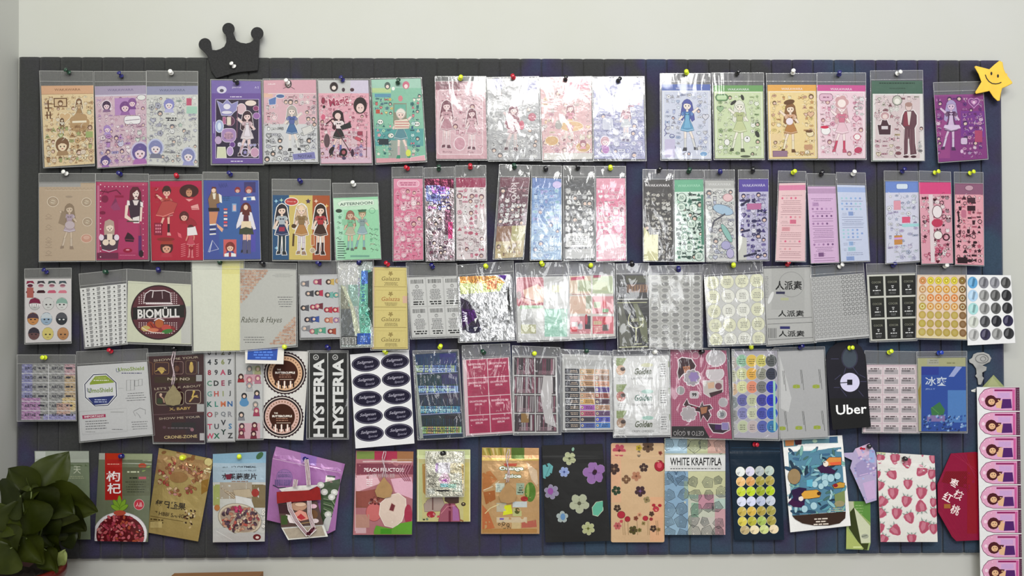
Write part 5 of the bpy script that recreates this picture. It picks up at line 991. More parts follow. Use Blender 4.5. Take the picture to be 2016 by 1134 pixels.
def s37(a):
    a.zoom(*ZL); a.r(1600, 60, 1990, 1000, 'c8d0cc'); a.r(1610, 80, 1830, 330, 'e4e4e2'); a.p([(1640, 330), (1730, 540), (1800, 850), (1640, 870)], '9c9c8c'); a.r(1640, 590, 1790, 890, '7c7f80'); a.r(1720, 330, 1830, 560, 'a8c8bc'); a.p([(1640, 330), (1690, 350), (1790, 600), (1850, 860), (1790, 860), (1740, 560)], 'e0e4c8')
    a.p([(1860, 180), (1960, 170), (1950, 540), (1960, 860), (1850, 880), (1830, 600)], '84ccb4'); a.r(1860, 180, 1930, 320, '5c84d0'); a.p([(1930, 200), (1990, 180), (1990, 820), (1930, 620)], '3c4c44'); a.t('X E L I N E', 1880, 385, 34, '2858a8', 250, ang=PI / 2, bold=.02); a.t('KELINE', 1835, 360, 26, 'a09cc8', 200, ang=PI / 2)
    a.scatter(1850, 520, 1950, 780, 20, ['70b8a0', 'b0e0d0', '4c9c88'], None, '2c6c60', kinds=(8, 11, 5)); a.r(1815, 850, 1960, 970, '3864c0'); a.lines(1830, 880, 1940, 4, 18, 8, 'a0bce8'); a.r(1648, 882, 1815, 980, '1c1c1c'); a.r(1656, 892, 1805, 972, 'e4e4e0'); a.bars(1662, 896, 1800, 968)
item(3, 'blue and mint foil pouch', 'silver, mint and blue foil pouch with barcode, left of yellow label sheet', [664, 515, 733, 515, 734, 682, 672, 683], s37, [662, 512, 736, 513, 736, 684, 670, 686], 'c8d0cc', 'silver', 2, pins='n 706 518', flap=527, group=G3, cat='pouch')
def s38(a):
    a.r(0, 0, a.W, a.H, 'dccb84'); a.r(-1, 0, 4, a.H, 'e4c094')
    for j in range(4):
        y = j * 40 + 2; a.p(FL(36, y + 10, 5, 5, .6, 0.3), 'a08c50'); a.t('Galazza', 36, y + 20, 8, '7c6838' if j != 1 else 'a85c30', 36, shear=.2); a.lines(22, y + 27.5, 52, 3, 2.4, 1, '6c5c30'); a.ln([(2, y + 36), (a.W - 2, y + 36)], .8, '8c7840'); a.ln([(6, y + 34), (6, y + 3), (66, y + 3), (66, y + 33)], .5, 'bca860')
    a.r(60, 56, 70, 70, 'e0b8a0')
item(3, 'yellow label sheet', 'yellow sheet of four labels with brown script, third row', [734, 526, 801, 527, 803, 687, 732, 687], s38, [731, 524, 804, 525, 806, 690, 729, 690], 'dccb84', 'paper', 0, pins='r 764 521', group=G3, cat=S3)
def s39(a):
    a.r(0, 0, a.W, a.H, 'c0c0c0')
    for i in range(3):
        for j in range(2):
            x, y = 3 + i * 34, 2 + j * 58; a.r(x, y, x + 31, y + 55, 'd2d2d2'); a.bars(x + 3, y + 3, x + 28, y + 11, '303030'); a.ring(x + 15, y + 17, 3, 3, .8, '3c3c3c', 12); a.t('7', x + 15, y + 17, 3.6, '2c2c2c'); a.lines(x + 3, y + 23, x + 28, 8, 2.7, 1.1, '3c3c3c'); a.lines(x + 2, y + 46, x + 30, 2, 4.4, 2.6, '141414')
item(3, 'grey barcode label sheet', 'grey sheet of six barcode labels, right of yellow label sheet', [801, 546, 899, 543, 905, 662, 811, 665], s39, [799, 517, 900, 519, 907, 665, 808, 668], 'c0c0c0', 'paper', 1, pins='n 852 526', flap=543, group=G3, cat=S3)
def s310(a):
    a.zoom(*ZM); a.r(900, 200, 1500, 880, 'b4b4b4'); a.p([(930, 220), (1290, 218), (1390, 290), (940, 320)], 'c88c4c'); a.p([(930, 290), (1370, 290), (1330, 370), (940, 400)], 'ccd494'); a.r(1200, 250, 1300, 350, 'dc9068'); a.p([(940, 430), (1020, 470), (1080, 560), (1140, 720), (960, 760)], '302838'); a.p([(955, 540), (1080, 560), (1100, 640), (960, 730)], '38104c'); a.t('NAV', 985, 620, 44, 'e8e0f0', 100, ang=-PI / 2, bold=.03)
    a.p(E(1070, 750, 80, 36), '242038'); a.p([(1390, 320), (1420, 330), (1450, 700), (1425, 690)], '1c1c1c'); a.ln([(960, 270), (1100, 300), (1270, 240), (1370, 290)], 8, 'f0d890'); a.p([(1310, 210), (1400, 210), (1380, 260)], '4c2878')
    for i in range(60): x, y = a.rnd.uniform(1050, 1480), a.rnd.uniform(350, 860); a.p([(x, y), (x + a.rnd.uniform(20, 60), y + a.rnd.uniform(-40, 20)), (x + a.rnd.uniform(10, 40), y + a.rnd.uniform(10, 50))], a.rnd.choice(('e4e4e4', '8c8c8c', 'cacaca', '5c5c5c', 'd8d8d4')))
item(3, 'crumpled silver pouch', 'crumpled silver foil pouch with orange top and purple corner', [902, 545, 1004, 540, 1014, 669, 905, 672], s310, [898, 522, 1011, 513, 1018, 671, 902, 675], 'b4b4b4', 'silver', 2, pins='y 957 525', flap=542, group=G3, cat='pouch')
def s311(a):
    a.zoom(*ZM); a.r(1490, 220, 2016, 880, 'cccccc'); a.p(RR(1495, 230, 1765, 520, 30), 'b8606c'); a.p([(1560, 360), (1700, 300), (1760, 340), (1765, 480), (1640, 490), (1580, 440)], 'ecc4b0'); a.p([(1540, 430), (1640, 460), (1700, 490), (1620, 505), (1560, 470)], 'e4a8a4'); a.ln([(1545, 425), (1680, 470)], 8, '8c3848'); a.e(1520, 410, 24, 40, '6c3c34'); a.r(1530, 510, 1760, 545, 'a8cca8')
    a.r(1540, 545, 1660, 700, 'b8b8b8'); a.p([(1640, 540), (1760, 540), (1765, 780), (1700, 700)], 'e4e4e4'); a.r(1540, 700, 1690, 790, 'b4b48c'); a.t('I ICY', 1610, 735, 36, 'c0bc94', 130); a.p(R(1775, 545, 2000, 820), '98ccb8'); a.p([(1930, 550), (1990, 560), (2000, 800), (1960, 740)], 'c0e0d4'); a.r(1780, 230, 2000, 340, 'c0c0c0'); a.r(1850, 310, 1940, 380, 'dcdcb8')
item(3, 'pouch printed with a pink hand', 'clear pouch printed with pink hand at left and mint at right', [1016, 545, 1119, 544, 1121, 668, 1020, 671], s311, [1014, 518, 1120, 515, 1123, 671, 1018, 674], 'cccccc', 'wrap', 2, pins='y 1068 521', flap=543, group=G3, cat='pouch')
def s312(a):
    a.zoom(1100, 505, 5.815); a.r(110, 200, 600, 940, 'd6d0cc'); cs = (('d8c0a8', 'b8c4a0'), ('dcb8a4', 'd89098'), ('d08890', 'd8707c'))
    for j in range(3):
        for i in range(2): x, y = 125 + i * 262, 225 + j * 230; a.r(x, y, x + 240, y + 200, cs[j][i])
    a.p([(140, 240), (300, 225), (290, 260), (140, 275)], 'c04060'); a.p([(395, 215), (480, 212), (480, 240), (395, 245)], 'a83058'); a.r(215, 275, 370, 400, 'b4bc98'); a.r(400, 290, 560, 390, 'c0c8a0'); a.ln([(230, 290), (230, 400)], 10, '6c7c58'); a.ln([(400, 260), (480, 255)], 8, 'f0e4d8')
    for k in range(4): a.ring(190, 530, 30 + k * 14, 35 + k * 16, 5, 'e8d0c0')
    a.r(310, 450, 370, 600, '9ca088'); a.r(400, 520, 480, 590, 'd8dcc0'); a.bars(405, 525, 475, 580, '8c9c7c'); a.p(E(520, 540, 18, 50), 'e05c68'); a.r(500, 600, 570, 640, '90b890'); a.r(300, 680, 365, 830, '2c2830'); a.p(E(315, 720, 16, 60), 'b82840'); a.r(400, 740, 490, 780, 'e8e0b8'); a.bars(405, 742, 485, 778, 'b07c60'); a.p(E(525, 740, 20, 50), 'c83040')
    a.r(150, 750, 215, 800, 'e4e4e4'); a.p(R(130, 810, 210, 860), 'd83c4c'); a.r(500, 780, 570, 850, '5c5450'); a.e(245, 800, 28, 36, '7c7c84'); a.lines(400, 800, 490, 4, 18, 8, 'f0dccc'); a.lines(150, 430, 360, 1, 10, 8, 'b06050'); a.lines(400, 640, 570, 1, 1, 8, 'a04040')
item(3, 'sheet of six pink labels', 'sheet of six pink and cream product labels in wrinkled film', [1120, 543, 1206, 541, 1211, 662, 1121, 668], s312, [1118, 516, 1210, 517, 1213, 666, 1119, 671], 'd6d0cc', 'gloss', 2, pins='y 1163 523', flap=540, group=G3, cat=S3)
def s313(a):
    a.zoom(1100, 505, 5.815); a.r(660, 200, 1050, 1090, '201e1c'); a.r(690, 350, 780, 460, '9c9ca0'); a.lines(695, 360, 775, 6, 17, 8, '34343c'); a.r(780, 320, 1020, 410, '6c4424'); a.r(770, 220, 1020, 300, '383818')
    for i in range(14): a.r(790 + i * 16, 330, 796 + i * 16, 405, '9c7040' if i % 2 else '3c2418')
    a.lines(700, 265, 760, 4, 12, 6, 'c8c8c8'); a.ln([(670, 490), (1020, 488)], 7, 'e8e8e0'); a.ln([(670, 530), (1010, 525)], 7, 'd8d8a8'); a.p([(680, 540), (730, 540), (860, 1020), (700, 1030)], '5c5c50'); a.p([(850, 540), (900, 540), (1010, 760), (1020, 1000), (960, 960)], '6c7054')
    a.ln([(820, 650), (800, 700), (800, 770), (850, 812), (890, 820), (940, 800), (965, 760), (960, 700)], 9, 'dcdcb0'); a.ln([(885, 820), (885, 970)], 11, 'dcdcb0'); a.ln([(860, 1000), (950, 1000)], 8, 'c8c8a0'); a.lines(820, 710, 920, 3, 14, 7, 'c0c098'); a.ln([(690, 1040), (1020, 1030)], 9, 'd4d4a4')
item(3, 'black wine glass label', 'black label sheet with pale wine glass drawing, third row', [1214, 541, 1277, 541, 1278, 686, 1217, 689], s313, [1212, 519, 1278, 518, 1280, 689, 1216, 692], '201e1c', 'gloss', 2, pins='k 1245 521', flap=539, group=G3, cat=S3)
def s314(a):
    a.r(0, 0, a.W, a.H, 'b6b6b4')
    for i in range(5):
        for j in range(12):
            x, y = 11 + i * 20.7, 6.5 + j * 12; a.p(RR(x - 9.3, y - 5, x + 9.3, y + 5, 4, 2), 'c8c8c6'); a.add([R(x - 5, y - 3.4, x + 5, y - 2.2), R(x - 7, y - 1.2, x + 7, y), R(x - 6.5, y + 1, x + 6, y + 2.1), R(x - 4, y + 3, x + 4, y + 3.8)], '4c4c4c' if (i + j) % 3 else '707070')
item(3, 'grey sheet of small text ovals', 'grey sheet with five columns of tiny text labels', [1278, 541, 1381, 541, 1382, 686, 1278, 684], s314, [1276, 523, 1383, 521, 1384, 688, 1277, 688], 'b6b6b4', 'paper', 1, pins='n 1336 532', flap=539, group=G3, cat=S3)
def s315(a):
    a.r(0, 0, a.W, a.H, 'd0d0ce')
    for i in range(4):
        for j in range(5):
            x, y = 15 + i * 28.6, 12 + j * 28.5; a.e(x, y, 13, 13.4, 'eeeee4' if (i * j) % 3 else 'e6e6c8', '9c9c98', .6, n=24); a.lines(x - 8, y - 5, x + 8, 4, 3.2, 1.3, '8c8c84')
item(3, 'sheet of white round labels', 'shiny sheet of twenty white round labels, third row', [1386, 545, 1503, 539, 1507, 676, 1396, 680], s315, [1384, 520, 1501, 512, 1509, 679, 1394, 683], 'd0d0ce', 'wrap', 2, pins='y 1444 523', flap=542, group=G3, cat=S3)
def s316(a):
    a.zoom(*ZO); a.r(40, 90, 450, 700, 'bcbcba'); a.p(R(110, 110, 360, 420), 'b4b4b2'); a.ring(260, 230, 95, 95, 3, '8c8c8c'); a.t('人派素', 240, 238, 70, '1c1c1c', 200, bold=.02); a.r(145, 284, 212, 302, '2c2c4c'); a.lines(60, 170, 90, 14, 12, 5, '8c8c8c', 0)
    a.t('人派素', 258, 450, 50, '1c1c1c', 195, bold=.02); a.ln([(80, 492), (415, 478)], 3, '3c3c3c'); a.ln([(80, 530), (420, 515), (425, 630), (90, 650)], 3, '3c3c3c', True); a.r(175, 546, 250, 566, '2c2c6c'); a.t('人派素', 262, 602, 48, '1c1c1c', 195, bold=.02); a.bars(85, 560, 150, 635, '6c6c6c'); a.r(180, 330, 240, 350, 'b8bc98'); a.p(E(105, 330, 14, 50, ang=.4), 'e4e4e4')
item(3, 'grey calligraphy label sheet', 'grey label sheet with black Chinese calligraphy, third row', [1503, 529, 1596, 526, 1606, 672, 1511, 679], s316, [1501, 525, 1597, 522, 1608, 675, 1509, 682], 'bcbcba', 'paper', 0, pins='r 1550 521', group=G3, cat=S3)
def s317(a):
    a.r(0, 0, a.W, a.H, 'b8b8b8')
    for i in range(13):
        for j in range(14):
            x, y = 5 + i * 8.2, 5 + j * 9; a.ring(x, y, 2.9, 3.1, 1.1, ('5c5c5c' if i > 6 and j < 9 else '8c8c8c'), 10)
    a.r(0, a.H - 4, a.W, a.H, 'c8c8c8')
item(3, 'sheet of tiny grey rings', 'pale grey sheet dotted with rows of tiny rings, third row', [1597, 546, 1700, 538, 1711, 662, 1605, 671], s317, [1595, 524, 1700, 517, 1713, 665, 1603, 674], 'b8b8b8', 'paper', 0, pins='w 1652 525', flap=541, group=G3, cat=S3)
def s318(a):
    a.r(0, 0, a.W, a.H, 'd6d6cc')
    for i in range(3):
        for j in range(3):
            x, y = 3.5 + i * 31, 3.5 + j * 42.5; a.r(x, y, x + 27, y + 39, '1a1a16'); a.r(x + 3, y, x + 24, y + 9, '25261a'); a.t('COCOR', x + 13.5, y + 12, 4, 'a0a08c', 18); a.add([R(x + 11, y + 19, x + 16, y + 20.5), R(x + 12, y + 22, x + 15, y + 24)], 'dcdcdc'); a.lines(x + 5, y + 27, x + 22, 1, 1, 2, 'e4e4e4'); a.lines(x + 7, y + 32, x + 20, 2, 2.5, .9, '8c8c8c')
item(3, 'sheet of nine black labels', 'white sheet of nine black square labels, third row', [1707, 541, 1802, 538, 1803, 668, 1714, 671], s318, [1705, 519, 1804, 518, 1806, 671, 1712, 674], 'd6d6cc', 'gloss', 1, pins='n 1758 523', flap=538, group=G3, cat=S3)
def s319(a):
    a.r(0, 0, a.W, a.H, 'f0d8c0'); a.r(0, 110, a.W, a.H, 'ecdcae')
    for i in range(6):
        for j in range(7):
            x, y = 11 + i * 15.8, 11.5 + j * 17; c = ('f0e04c' if j == 0 and i else 'ecac4c' if j == 1 and i else 'f09050' if j in (2,) and i else 'e8a85c' if j == 3 and i else 'c8b058' if j == 4 and i < 5 else 'c0a850')
            if i == 5: c = '8c6840'
            if i == 0: c = ('e89868', 'd8a474', 'd8b484', 'c8b450', 'ccb058', 'c4b04c', 'c8b45c')[j]
            a.e(x, y, 6.6, 7.2, c, 'a08048', .6, n=18)
            if j < 4: a.ring(x, y, 3.4, 3.6, 1.2, 'f8f4c8' if j else '9c8c20', 12); a.e(x, y, 1.2, 1.2, 'b07028' if j else 'f4f0c0', n=8)
            else: a.e(x, y, 4, 4.4, tone(c, 1.12), n=12)
item(3, 'sheet of yellow and orange dots', 'sheet of yellow, orange and gold round stickers, third row', [1806, 541, 1901, 541, 1903, 668, 1804, 665], s319, [1804, 522, 1903, 522, 1905, 670, 1802, 668], 'f0d8c0', 'paper', 0, pins='w 1860 524', flap=541, group=G3, cat=S3)
def s320(a):
    a.r(0, 0, a.W, a.H, 'e2e2e4')
    for i in range(4):
        for j in range(5):
            x, y = 12 + i * 22.4, 15 + j * 25.4
            c = (('5c9ccc', 'a8c8e4', 'a0d0d0', 'c4c8c0', 'b0b0b0')[j] if i == 0 else ('7c7c84', '8c8c8c', '8c8c8c', '4c4c50', '3c3850')[j] if i == 1 else ('84848c', '5c5c5c', '585858', '2c2c34', '8c8c8c')[j] if i == 2 else ('4c4c4c', '303034', '303034', '302c48', '343438')[j])
            a.e(x, y, 10, 11.4, c, 'c0c0c4', .5, n=24); a.p(E(x - 2, y - 2, 4, 8, ang=.5), tone(c, 1.2)); a.p([(x + 1, y - 9), (x + 6, y - 7), (x + 2, y + 8), (x - 2, y + 7)], tone(c, .75))
item(3, 'sheet of grey discs', 'white sheet of twenty grey foil discs overhanging the board edge', [1903, 541, 1990, 542, 1999, 675, 1905, 680], s320, None, 'e2e2e4', 'paper', 0, group=G3, cat=S3, pins='', lift=.001)

# ------------------------------------------------------------------ fourth row
G4 = 'sticker packs in the fourth row'
ZP, ZQ, ZR, ZS, ZT = (20, 670, 5.305), (390, 670, 5.4), (680, 670, 4.688), (1100, 670, 4.48), (1530, 660, 4.148)
def s41(a):
    W, H = a.W, a.H; a.r(0, 0, W, H, '9c9c9c')
    for (x0, y0, x1, y1, c) in ((0, 0, .2, .6, '8c8cb8'), (.8, 0, 1, .35, 'c09ca4'), (.8, .2, 1, .6, 'c0a888'), (0, .6, .35, 1, 'b488b4'), (.75, .6, 1, .85, 'd8c08c'), (.65, .7, .9, .9, 'c8a498'), (.4, .9, 1, 1, '9c98c8')): a.r(W * x0, H * y0, W * x1, H * y1, c)
    for j in range(26):
        for i in range(18): a.add([[(i * 6, j * 4.3 + 1), (i * 6 + 4, j * 4.3 + 2.4), (i * 6 + 4, j * 4.3 + 3.4), (i * 6, j * 4.3 + 2)]], ('5c5c5c', 'c8c8c8', '707078')[(i + j) % 3])
    for j in range(6):
        a.r(0, j * 18.4 + 17.4, W, j * 18.4 + 18.4, 'e4e4e8')
        for i in range(2): a.t('AIRTAE', 17 + i * 53, j * 18.4 + 8, 5.5, '26263a', 22, bold=.02); a.lines(32 + i * 53, j * 18.4 + 6, 50 + i * 53, 1, 1, 3.5, '3c3c48')
    a.r(W / 2 - .5, 0, W / 2 + .5, H, 'e4e4e8')
item(4, 'holographic silver label sheet', 'silver rainbow sheet of twelve small labels, leftmost of the fourth row', [43, 717, 148, 717, 149, 827, 42, 827], s41, [33, 698, 149, 698, 151, 829, 33, 830], '9c9c9c', 'gloss', 0, pins='y 89 704', flap=716, group=G4, cat=S3)
def s42(a):
    a.zoom(145, 680, 5.67); a.r(30, 170, 900, 1090, 'd4d4d6'); O = lambda r_: [(302 + r_ * math.cos(PI / 8 + k * PI / 4 - .05), 498 + r_ * math.sin(PI / 8 + k * PI / 4 - .05)) for k in range(8)]
    a.p(O(202), 'f0f0f4'); a.p(O(194), '24284c'); a.p(O(184), 'e4e4e8'); a.p([(180, 420), (240, 345), (360, 335), (450, 405), (450, 415), (180, 440)], '94a83c'); a.lines(215, 385, 400, 1, 1, 10, 'f0f0e0'); a.lines(240, 360, 370, 1, 1, 8, 'c8d088')
    a.t('UmoShield', 300, 500, 52, '7c9438', 270, ang=-.05, bold=.02); a.p([(158, 585), (455, 560), (385, 650), (230, 665)], '2c3878'); a.lines(210, 602, 390, 2, 24, 10, 'c8d0f0'); a.t('U', 170, 500, 50, '303c6c')
    a.t('UmoShield', 640, 262, 42, '88a040', 290, ang=-.05, bold=.02); a.lines(535, 305, 770, 1, 1, 9, '3c3c6c', 0); a.t('U', 492, 278, 44, '384c70')
    for (x0, y0, x1, y1) in ((590, 388, 635, 505), (635, 388, 678, 500), (682, 392, 725, 455), (725, 380, 765, 450)): a.ln([(x0, y0), (x1, y0 - 3), (x1, y1 - 3), (x0, y1)], 4, '4c4c50', True)
    a.lines(565, 530, 820, 4, 26, 7, '6c6c70', ang=-.05); a.ln([(60, 740), (590, 700), (600, 960), (100, 1000)], 3, 'a8a8ac', True); a.p([(95, 782), (355, 765), (360, 800), (100, 822)], 'b0305c'); a.t('IMPORTANT', 230, 792, 22, 'f4e4ea', 220, ang=-.06, bold=.03); a.lines(130, 840, 390, 4, 28, 8, '58585c', 0, -.05); a.lines(135, 962, 245, 1, 1, 6, '8c8c90', 0)
    a.ln([(670, 735), (740, 700), (800, 720), (800, 770)], 5, '6c6c70'); a.ln([(665, 740), (690, 790), (700, 750), (730, 780), (745, 810)], 5, '808084'); a.lines(625, 850, 845, 4, 26, 7, '6c6c70', ang=-.05); a.ln([(500, 480), (555, 478)], 3, 'a0a0a4'); a.ln([(90, 990), (880, 920)], 2, 'b4b4b8'); a.r(412, 740, 560, 748, 'a8a8a8'); a.lines(425, 935, 550, 1, 1, 6, '5c5c60')
item(4, 'octagon badge leaflet', 'white leaflet with octagon badge in green and blue, fourth row', [152, 721, 289, 712, 302, 855, 158, 869], s42, [150, 692, 291, 686, 305, 857, 156, 872], 'd4d4d6', 'paper', 0, pins='r 219 692', flap=717, group=G4, cat='leaflet', name='leaflet_package')
def s43(a):
    a.zoom(290, 680, 5.67); a.r(0, 100, 660, 1110, '3c1a20'); a.r(430, 780, 660, 1100, '321a28'); a.r(80, 350, 540, 420, '3a2814'); a.r(270, 860, 540, 940, '242024'); gd = 'c8a860'; y_ = 'd8b85c'; W0 = 'cfc0a8'
    a.t('SHOW ME YOUR', 320, 150, 24, W0, 500, ang=-.08); a.ln(RR(80, 190, 240, 320, 20), 5, 'a07850', True); a.ln(RR(290, 180, 400, 320, 20), 5, 'a08078', True); a.ln(RR(430, 170, 550, 320, 20), 5, '7c6850', True)
    a.p([(110, 260), (150, 240), (190, 290), (160, 320)], y_); a.p(E(155, 265, 40, 22), gd); a.ln([(90, 290), (150, 260), (210, 280)], 9, gd); a.p(E(492, 250, 24, 55), gd); a.e(492, 200, 16, 16, y_); a.e(330, 260, 28, 34, '6c4434')
    a.t('NO NO', 350, 375, 30, W0, 250, bold=.02); a.t("LET'S TALK ABOUT", 340, 468, 24, W0, 520, ang=-.07); a.ln(RR(95, 520, 405, 665, 30), 6, 'b0a488', True); a.ln(RR(425, 500, 595, 650, 30), 6, 'c0b0a0', True); a.r(110, 590, 170, 650, '2c3c20')
    a.ln([(140, 560), (175, 590), (190, 640)], 14, 'c8a088'); a.e(150, 550, 16, 16, 'd8b8a0'); a.ln([(470, 630), (520, 570), (560, 560)], 16, gd); a.ln([(500, 580), (520, 520)], 16, y_); a.e(520, 515, 14, 14, y_); a.ln([(520, 570), (570, 580)], 10, gd)
    a.t('X, BABY', 365, 708, 36, gd, 240, bold=.02, ang=-.05); a.ln([(60, 775), (620, 745)], 3, '8c6870'); a.t('SHOW ME YOUR', 360, 808, 24, W0, 460, ang=-.05); a.t('CRONE-ZONE', 372, 1020, 34, 'd8c088', 370, ang=-.04, bold=.02)
    a.lines(170, 915, 560, 1, 1, 14, '6c5c64'); a.e(190, 915, 20, 16, '5c3c48'); a.e(500, 940, 20, 20, '9c6c78'); a.r(545, 330, 610, 400, 'a8a8a8'); a.r(555, 655, 640, 740, 'b8b8b8'); a.r(585, 980, 655, 1060, 'c4c0c4'); a.ln([(10, 180), (60, 200), (60, 330)], 6, '80502c'); a.ln([(570, 180), (570, 320)], 10, '8c8c8c')
item(4, 'dark brown game card', 'dark brown game card with gold lettering and outlined pictures', [290, 702, 401, 697, 402, 871, 303, 870], s43, [288, 695, 402, 690, 404, 874, 301, 874], '3c1a20', 'gloss', 1, pins='k 345 688', group=G4, cat='card pack')
def s44(a):
    a.zoom(*ZQ); a.r(70, 100, 400, 1080, 'cfcfd1'); rows_ = ('0123', '4567', '89AB', 'CDEF', 'GHIJ', 'KLMN', 'OPQR', 'TUVS', 'WXYZ')
    cs = ('3c3c3c 3c3c3c 5c5c38 3c3c3c', '30343c 202428 8c9458 484c50', 'a82c48 44444c c04468 383840', '5c9078 2c2c30 a03c5c 585c60', '6ca098 c0544c a0a874 282c34', '1c6458 3c8c7c d87850 2460a0', 'b03048 8c9090 7c8088 8c8c94', 'd04868 54545c 34343c 3c7cac', 'd0486c 147050 1c3c34 38383c')
    for j, (w, c) in enumerate(zip(rows_, cs)):
        for i, ch in enumerate(w): a.t(ch, 118 + i * 72 + j, (130, 232, 343, 458, 570, 680, 790, 918, 1018)[j] - i * 1.5 + (-40 if (j, i) in ((7, 2), (8, 2)) else 0), 58, c.split()[i], ang=-.02, bold=.035)
item(4, 'alphabet sticker strip', 'white strip of colourful alphabet and number stickers', [403, 690, 461, 689, 462, 868, 409, 869], s44, [401, 688, 462, 688, 463, 870, 407, 871], 'cfcfd1', 'paper', 1, pins='', group=G4, cat=S3)
def s45(a):
    a.zoom(*ZQ); a.r(400, 100, 700, 1060, 'cccccd'); a.r(570, 270, 660, 360, 'c0c4a8'); a.r(490, 360, 660, 440, 'd4a4b0'); a.r(430, 880, 660, 1050, 'dcb0bc')
    for x, y, h, t in ((455, 385, '3c1418', '9c2830'), (545, 300, '8c8c8c', 'a0a0a0'), (635, 300, '9c9c70', 'b4b484'), (545, 415, 'c07888', 'd090a0'), (635, 400, 'b06880', 'c07890'), (545, 480, 'a0a0a8', 'b4b4b8'), (490, 590, '24242c', '5c98c8'), (625, 560, '34302c', '4c4888'), (610, 680, '8c8c8c', 'b0b0b0'), (620, 745, 'b84c6c', 'a83c5c'), (460, 790, '3c3c40', '8c8c94'), (465, 910, '4c2c3c', 'b4506c'), (600, 900, '5c1c30', '8c2c48'), (460, 980, '6c2c40', '8c3c50'), (590, 990, '4c1424', '7c2038')):
        a.p([(x - 28, y + 20), (x + 28, y + 20), (x + 36, y + 62), (x - 36, y + 62)], t, '3c3438', 2); a.e(x, y, 28, 30, h, '2c2428', 2); a.e(x, y + 6, 16, 18, 'ecd0c0')
    a.p(E(490, 665, 50, 40), '5c94c4')
item(4, 'strip of chibi doll stickers', 'pale strip of tiny doll stickers between alphabet and round labels', [464, 692, 517, 692, 517, 863, 466, 865], s45, [462, 689, 520, 689, 519, 866, 464, 867], 'cccccd', 'paper', 0, pins='k 489 700', group=G4, cat=S3)
def s46(a):
    a.zoom(*ZQ); a.r(660, 90, 1190, 1060, 'd0cecc')
    for cx, cy, c1 in ((925, 350, 'd0a888'), (893, 812, 'cca8a0')):
        a.p(ST(cx, cy, 232, .95, 36), '34242a'); a.ring(cx, cy, 205, 205, 8, 'e4dcd4', 44); a.e(cx, cy, 192, 192, '1c1414', n=44); a.e(cx, cy, 182, 182, c1, n=44); a.e(cx, cy, 136, 136, '3c1c10', n=40)
        a.add([E(cx + math.cos(t_) * 160, cy + math.sin(t_) * 160, 9, 9, 6) for t_ in [k * PI / 16 for k in range(32)]], '8c6850')
        a.t('THE', cx - 66, cy - 38, 16, 'e8dcd0', 40, bold=.03); a.t('BUTTERCUPPLE', cx, cy - 6, 22, 'f0e8e0', 210, bold=.04); a.lines(cx - 90, cy + 14, cx + 90, 2, 22, 8, 'a87c68'); a.ln([(cx - 60, cy + 66), (cx + 90, cy + 66)], 4, 'd8c8b8')
        for k in range(7): a.p(RR(cx - 110 + k * 32, cy + 80, cx - 94 + k * 32, cy + 130 + (k * 37 % 40), 8), 'e8d8d0' if k % 2 else '2c1c18')
item(4, 'pair of round brown labels', 'white sheet with two large round brown drip labels', [519, 689, 608, 692, 597, 867, 512, 863], s46, None, 'd0cecc', 'paper', 0, pins='k 556 696', group=G4, cat=S3)
def s47(a):
    a.zoom(*ZQ); a.r(1160, 120, 1620, 1050, '121212'); a.ln([(1182, 132), (1182, 1035), (1588, 1038), (1588, 130)], 6, 'dcdcdc', True); a.ln([(1378, 132), (1378, 1036)], 7, 'e8e8e8')
    for cx in (1283, 1488): a.t('HYSTERIA', cx, 612, 118, 'f0f0f0', 830, ang=-PI / 2, bold=.04); a.ring(cx - 30, 180, 26, 26, 6, 'e8e8e8'); a.t('R', cx - 30, 180, 26, 'e8e8e8', ang=-PI / 2)
item(4, 'black sheet of two upright word labels', 'black sheet of two labels with large white sideways capital letters', [607, 694, 684, 694, 685, 862, 605, 862], s47, [605, 690, 686, 690, 687, 865, 603, 865], '121212', 'gloss', 1, pins='n 647 686', group=G4, cat=S3)
def s48(a):
    a.zoom(*ZR); a.r(30, 80, 650, 1010, 'dedee2')
    for j in range(5):
        for i in range(2):
            cx, cy = (188 if i == 0 else 458) + j * 9, (217 if i == 0 else 197) + j * 161; a.e(cx, cy, 131, 73, '16122a', n=36, ang=-.05); a.ln(E(cx, cy, 121, 64, 32, -.05), 3, '8c88a0', True); a.t('Seligman', cx - 8, cy - 12, 34, 'b8b4c8', 150, ang=-.1, shear=.4); a.t('Special', cx + 30, cy + 26, 26, '9c98b0', 90, ang=-.1, shear=.4)
item(4, 'sheet of dark oval labels', 'white sheet with ten dark navy oval labels', [689, 698, 805, 689, 816, 873, 700, 883], s48, None, 'dedee2', 'paper', 0, pins='y 760 694', group=G4, cat=S3, lift=.001)
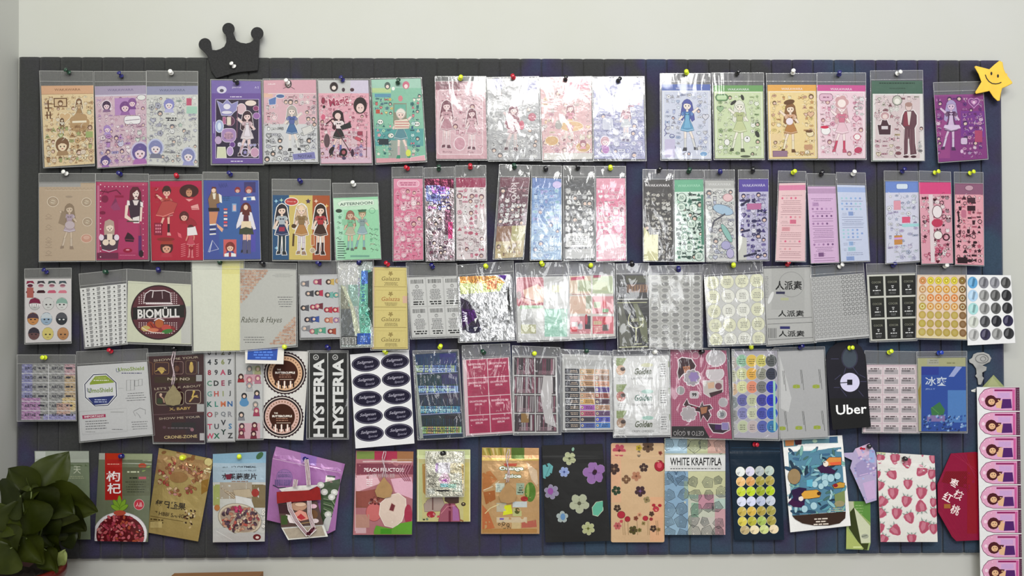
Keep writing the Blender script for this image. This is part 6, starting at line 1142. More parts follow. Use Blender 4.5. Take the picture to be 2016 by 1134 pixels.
def s49(a):
    a.zoom(800, 680, 5.968); a.r(90, 80, 680, 1110, '142c48')
    for j in range(4):
        y = 110 + j * 240; x0 = 100 + j * 20
        a.p([(x0, y), (x0 + 480, y - 25), (x0 + 500, y + 120), (x0 + 15, y + 135)], ('10305c', '0c3038', '18243c', '14282c')[j]); a.p([(x0 + 290, y - 10), (x0 + 480, y - 20), (x0 + 490, y + 100), (x0 + 300, y + 110)], ('1c1c70', '241c5c', '281c3c', '1c1420')[j])
        for i in range(22): x = x0 + 8 + i * 22; a.r(x, y + 125, x + 16, y + 205, a.rnd.choice((('6080c8', '80a8e0', '4060b8', 'b0c8a0') if j < 2 else ('58a8c8', '88c8d8', 'a0b8a0', '4080b0') if j == 2 else ('d8d870', 'c0c858', 'b0e0a0', 'e0b880')))); a.r(x + 4, y + 30, x + 9, y + 110, ('1c4c6c', '2c3c5c', '143c3c')[i % 3])
        a.lines(x0 + 20, y + 140, x0 + 460, 2, 30, 12, '183060'); a.t('SHOP PLANES THE VEGAN', x0 + 235, y + 172, 34, ('c8d8f4', 'c0e8e0', 'c0e8f0', '50581c')[j], 440, bold=.02); a.ln([(x0, y + 225), (x0 + 505, y + 198)], 6, 'b8c0f0')
    a.p([(100, 110), (60, 110), (160, 1100), (200, 1090)], 'a0a8a0')
item(4, 'blue holographic label sheet', 'deep blue rainbow foil sheet of four labels', [816, 698, 900, 692, 911, 860, 825, 864], s49, [812, 690, 903, 688, 914, 862, 822, 867], '142c48', 'gloss', 2, pins='y 866 684', group=G4, cat=S3)
def s410(a):
    a.r(0, 0, a.W, a.H, 'e4c8d0'); W, H = a.W, a.H
    for i in range(2):
        for j in range(4): x, y = 7 + i * 42.5, 1.5 + j * 36.5; a.r(x, y, x + 41, y + 35, 'b02854'); a.t('GROWTH EYELASH', x + 20, y + 9, 4, 'f0c8d4', 34, bold=.03); a.t('SERUM', x + 20, y + 15, 4, 'f0c8d4', 14, bold=.03); a.lines(x + 6, y + 21, x + 36, 5, 2.6, .7, '7c1c3c')
item(4, 'crimson eyelash label sheet', 'crimson sheet of eight GROWTH EYELASH SERUM labels', [911, 708, 1002, 703, 1011, 852, 917, 858], s410, [909, 680, 1004, 676, 1013, 855, 914, 861], 'e4c8d0', 'gloss', 2, pins='g 953 695', flap=705, group=G4, cat=S3)
def s411(a):
    a.r(0, 0, a.W, a.H, 'c8c8c8'); W, H = a.W, a.H
    for i in range(2):
        for j in range(4):
            x, y = 2 + i * 42, 2 + j * 37; a.r(x, y, x + 40, y + 35, '4c3c42')
            for k in range(9): q = x + 2 + k * 4.2; a.p([(q, y + 2), (q + 3, y + 2), (q + 2 + a.rnd.uniform(-2, 2), y + 33), (q - 1, y + 33)], a.rnd.choice(('6c2c44', '9c9498', '2c2428', '8c5868', 'b8b0b4', '3c2c34')))
            a.lines(x + 5, y + 26, x + 35, 3, 2.6, 1, 'b08c98')
    a.p([(60, 36), (78, 40), (74, 100), (84, 140), (62, 130), (54, 80)], 'c8c4c6'); a.r(15, 112, 30, 130, '94703c')
item(4, 'silver and plum label sheet', 'silver and plum sheet of eight labels in wrinkled film', [1010, 701, 1096, 703, 1099, 853, 1011, 853], s411, [1008, 680, 1103, 684, 1105, 856, 1010, 857], 'c8c8c8', 'gloss', 2, pins='y 1052 696', flap=699, group=G4, cat=S3)
def s412(a):
    a.r(0, 0, a.W, a.H, 'c8c8c8'); W, H = a.W, a.H; a.r(3, 10, W - 6, 22, 'b8b8b8')
    cc = [('d0a878', 'd8b094'), ('d0a484', 'a07860'), ('c8986c', 'd89878'), ('4c4040', '50348c'), ('d0a080', 'a04838'), ('d8a85c', '503048'), ('a858b8', 'c09070'), ('b85878', '6c4878'), ('38344c', '4850c0'), ('485ca8', '3c7cc8')]
    for j in range(10):
        y = 28 + j * 11.8
        for i in range(3):
            x = 5 + i * 29.5; c = '33333b' if i == 0 else cc[j][i - 1]; a.r(x, y, x + 28.5, y + 10, c); a.e(x + 4, y + 5, 2.6, 2.8, 'd8c8a8' if i else '84848c', n=10); a.e(x + 4, y + 5, 1.1, 1.1, '201c1c', n=6); a.lines(x + 9, y + 3, x + 27, 2, 3, 1.2, 'e0c8b0' if i == 0 else '2c2024')
item(4, 'colourful table label sheet', 'silver sheet of dark labels shading orange to blue', [1107, 697, 1204, 700, 1207, 846, 1108, 847], s412, [1104, 687, 1207, 691, 1210, 850, 1106, 851], 'c8c8c8', 'gloss', 2, pins='g 1155 691', flap=699, group=G4, cat=S3)
def s413(a):
    a.r(0, 0, a.W, a.H, 'dcdcdc'); W = a.W
    for j in range(3):
        y = 4 + j * 52; a.p([(5, y), (26, y), (14, y + 20), (5, y + 14)], '8c9c60'); a.e(14, y + 24, 9, 10, ('d8b094', 'b86c60', 'b09078')[j]); a.e(18, y + 22, 5, 4, '3c2418'); a.e(11, y + 29, 3, 2, 'e8d0b8'); a.lines(6, y + 38, 25, 3, 3.2, 1, '8c8c8c')
        a.t('Golden', 58, y + 27, 13, '50583c' if j != 1 else '3c6c5c', 34, bold=.03, shear=.3); a.p(E(66, y + 15, 12, 4), ('dcdcb8', 'a8d0c4', 'a8d0c4')[j]); a.t('CRISPY CHICKEN', 56, y + 41, 4, '3c3c3c', 42); a.ln([(88, y + 8), (106, y + 8), (106, y + 44), (88, y + 44)], .7, '9c9c9c', True); a.lines(91, y + 13, 104, 6, 4.6, 1.6, '5c5c5c'); a.r(108, y + 8, 112, y + 20, '98a080')
item(4, 'white food label sheet', 'white shiny sheet of three food labels with photos', [1208, 701, 1317, 699, 1320, 857, 1209, 858], s413, [1206, 689, 1319, 687, 1322, 860, 1207, 862], 'dcdcdc', 'wrap', 2, pins='w 1288 693', flap=699, group=G4, cat=S3)
def s414(a):
    a.zoom(1200, 690, 5.968); a.r(700, 0, 1450, 1060, 'a8486a')
    for i in range(32): a.r(712 + i * 23, 0, 716 + i * 23, 900, 'c0809a')
    for j in range(40): a.r(700, 8 + j * 23, 1440, 11 + j * 23, 'c0809a')
    a.p([(730, 890), (1100, 890), (1180, 1035), (730, 1010)], '201c1c'); a.t('GETO & GOJO', 930, 965, 70, 'b4aeb0', 360, ang=PI)
    dk = '3a141e'; a.p([(810, 110), (850, 85), (960, 100), (1010, 180), (990, 220), (960, 260), (870, 270), (840, 300), (815, 340), (800, 260), (815, 200)], dk, 'f0e0e6', 12); a.p([(860, 190), (945, 180), (950, 250), (880, 265)], 'b87450'); a.ln([(870, 210), (935, 205)], 6, dk); a.p(FL(970, 320, 95, 9, .2), 'a8a0a8', 'efe4ea', 10); a.p(FL(990, 310, 62, 6, .25), '9c84c0')
    a.e(1010, 55, 40, 40, 'c07890', 'e8d4dc', 6); a.e(1250, 90, 110, 90, 'c8c4c8', 'ecdfe6', 10); a.e(1240, 270, 100, 80, 'd8d0d4', 'ecdfe6', 10); a.p([(1130, 200), (1340, 190), (1350, 215), (1140, 225)], 'b0506c'); a.p([(1100, 360), (1330, 350), (1330, 480), (1180, 545), (1110, 500)], 'd0c8c4', 'ecdfe6', 10); a.p([(1150, 380), (1230, 370), (1230, 440), (1160, 450)], 'e0b898'); a.p([(1170, 500), (1330, 460), (1320, 495), (1190, 550)], dk); a.e(1280, 420, 40, 40, '84505c')
    a.e(835, 470, 45, 48, 'a0a0a0', 'e0c4d0', 8); a.p(RR(945, 480, 1045, 560, 20), 'd0c8cc', 'e8d4dc', 5); a.t('99', 996, 520, 44, '241c20', bold=.05)
    a.p([(870, 640), (910, 570), (930, 630), (960, 640), (1060, 670), (1090, 600), (1100, 650), (1180, 640), (1210, 680), (1160, 700), (1190, 760), (1150, 830), (1100, 760), (1070, 830), (1060, 720), (960, 700)], dk, 'f0dfe6', 11); a.p([(880, 655), (1040, 660), (1000, 700), (880, 690)], '94244c'); a.p([(1065, 670), (1150, 660), (1140, 730), (1080, 750)], 'b07450')
    a.p(FL(930, 745, 90, 8, .2), 'b8b0b4', 'ecdfe6', 8); a.e(1335, 610, 52, 52, 'b8b4b8', 'dcc0cc', 6); a.e(1320, 750, 50, 48, 'acacac', 'f0dfe6', 10); a.e(1320, 752, 28, 26, '7c7c84'); a.p([(1160, 860), (1300, 870), (1400, 850), (1410, 930), (1330, 970), (1220, 960), (1180, 900)], '2c1428', 'f0dfe6', 11); a.r(1240, 870, 1310, 930, '481460'); a.p(RR(1320, 850, 1395, 930, 8), '9484bc', 'd8d0e8', 4)
item(4, 'checked crimson sticker sheet', 'crimson checked sticker sheet with upside-down lettering at its foot', [1320, 688, 1430, 690, 1441, 864, 1322, 859], s414, [1318, 684, 1436, 686, 1443, 866, 1320, 863], 'a8486a', 'gloss', 2, pins='k 1380 693', group=G4, cat=S3)
def s415(a):
    a.zoom(*ZS); a.r(1520, 70, 1960, 880, 'b8b8b8'); a.r(1550, 80, 1950, 860, 'bcb8c4')
    pal = (('c0b8b0', '98c8a8', 'ecc858', 'd8d070', '5c6060'), ('c8c8b0', 'd8dca8', 'f0b850', '9c9c8c', '34384c'), ('d8b898', 'e0e0a8', 'f09878', '808080', '2430c0'), ('8c9498', '6c6cb0', 'd0d4b0', '4848a8', '1c2cd0'), ('9c9c9c', '8c8cc4', 'd4d8b8', '4c54b8', '2858c8'), ('c0c0c0', 'ccd4b0', 'd0c0c0', '5c68b8', '3480c0'))
    for j in range(6):
        for i in range(5): a.e(1530 + i * 86 + j * 2, 180 + j * 116 + (20 if i == 0 else 0), 50, 54, pal[j][i], 'd8d8dc', 3, n=24); a.lines(1500 + i * 86 + j * 2, 165 + j * 116, 1560 + i * 86, 3, 18, 7, tone(pal[j][i], .6))
    a.p([(1890, 360), (1910, 360), (1915, 800), (1895, 800)], 'a8e0c8')
item(4, 'sheet of holographic round labels', 'sheet of rainbow foil round labels, yellow to deep blue', [1441, 691, 1530, 690, 1532, 865, 1445, 862], s415, [1440, 687, 1533, 687, 1535, 868, 1443, 866], 'b8b8b8', 'gloss', 2, pins='y 1479 684', group=G4, cat=S3)
def s416(a):
    a.zoom(1500, 660, 5.155); a.r(130, 140, 690, 1060, 'bfbfc0'); a.p([(180, 210), (260, 480), (300, 640), (270, 780), (190, 740), (190, 480)], 'd8d8d8')
    for x, y in ((215, 360), (395, 350), (580, 345), (232, 770), (415, 770), (608, 765)): a.ln([(x - 6, y), (x + 12, y + 140)], 4, '2c2c2c'); a.ln([(x + 8, y), (x + 30, y + 205)], 4, '2c2c2c')
    for x, y, t in ((350, 520, '8'), (550, 520, '8'), (205, 945, '8'), (375, 940, '8'), (560, 935, '8')): a.t('8', x, y, 40, 'a8b83c', 80, ang=PI / 2 * 0, bold=.06)
item(4, 'grey sheet with green figures', 'light grey sheet with thin black lines and lime green figures', [1526, 692, 1622, 688, 1630, 860, 1536, 864], s416, [1523, 684, 1624, 682, 1633, 863, 1534, 867], 'bfbfc0', 'gloss', 1, pins='n 1575 684', group=G4, cat=S3)
def s417(a):
    a.zoom(1500, 660, 5.155); a.r(640, 50, 1120, 960, '100e1c'); a.r(690, 640, 1120, 960, '0a0a0c'); a.p(E(890, 230, 85, 110), '2c2c40'); a.p(E(890, 232, 72, 96), '3a4450'); a.e(893, 478, 98, 96, 'ccc8e4', n=40); a.r(865, 450, 918, 505, '100e1c'); a.ln([(795, 484), (870, 478)], 9, '100e1c'); a.t('Uber', 908, 752, 100, 'f2f2f4', 310, ang=-.05, bold=.015)
    for (x0, y0, x1, y1) in ((700, 240, 780, 240), (800, 400, 740, 450), (990, 400, 1050, 430), (1000, 470, 1080, 470), (980, 560, 1030, 620), (800, 540, 860, 620), (920, 320, 980, 400), (850, 330, 830, 400), (730, 530, 790, 530)): a.ln([(x0, y0), (x1, y1)], 6, '3c3a58')
hang = Z([(652, 300), (655, 200), (690, 130), (760, 80), (850, 62), (940, 70), (1010, 120), (1050, 200), (1062, 300), (1085, 700), (1108, 930), (720, 960), (690, 700)], 1500, 660, 5.155)
item(4, 'black door hanger', 'black door hanger with round white emblem and bold white word', [1627, 672, 1706, 672, 1715, 841, 1640, 846], s417, None, '0c0b14', 'matte', 0, pins='y 1672 685', group=None, cat='door hanger', name='door_hanger', outline=hang, lift=.006)
def s418(a):
    a.r(0, 0, a.W, a.H, 'e0c8d0'); W = a.W
    for i in range(3):
        for j in range(7): x, y = 4 + i * 34, 5 + j * 18.8; a.r(x - 1, y - 1, x + 31, y + 16, 'ecdfe2'); a.r(x + 1, y + 5, x + 29, y + 14, 'b8b0b4'); a.lines(x + 2, y + 2, x + 28, 1, 1, 2.2, '5c4850'); a.bars(x + 3, y + 5.5, x + 20, y + 9, '3c3438')
item(4, 'pale pink label sheet', 'pale pink sheet of small three column labels beside door hanger', [1704, 718, 1805, 718, 1809, 852, 1699, 851], s418, [1702, 690, 1807, 692, 1811, 854, 1697, 853], 'e0c8d0', 'paper', 1, pins='y 1750 694', flap=716, group=G4, cat=S3)
def s419(a):
    a.zoom(1790, 680, 5.668); a.r(90, 130, 660, 970, 'b4b488'); a.r(135, 235, 640, 960, '2c50a8'); a.r(430, 500, 640, 860, '5488cc'); a.r(135, 240, 330, 330, '283c9c'); a.p([(440, 350), (520, 235), (590, 240), (500, 350)], 'a8b4e4'); a.r(200, 150, 330, 220, 'b0b0a0'); a.lines(220, 165, 330, 2, 24, 9, '8c8c74'); a.lines(400, 190, 530, 1, 1, 14, '8c8c60')
    a.t('冰爽', 300, 400, 100, 'dce8f4', 240, bold=.01); a.t('JELLY', 235, 488, 20, 'a8c0e4', 110); a.p([(240, 700), (340, 630), (400, 720), (380, 780), (250, 780)], '3c7c48'); a.ln([(250, 690), (330, 760)], 9, '5c9c50'); a.r(200, 780, 400, 850, '8c78b0')
    for i in range(90): x, y = a.rnd.uniform(140, 620), a.rnd.uniform(770, 950); s_ = a.rnd.uniform(12, 30); a.p([(x, y), (x + s_, y - s_ * .5), (x + s_ * 1.1, y + s_ * .5), (x + s_ * .2, y + s_ * .8)], a.rnd.choice(('20407c', '6c9cd4', '1c3070', 'a0c0ec', '3460b0', '284c94')))
    a.p([(100, 500), (130, 420), (130, 720), (110, 640)], '9c8c3c')
item(4, 'blue ice drink packet', 'bright blue drink packet with white Chinese characters and ice cubes', [1806, 705, 1901, 704, 1903, 850, 1809, 849], s419, [1804, 692, 1904, 691, 1905, 853, 1807, 852], 'b4b488', 'gloss', 1, pins='b 1848 695', flap=703, group=None, cat='packet', name='drink_packet')
# ------------------------------------------------------------------ fifth row: pouches
P5 = 'pouch'; ZU, ZV, ZW, ZX, ZY = (0, 860, 4.138), (400, 860, 4.582), (800, 860, 3.877), (1300, 860, 4.93), (1650, 860, 4.724)
def p1(a):
    a.zoom(*ZU); a.r(280, 110, 730, 900, '78846c'); a.r(280, 110, 730, 210, 'a8aea4'); a.r(290, 120, 370, 180, 'c4c8c4'); a.ln([(285, 195), (725, 195)], 5, 'd0d4cc'); a.t('天', 628, 270, 60, 'c8ccb8', 60); a.lines(550, 320, 700, 2, 14, 6, 'a8b090'); a.r(550, 210, 720, 240, '5c6c4c')
item(5, 'green grey pouch', 'grey green pouch half hidden behind the plant leaves', [68, 888, 175, 888, 178, 1062, 72, 1062], p1, None, '78846c', 'pouch', puff=.004, name='food_pouch', cat=P5)
def goji(a, n, x0, y0, x1, y1, cx, cy, rx, ry, cols, q=12):
    for i in range(n):
        x, y = a.rnd.uniform(x0, x1), a.rnd.uniform(y0, y1)
        if ((x - cx) / rx) ** 2 + ((y - cy) / ry) ** 2 < 1: s_ = a.rnd.uniform(.7, 1.3) * q; a.e(x, y, s_ * 1.3, s_ * .8, a.rnd.choice(cols), '4c0c14', 1.5, ang=a.rnd.uniform(0, 3), n=10)
def p2(a):
    a.zoom(*ZU); a.r(760, 120, 1260, 880, '686f58'); a.r(1000, 240, 1240, 480, '60644e'); a.r(800, 130, 860, 200, 'a8a8a0'); a.r(990, 140, 1240, 190, '98a080'); a.ln([(800, 208), (1235, 222)], 5, 'b8bcb0'); a.ln([(990, 190), (1235, 195)], 4, 'c8ccb4'); a.r(855, 120, 995, 515, 'a8201c'); a.r(865, 135, 990, 190, 'b83018'); a.lines(865, 205, 985, 2, 14, 7, 'e0a090')
    a.t('枸', 922, 322, 84, 'f4eef0', 112, bold=.015); a.t('杞', 930, 420, 86, 'f4eef0', 112, bold=.015); a.lines(1020, 260, 1150, 2, 20, 12, 'c0c4a8'); a.lines(1040, 330, 1190, 1, 1, 10, '20241c'); a.r(1130, 325, 1190, 345, 'b85060'); a.lines(1020, 365, 1190, 5, 20, 6, '383c2c'); a.e(1160, 235, 34, 20, 'b04028'); a.p(E(1190, 260, 40, 10, ang=-.6), '88a058')
    a.e(1132, 552, 40, 42, 'b83040', 'e0c8c8', 3); a.t('人品', 1132, 552, 34, 'f0dcdc', 50); a.e(980, 790, 216, 175, 'e8e4e8', 'b0acb4', 4, n=36); a.e(980, 800, 196, 165, '5c1018', n=36)
    goji(a, 150, 790, 640, 1170, 870, 980, 800, 188, 165, ('9c3040', 'b04450', 'c05860', '842834', 'c86470', 'b05038', 'a83c50', 'd08080'))
    for t_, l in ((-1.6, 120), (-2.1, 100), (-1.1, 100), (-2.6, 80), (-.6, 80)): a.p(E(975 + math.cos(t_) * l * .5, 600 + math.sin(t_) * l * .5, l * .5, 16, ang=t_), '7ca030', '4c7020', 3)
    a.e(975, 620, 50, 22, 'b04c38')
item(5, 'goji berry pouch', 'olive pouch with red strip and a bowl of red goji berries', [195, 892, 300, 893, 291, 1067, 186, 1065], p2, None, '686f58', 'pouch', puff=.005, pins='n 241 898', name='food_pouch', cat=P5)
def p3(a):
    a.zoom(*ZU); a.r(1180, 80, 1760, 900, 'b09a60'); a.p([(1280, 140), (1720, 200), (1700, 350), (1250, 300)], 'a88458')
    for i in range(90):
        t_ = a.rnd.uniform(0, 2 * PI); r_ = a.rnd.uniform(95, 170); x, y = 1470 + r_ * math.cos(t_) * 1.1, 340 + r_ * math.sin(t_) * .8; a.e(x, y, 16, 11, a.rnd.choice(('c8a070', '8c5838', 'd8b890', '9c6840', 'b87858', 'c89088', 'a84c40')), '5c3820', 2, ang=a.rnd.uniform(0, 3), n=8)
    a.e(1455, 330, 75, 45, '9c7448'); a.e(1697, 205, 32, 32, 'e0d090', '7c6838', 5); a.e(1690, 280, 30, 26, 'd8c8a0', '7c6838', 3); a.p([(1640, 360), (1700, 340), (1690, 440), (1640, 470)], '98702c')
    a.t('每日坚果', 1390, 555, 62, '3c342c', 250, ang=.12, bold=.03); a.t('7 HBBI SANG', 1380, 635, 32, '4c3c28', 240, ang=.13, bold=.02); a.lines(1225, 670, 1350, 2, 20, 12, '5c4a28', 0, .1); a.ln([(1225, 645), (1490, 690)], 4, '6c5830')
    for i in range(30): x, y = a.rnd.uniform(1500, 1590), a.rnd.uniform(600, 740); a.e(x, y, 12, 8, a.rnd.choice(('3c2818', 'd8c090', '7c5838', 'e4dcc4')), ang=a.rnd.uniform(0, 3), n=7)
    for i in range(14): x, y = a.rnd.uniform(1280, 1640), a.rnd.uniform(120, 200); a.e(x, y, 22, 14, a.rnd.choice(('b88858', 'c8a478', '8c6038')), ang=a.rnd.uniform(0, 3), n=8)
    a.e(1490, 165, 30, 22, 'f0e860'); a.r(1225, 690, 1320, 740, 'cdb87c')
item(5, 'gold foil pouch', 'shiny gold foil pouch tilted right, with nuts and Chinese characters', [313, 882, 420, 904, 390, 1066, 289, 1048], p3, None, 'b09a60', 'foil', puff=.006, pins='y 360 902', name='food_pouch', cat=P5, wr=1.2)
def p4(a):
    a.zoom(*ZV); a.r(80, 130, 580, 960, 'c8c8c4'); a.r(80, 130, 580, 240, '84aac4'); a.r(80, 235, 580, 410, 'a4b8c8'); a.r(150, 410, 440, 560, 'a89c8c'); a.r(90, 430, 150, 620, 'a4ac68'); a.r(440, 430, 570, 640, '7c6c4c'); a.p(E(510, 170, 40, 24, ang=-.8), '3c6440')
    a.t('BOILED OATMEAL', 325, 272, 17, '28303c', 310, bold=.03); a.t('OATMEAL WITH FRUIT', 325, 305, 15, '3c4858', 315); a.t('水果燕麦片', 325, 358, 58, '28242c', 320, bold=.03); a.lines(215, 398, 445, 1, 1, 9, '8c6c58'); a.p([(200, 340), (260, 335), (250, 385), (210, 385)], '6c1430')
    for k in range(7): a.ln([(160 + k * 12, 460 + k * 8), (200 + k * 14, 500), (280 + k * 10, 560)], 6, 'c4b49c' if k % 2 else '8c7860')
    a.p([(270, 480), (420, 470), (450, 540), (300, 560)], 'b8a890', '7c6c54', 3); a.e(470, 505, 34, 36, '9c3028'); a.p([(290, 530), (430, 560), (460, 640), (300, 680)], 'd8d8d8', 'a0a0a0', 3)
    a.p(E(330, 740, 195, 132, ang=.25), 'd0c4b0', '8c8070', 5, n=30) if 0 else a.e(330, 740, 195, 132, 'd0c4b0', '8c8070', 5, ang=.25, n=30); a.e(330, 740, 178, 116, 'a89484', ang=.25, n=30)
    goji(a, 150, 160, 630, 500, 860, 330, 740, 175, 112, ('4c3844', 'b87c68', 'd0b89c', '5c4458', '8c4048', 'c89c84', '3c2c38', 'b8544c', 'e0d0bc'), 13); goji(a, 12, 290, 630, 350, 680, 325, 655, 40, 30, ('b02c58', 'c84070'), 12)
    a.p([(90, 830), (200, 820), (280, 870), (440, 860), (560, 880), (560, 950), (90, 950)], 'c4c4c4'); a.ln([(120, 850), (260, 930)], 5, 'e0e0e0'); a.e(485, 905, 36, 28, '6c2028'); a.e(488, 908, 16, 12, 'e8d8d0'); a.scatter(520, 640, 570, 820, 16, ['e8e4dc', '6c7c4c'], None, '4c4838', kinds=(5, 8)); a.e(125, 640, 26, 28, 'b87840')
item(5, 'oatmeal pouch', 'pale blue oatmeal pouch with bowl of fruit and grains', [419, 894, 524, 889, 521, 1066, 419, 1068], p4, None, 'c8c8c4', 'pouch', puff=.005, pins='y 471 900', name='food_pouch', cat=P5)
def p5(a):
    a.zoom(530, 870, 5.529); a.r(-60, 40, 860, 1000, 'a46ca8'); a.p([(70, 50), (840, 230), (830, 330), (50, 190)], 'b07cb4'); a.p([(340, 120), (520, 160), (510, 260), (350, 230)], '9c78c4'); a.ln([(40, 180), (260, 230), (820, 345)], 10, 'd0a8d4')
    a.p(E(165, 385, 85, 85), '986ca8', '6c5490', 4); a.t('超级食品', 165, 370, 36, '5c4c80', 150); a.bars(60, 410, 250, 480, '584c80'); a.lines(100, 330, 230, 3, 20, 8, '6c5888'); a.ln([(40, 470), (100, 500), (180, 495)], 12, '34304c')
    a.p(rot(R(612, 372, 712, 480), 660, 420, .12), 'e0dcd4'); a.p(rot(R(625, 365, 715, 385), 660, 420, .12), '28302c'); a.t('新品', 660, 425, 30, 'c88098', 60, ang=.12)
    a.p([(560, 450), (780, 400), (780, 900), (700, 990), (560, 990)], '3c4c34')
    for k in range(11): a.ln([(590, 600 + k * 18), (680, 610 + k * 22), (740, 700 + k * 26)], 7, ('5c7c4c', '98a888', '2c4420')[k % 3])
    for x, y in ((600, 545), (710, 550), (640, 790), (560, 470), (650, 880), (680, 600)): a.e(x, y, 38, 34, 'd0d0cc', '889080', 3); a.e(x, y, 18, 15, 'ecece8')
    a.p(E(650, 900, 60, 90), 'c8c8c8'); a.r(-40, 780, 90, 860, '8c5898')
item(5, 'purple pouch', 'purple pouch tilted right with green vegetables, holding a red card', [545, 879, 681, 914, 650, 1056, 526, 1024], p5, None, 'a46ca8', 'pouch', puff=.006, name='food_pouch', cat=P5, outline=Z([(75, 50), (825, 240), (770, 460), (720, 960), (640, 1000), (560, 960), (100, 880), (-25, 850), (0, 500), (35, 180)], 530, 870, 5.529))
def p6(a):
    a.zoom(*ZV); a.r(1350, 120, 1920, 890, 'a86c74'); a.r(1385, 130, 1545, 200, '788c48'); a.r(1545, 130, 1750, 210, 'a83450'); a.r(1750, 130, 1900, 220, '9c6c48'); a.r(1385, 240, 1900, 340, '7c3c4c'); a.p([(1370, 350), (1560, 340), (1600, 420), (1380, 500)], 'dcb0bc'); a.r(1370, 490, 1560, 640, '844c40'); a.p([(1690, 380), (1890, 360), (1890, 560), (1730, 500)], 'd8a8bc')
    a.t('PEACH FRUCTOSE', 1632, 298, 34, 'f4e8ec', 360, bold=.015); a.t('水蜜桃果糖', 1600, 350, 40, 'b8a0a4', 260); a.ln([(1440, 225), (1880, 225)], 16, 'd0b4b8'); a.lines(1470, 380, 1530, 4, 18, 8, 'e8dce0')
    for k in range(8): a.ln([(1800 + k * 12, 250), (1760 + k * 12, 330), (1820 + k * 8, 400)], 5, 'c07890' if k % 2 else '6c2438')
    a.p([(1380, 500), (1560, 470), (1640, 560), (1520, 640), (1400, 620)], '8c4c44'); a.p(E(1540, 680, 70, 80), 'c06868', '8c3c44', 4); a.scatter(1500, 540, 1600, 620, 14, ['5c2428', 'c88078'], None, '3c1418', kinds=(8, 11)); a.r(1375, 700, 1500, 820, 'b08478')
    a.p([(1680, 530), (1760, 510), (1825, 560), (1830, 640), (1790, 760), (1720, 820), (1640, 800), (1590, 700), (1600, 600)], 'd4c0b4', 'ece0d8', 5); a.p([(1700, 600), (1730, 620), (1715, 670), (1680, 660)], '6c2c34', 'b89488', 6); a.p(E(1850, 700, 36, 90), '9c3048'); a.p([(1540, 850), (1560, 800), (1700, 830), (1780, 780), (1890, 760), (1890, 880), (1540, 880)], '5c9830'); a.r(1600, 830, 1700, 875, '408c20'); a.r(1375, 820, 1470, 870, 'c8a4ac'); a.ln([(1372, 330), (1372, 850)], 6, 'd8b8c0'); a.r(1700, 200, 1890, 240, 'b09078')
item(5, 'peach pouch', 'pink peach pouch reading PEACH FRUCTOSE with halved peach', [701, 887, 814, 889, 811, 1053, 695, 1053], p6, None, 'a86c74', 'gloss', puff=.006, name='food_pouch', cat=P5)
def p7(a):
    a.zoom(810, 870, 5.669); a.r(60, 80, 670, 900, 'c4bc84'); a.r(60, 80, 660, 180, 'c8d098'); a.r(75, 230, 120, 880, 'bcc08c'); a.r(580, 230, 650, 880, 'c8bc6c'); a.ln([(75, 95), (75, 885)], 5, 'f0f0d8'); a.ln([(650, 95), (650, 885)], 5, 'f0f0d8'); a.ln([(70, 185), (650, 185)], 6, 'e8ecc8'); a.p([(120, 250), (170, 240), (160, 600), (130, 560)], 'b08848')
    a.p([(140, 700), (200, 620), (340, 620), (370, 700), (330, 770), (150, 780)], 'a8948c', '5c4840', 4); a.p([(230, 620), (245, 620), (245, 760), (230, 760)], '6c4c48'); a.p([(370, 610), (530, 610), (530, 680), (440, 700), (370, 660)], '4c3028'); a.e(580, 695, 26, 22, '3c2c1c'); a.e(580, 690, 10, 8, 'b8a888')
    a.p([(330, 760), (380, 690), (480, 690), (530, 760), (545, 890), (300, 890)], '9c5468', '6c2438', 4); a.p([(415, 690), (440, 690), (440, 890), (415, 890)], '6c1c38'); a.p([(460, 700), (520, 750), (535, 880), (460, 880)], 'a868a0'); a.ln([(330, 800), (400, 720), (490, 710)], 6, 'd8909c')
    a.p(E(220, 810, 50, 36), 'a82434'); a.scatter(180, 780, 320, 860, 18, ['b83040', 'd85060'], None, '5c1018', kinds=(8, 11)); a.scatter(125, 830, 200, 890, 14, ['2c3828', '6c8c6c', '4c6c4c'], None, '1c2818', kinds=(5, 8)); a.ln([(540, 870), (580, 885)], 14, '8c5028')
item(5, 'pale yellow pouch', 'pale yellow pouch with mochi sweets and small clear bag on front', [821, 885, 926, 885, 926, 1027, 821, 1027], p7, None, 'c4bc84', 'pouch', puff=.003, pins='', name='food_pouch', cat=P5)
def p7b(a):
    a.zoom(810, 870, 5.669); a.r(165, 110, 600, 620, 'd0ccb8'); a.r(270, 230, 480, 350, 'd8d0d4'); a.p([(270, 240), (300, 240), (290, 330), (265, 330)], 'd0b0dc'); a.r(430, 235, 575, 350, 'd8cca8')
    for j in range(12): a.lines(180, 345 + j * 14, 285, 1, 1, 8, ('5c544c', '8c8478', '746c60')[j % 3]); a.lines(450, 430 + j * 12, 570, 1, 1, 6, ('889c8c', '6c8474', 'a8b8a8')[j % 3]) if j < 11 else None
    a.p([(300, 420), (340, 350), (400, 340), (440, 430), (400, 480), (320, 460)], 'e4c4d0'); a.p([(330, 430), (390, 410), (400, 450)], 'b868b4'); a.r(320, 465, 410, 505, '84b8b8'); a.r(410, 470, 500, 515, 'a8ccb8'); a.p(E(350, 545, 80, 10), '1c1c1c'); a.p([(560, 250), (600, 250), (590, 580), (575, 580)], 'd8b878'); a.r(175, 520, 260, 580, 'b0b0a4')
item(5, 'small clear bag', 'small clear sachet pinned over the pale yellow pouch', [839, 889, 913, 889, 912, 976, 840, 977], p7b, [837, 888, 915, 888, 914, 978, 838, 979], 'd0ccb8', 'silver', 1, pins='k 874 892', name='small_sachet', cat='sachet', lift=.0145)
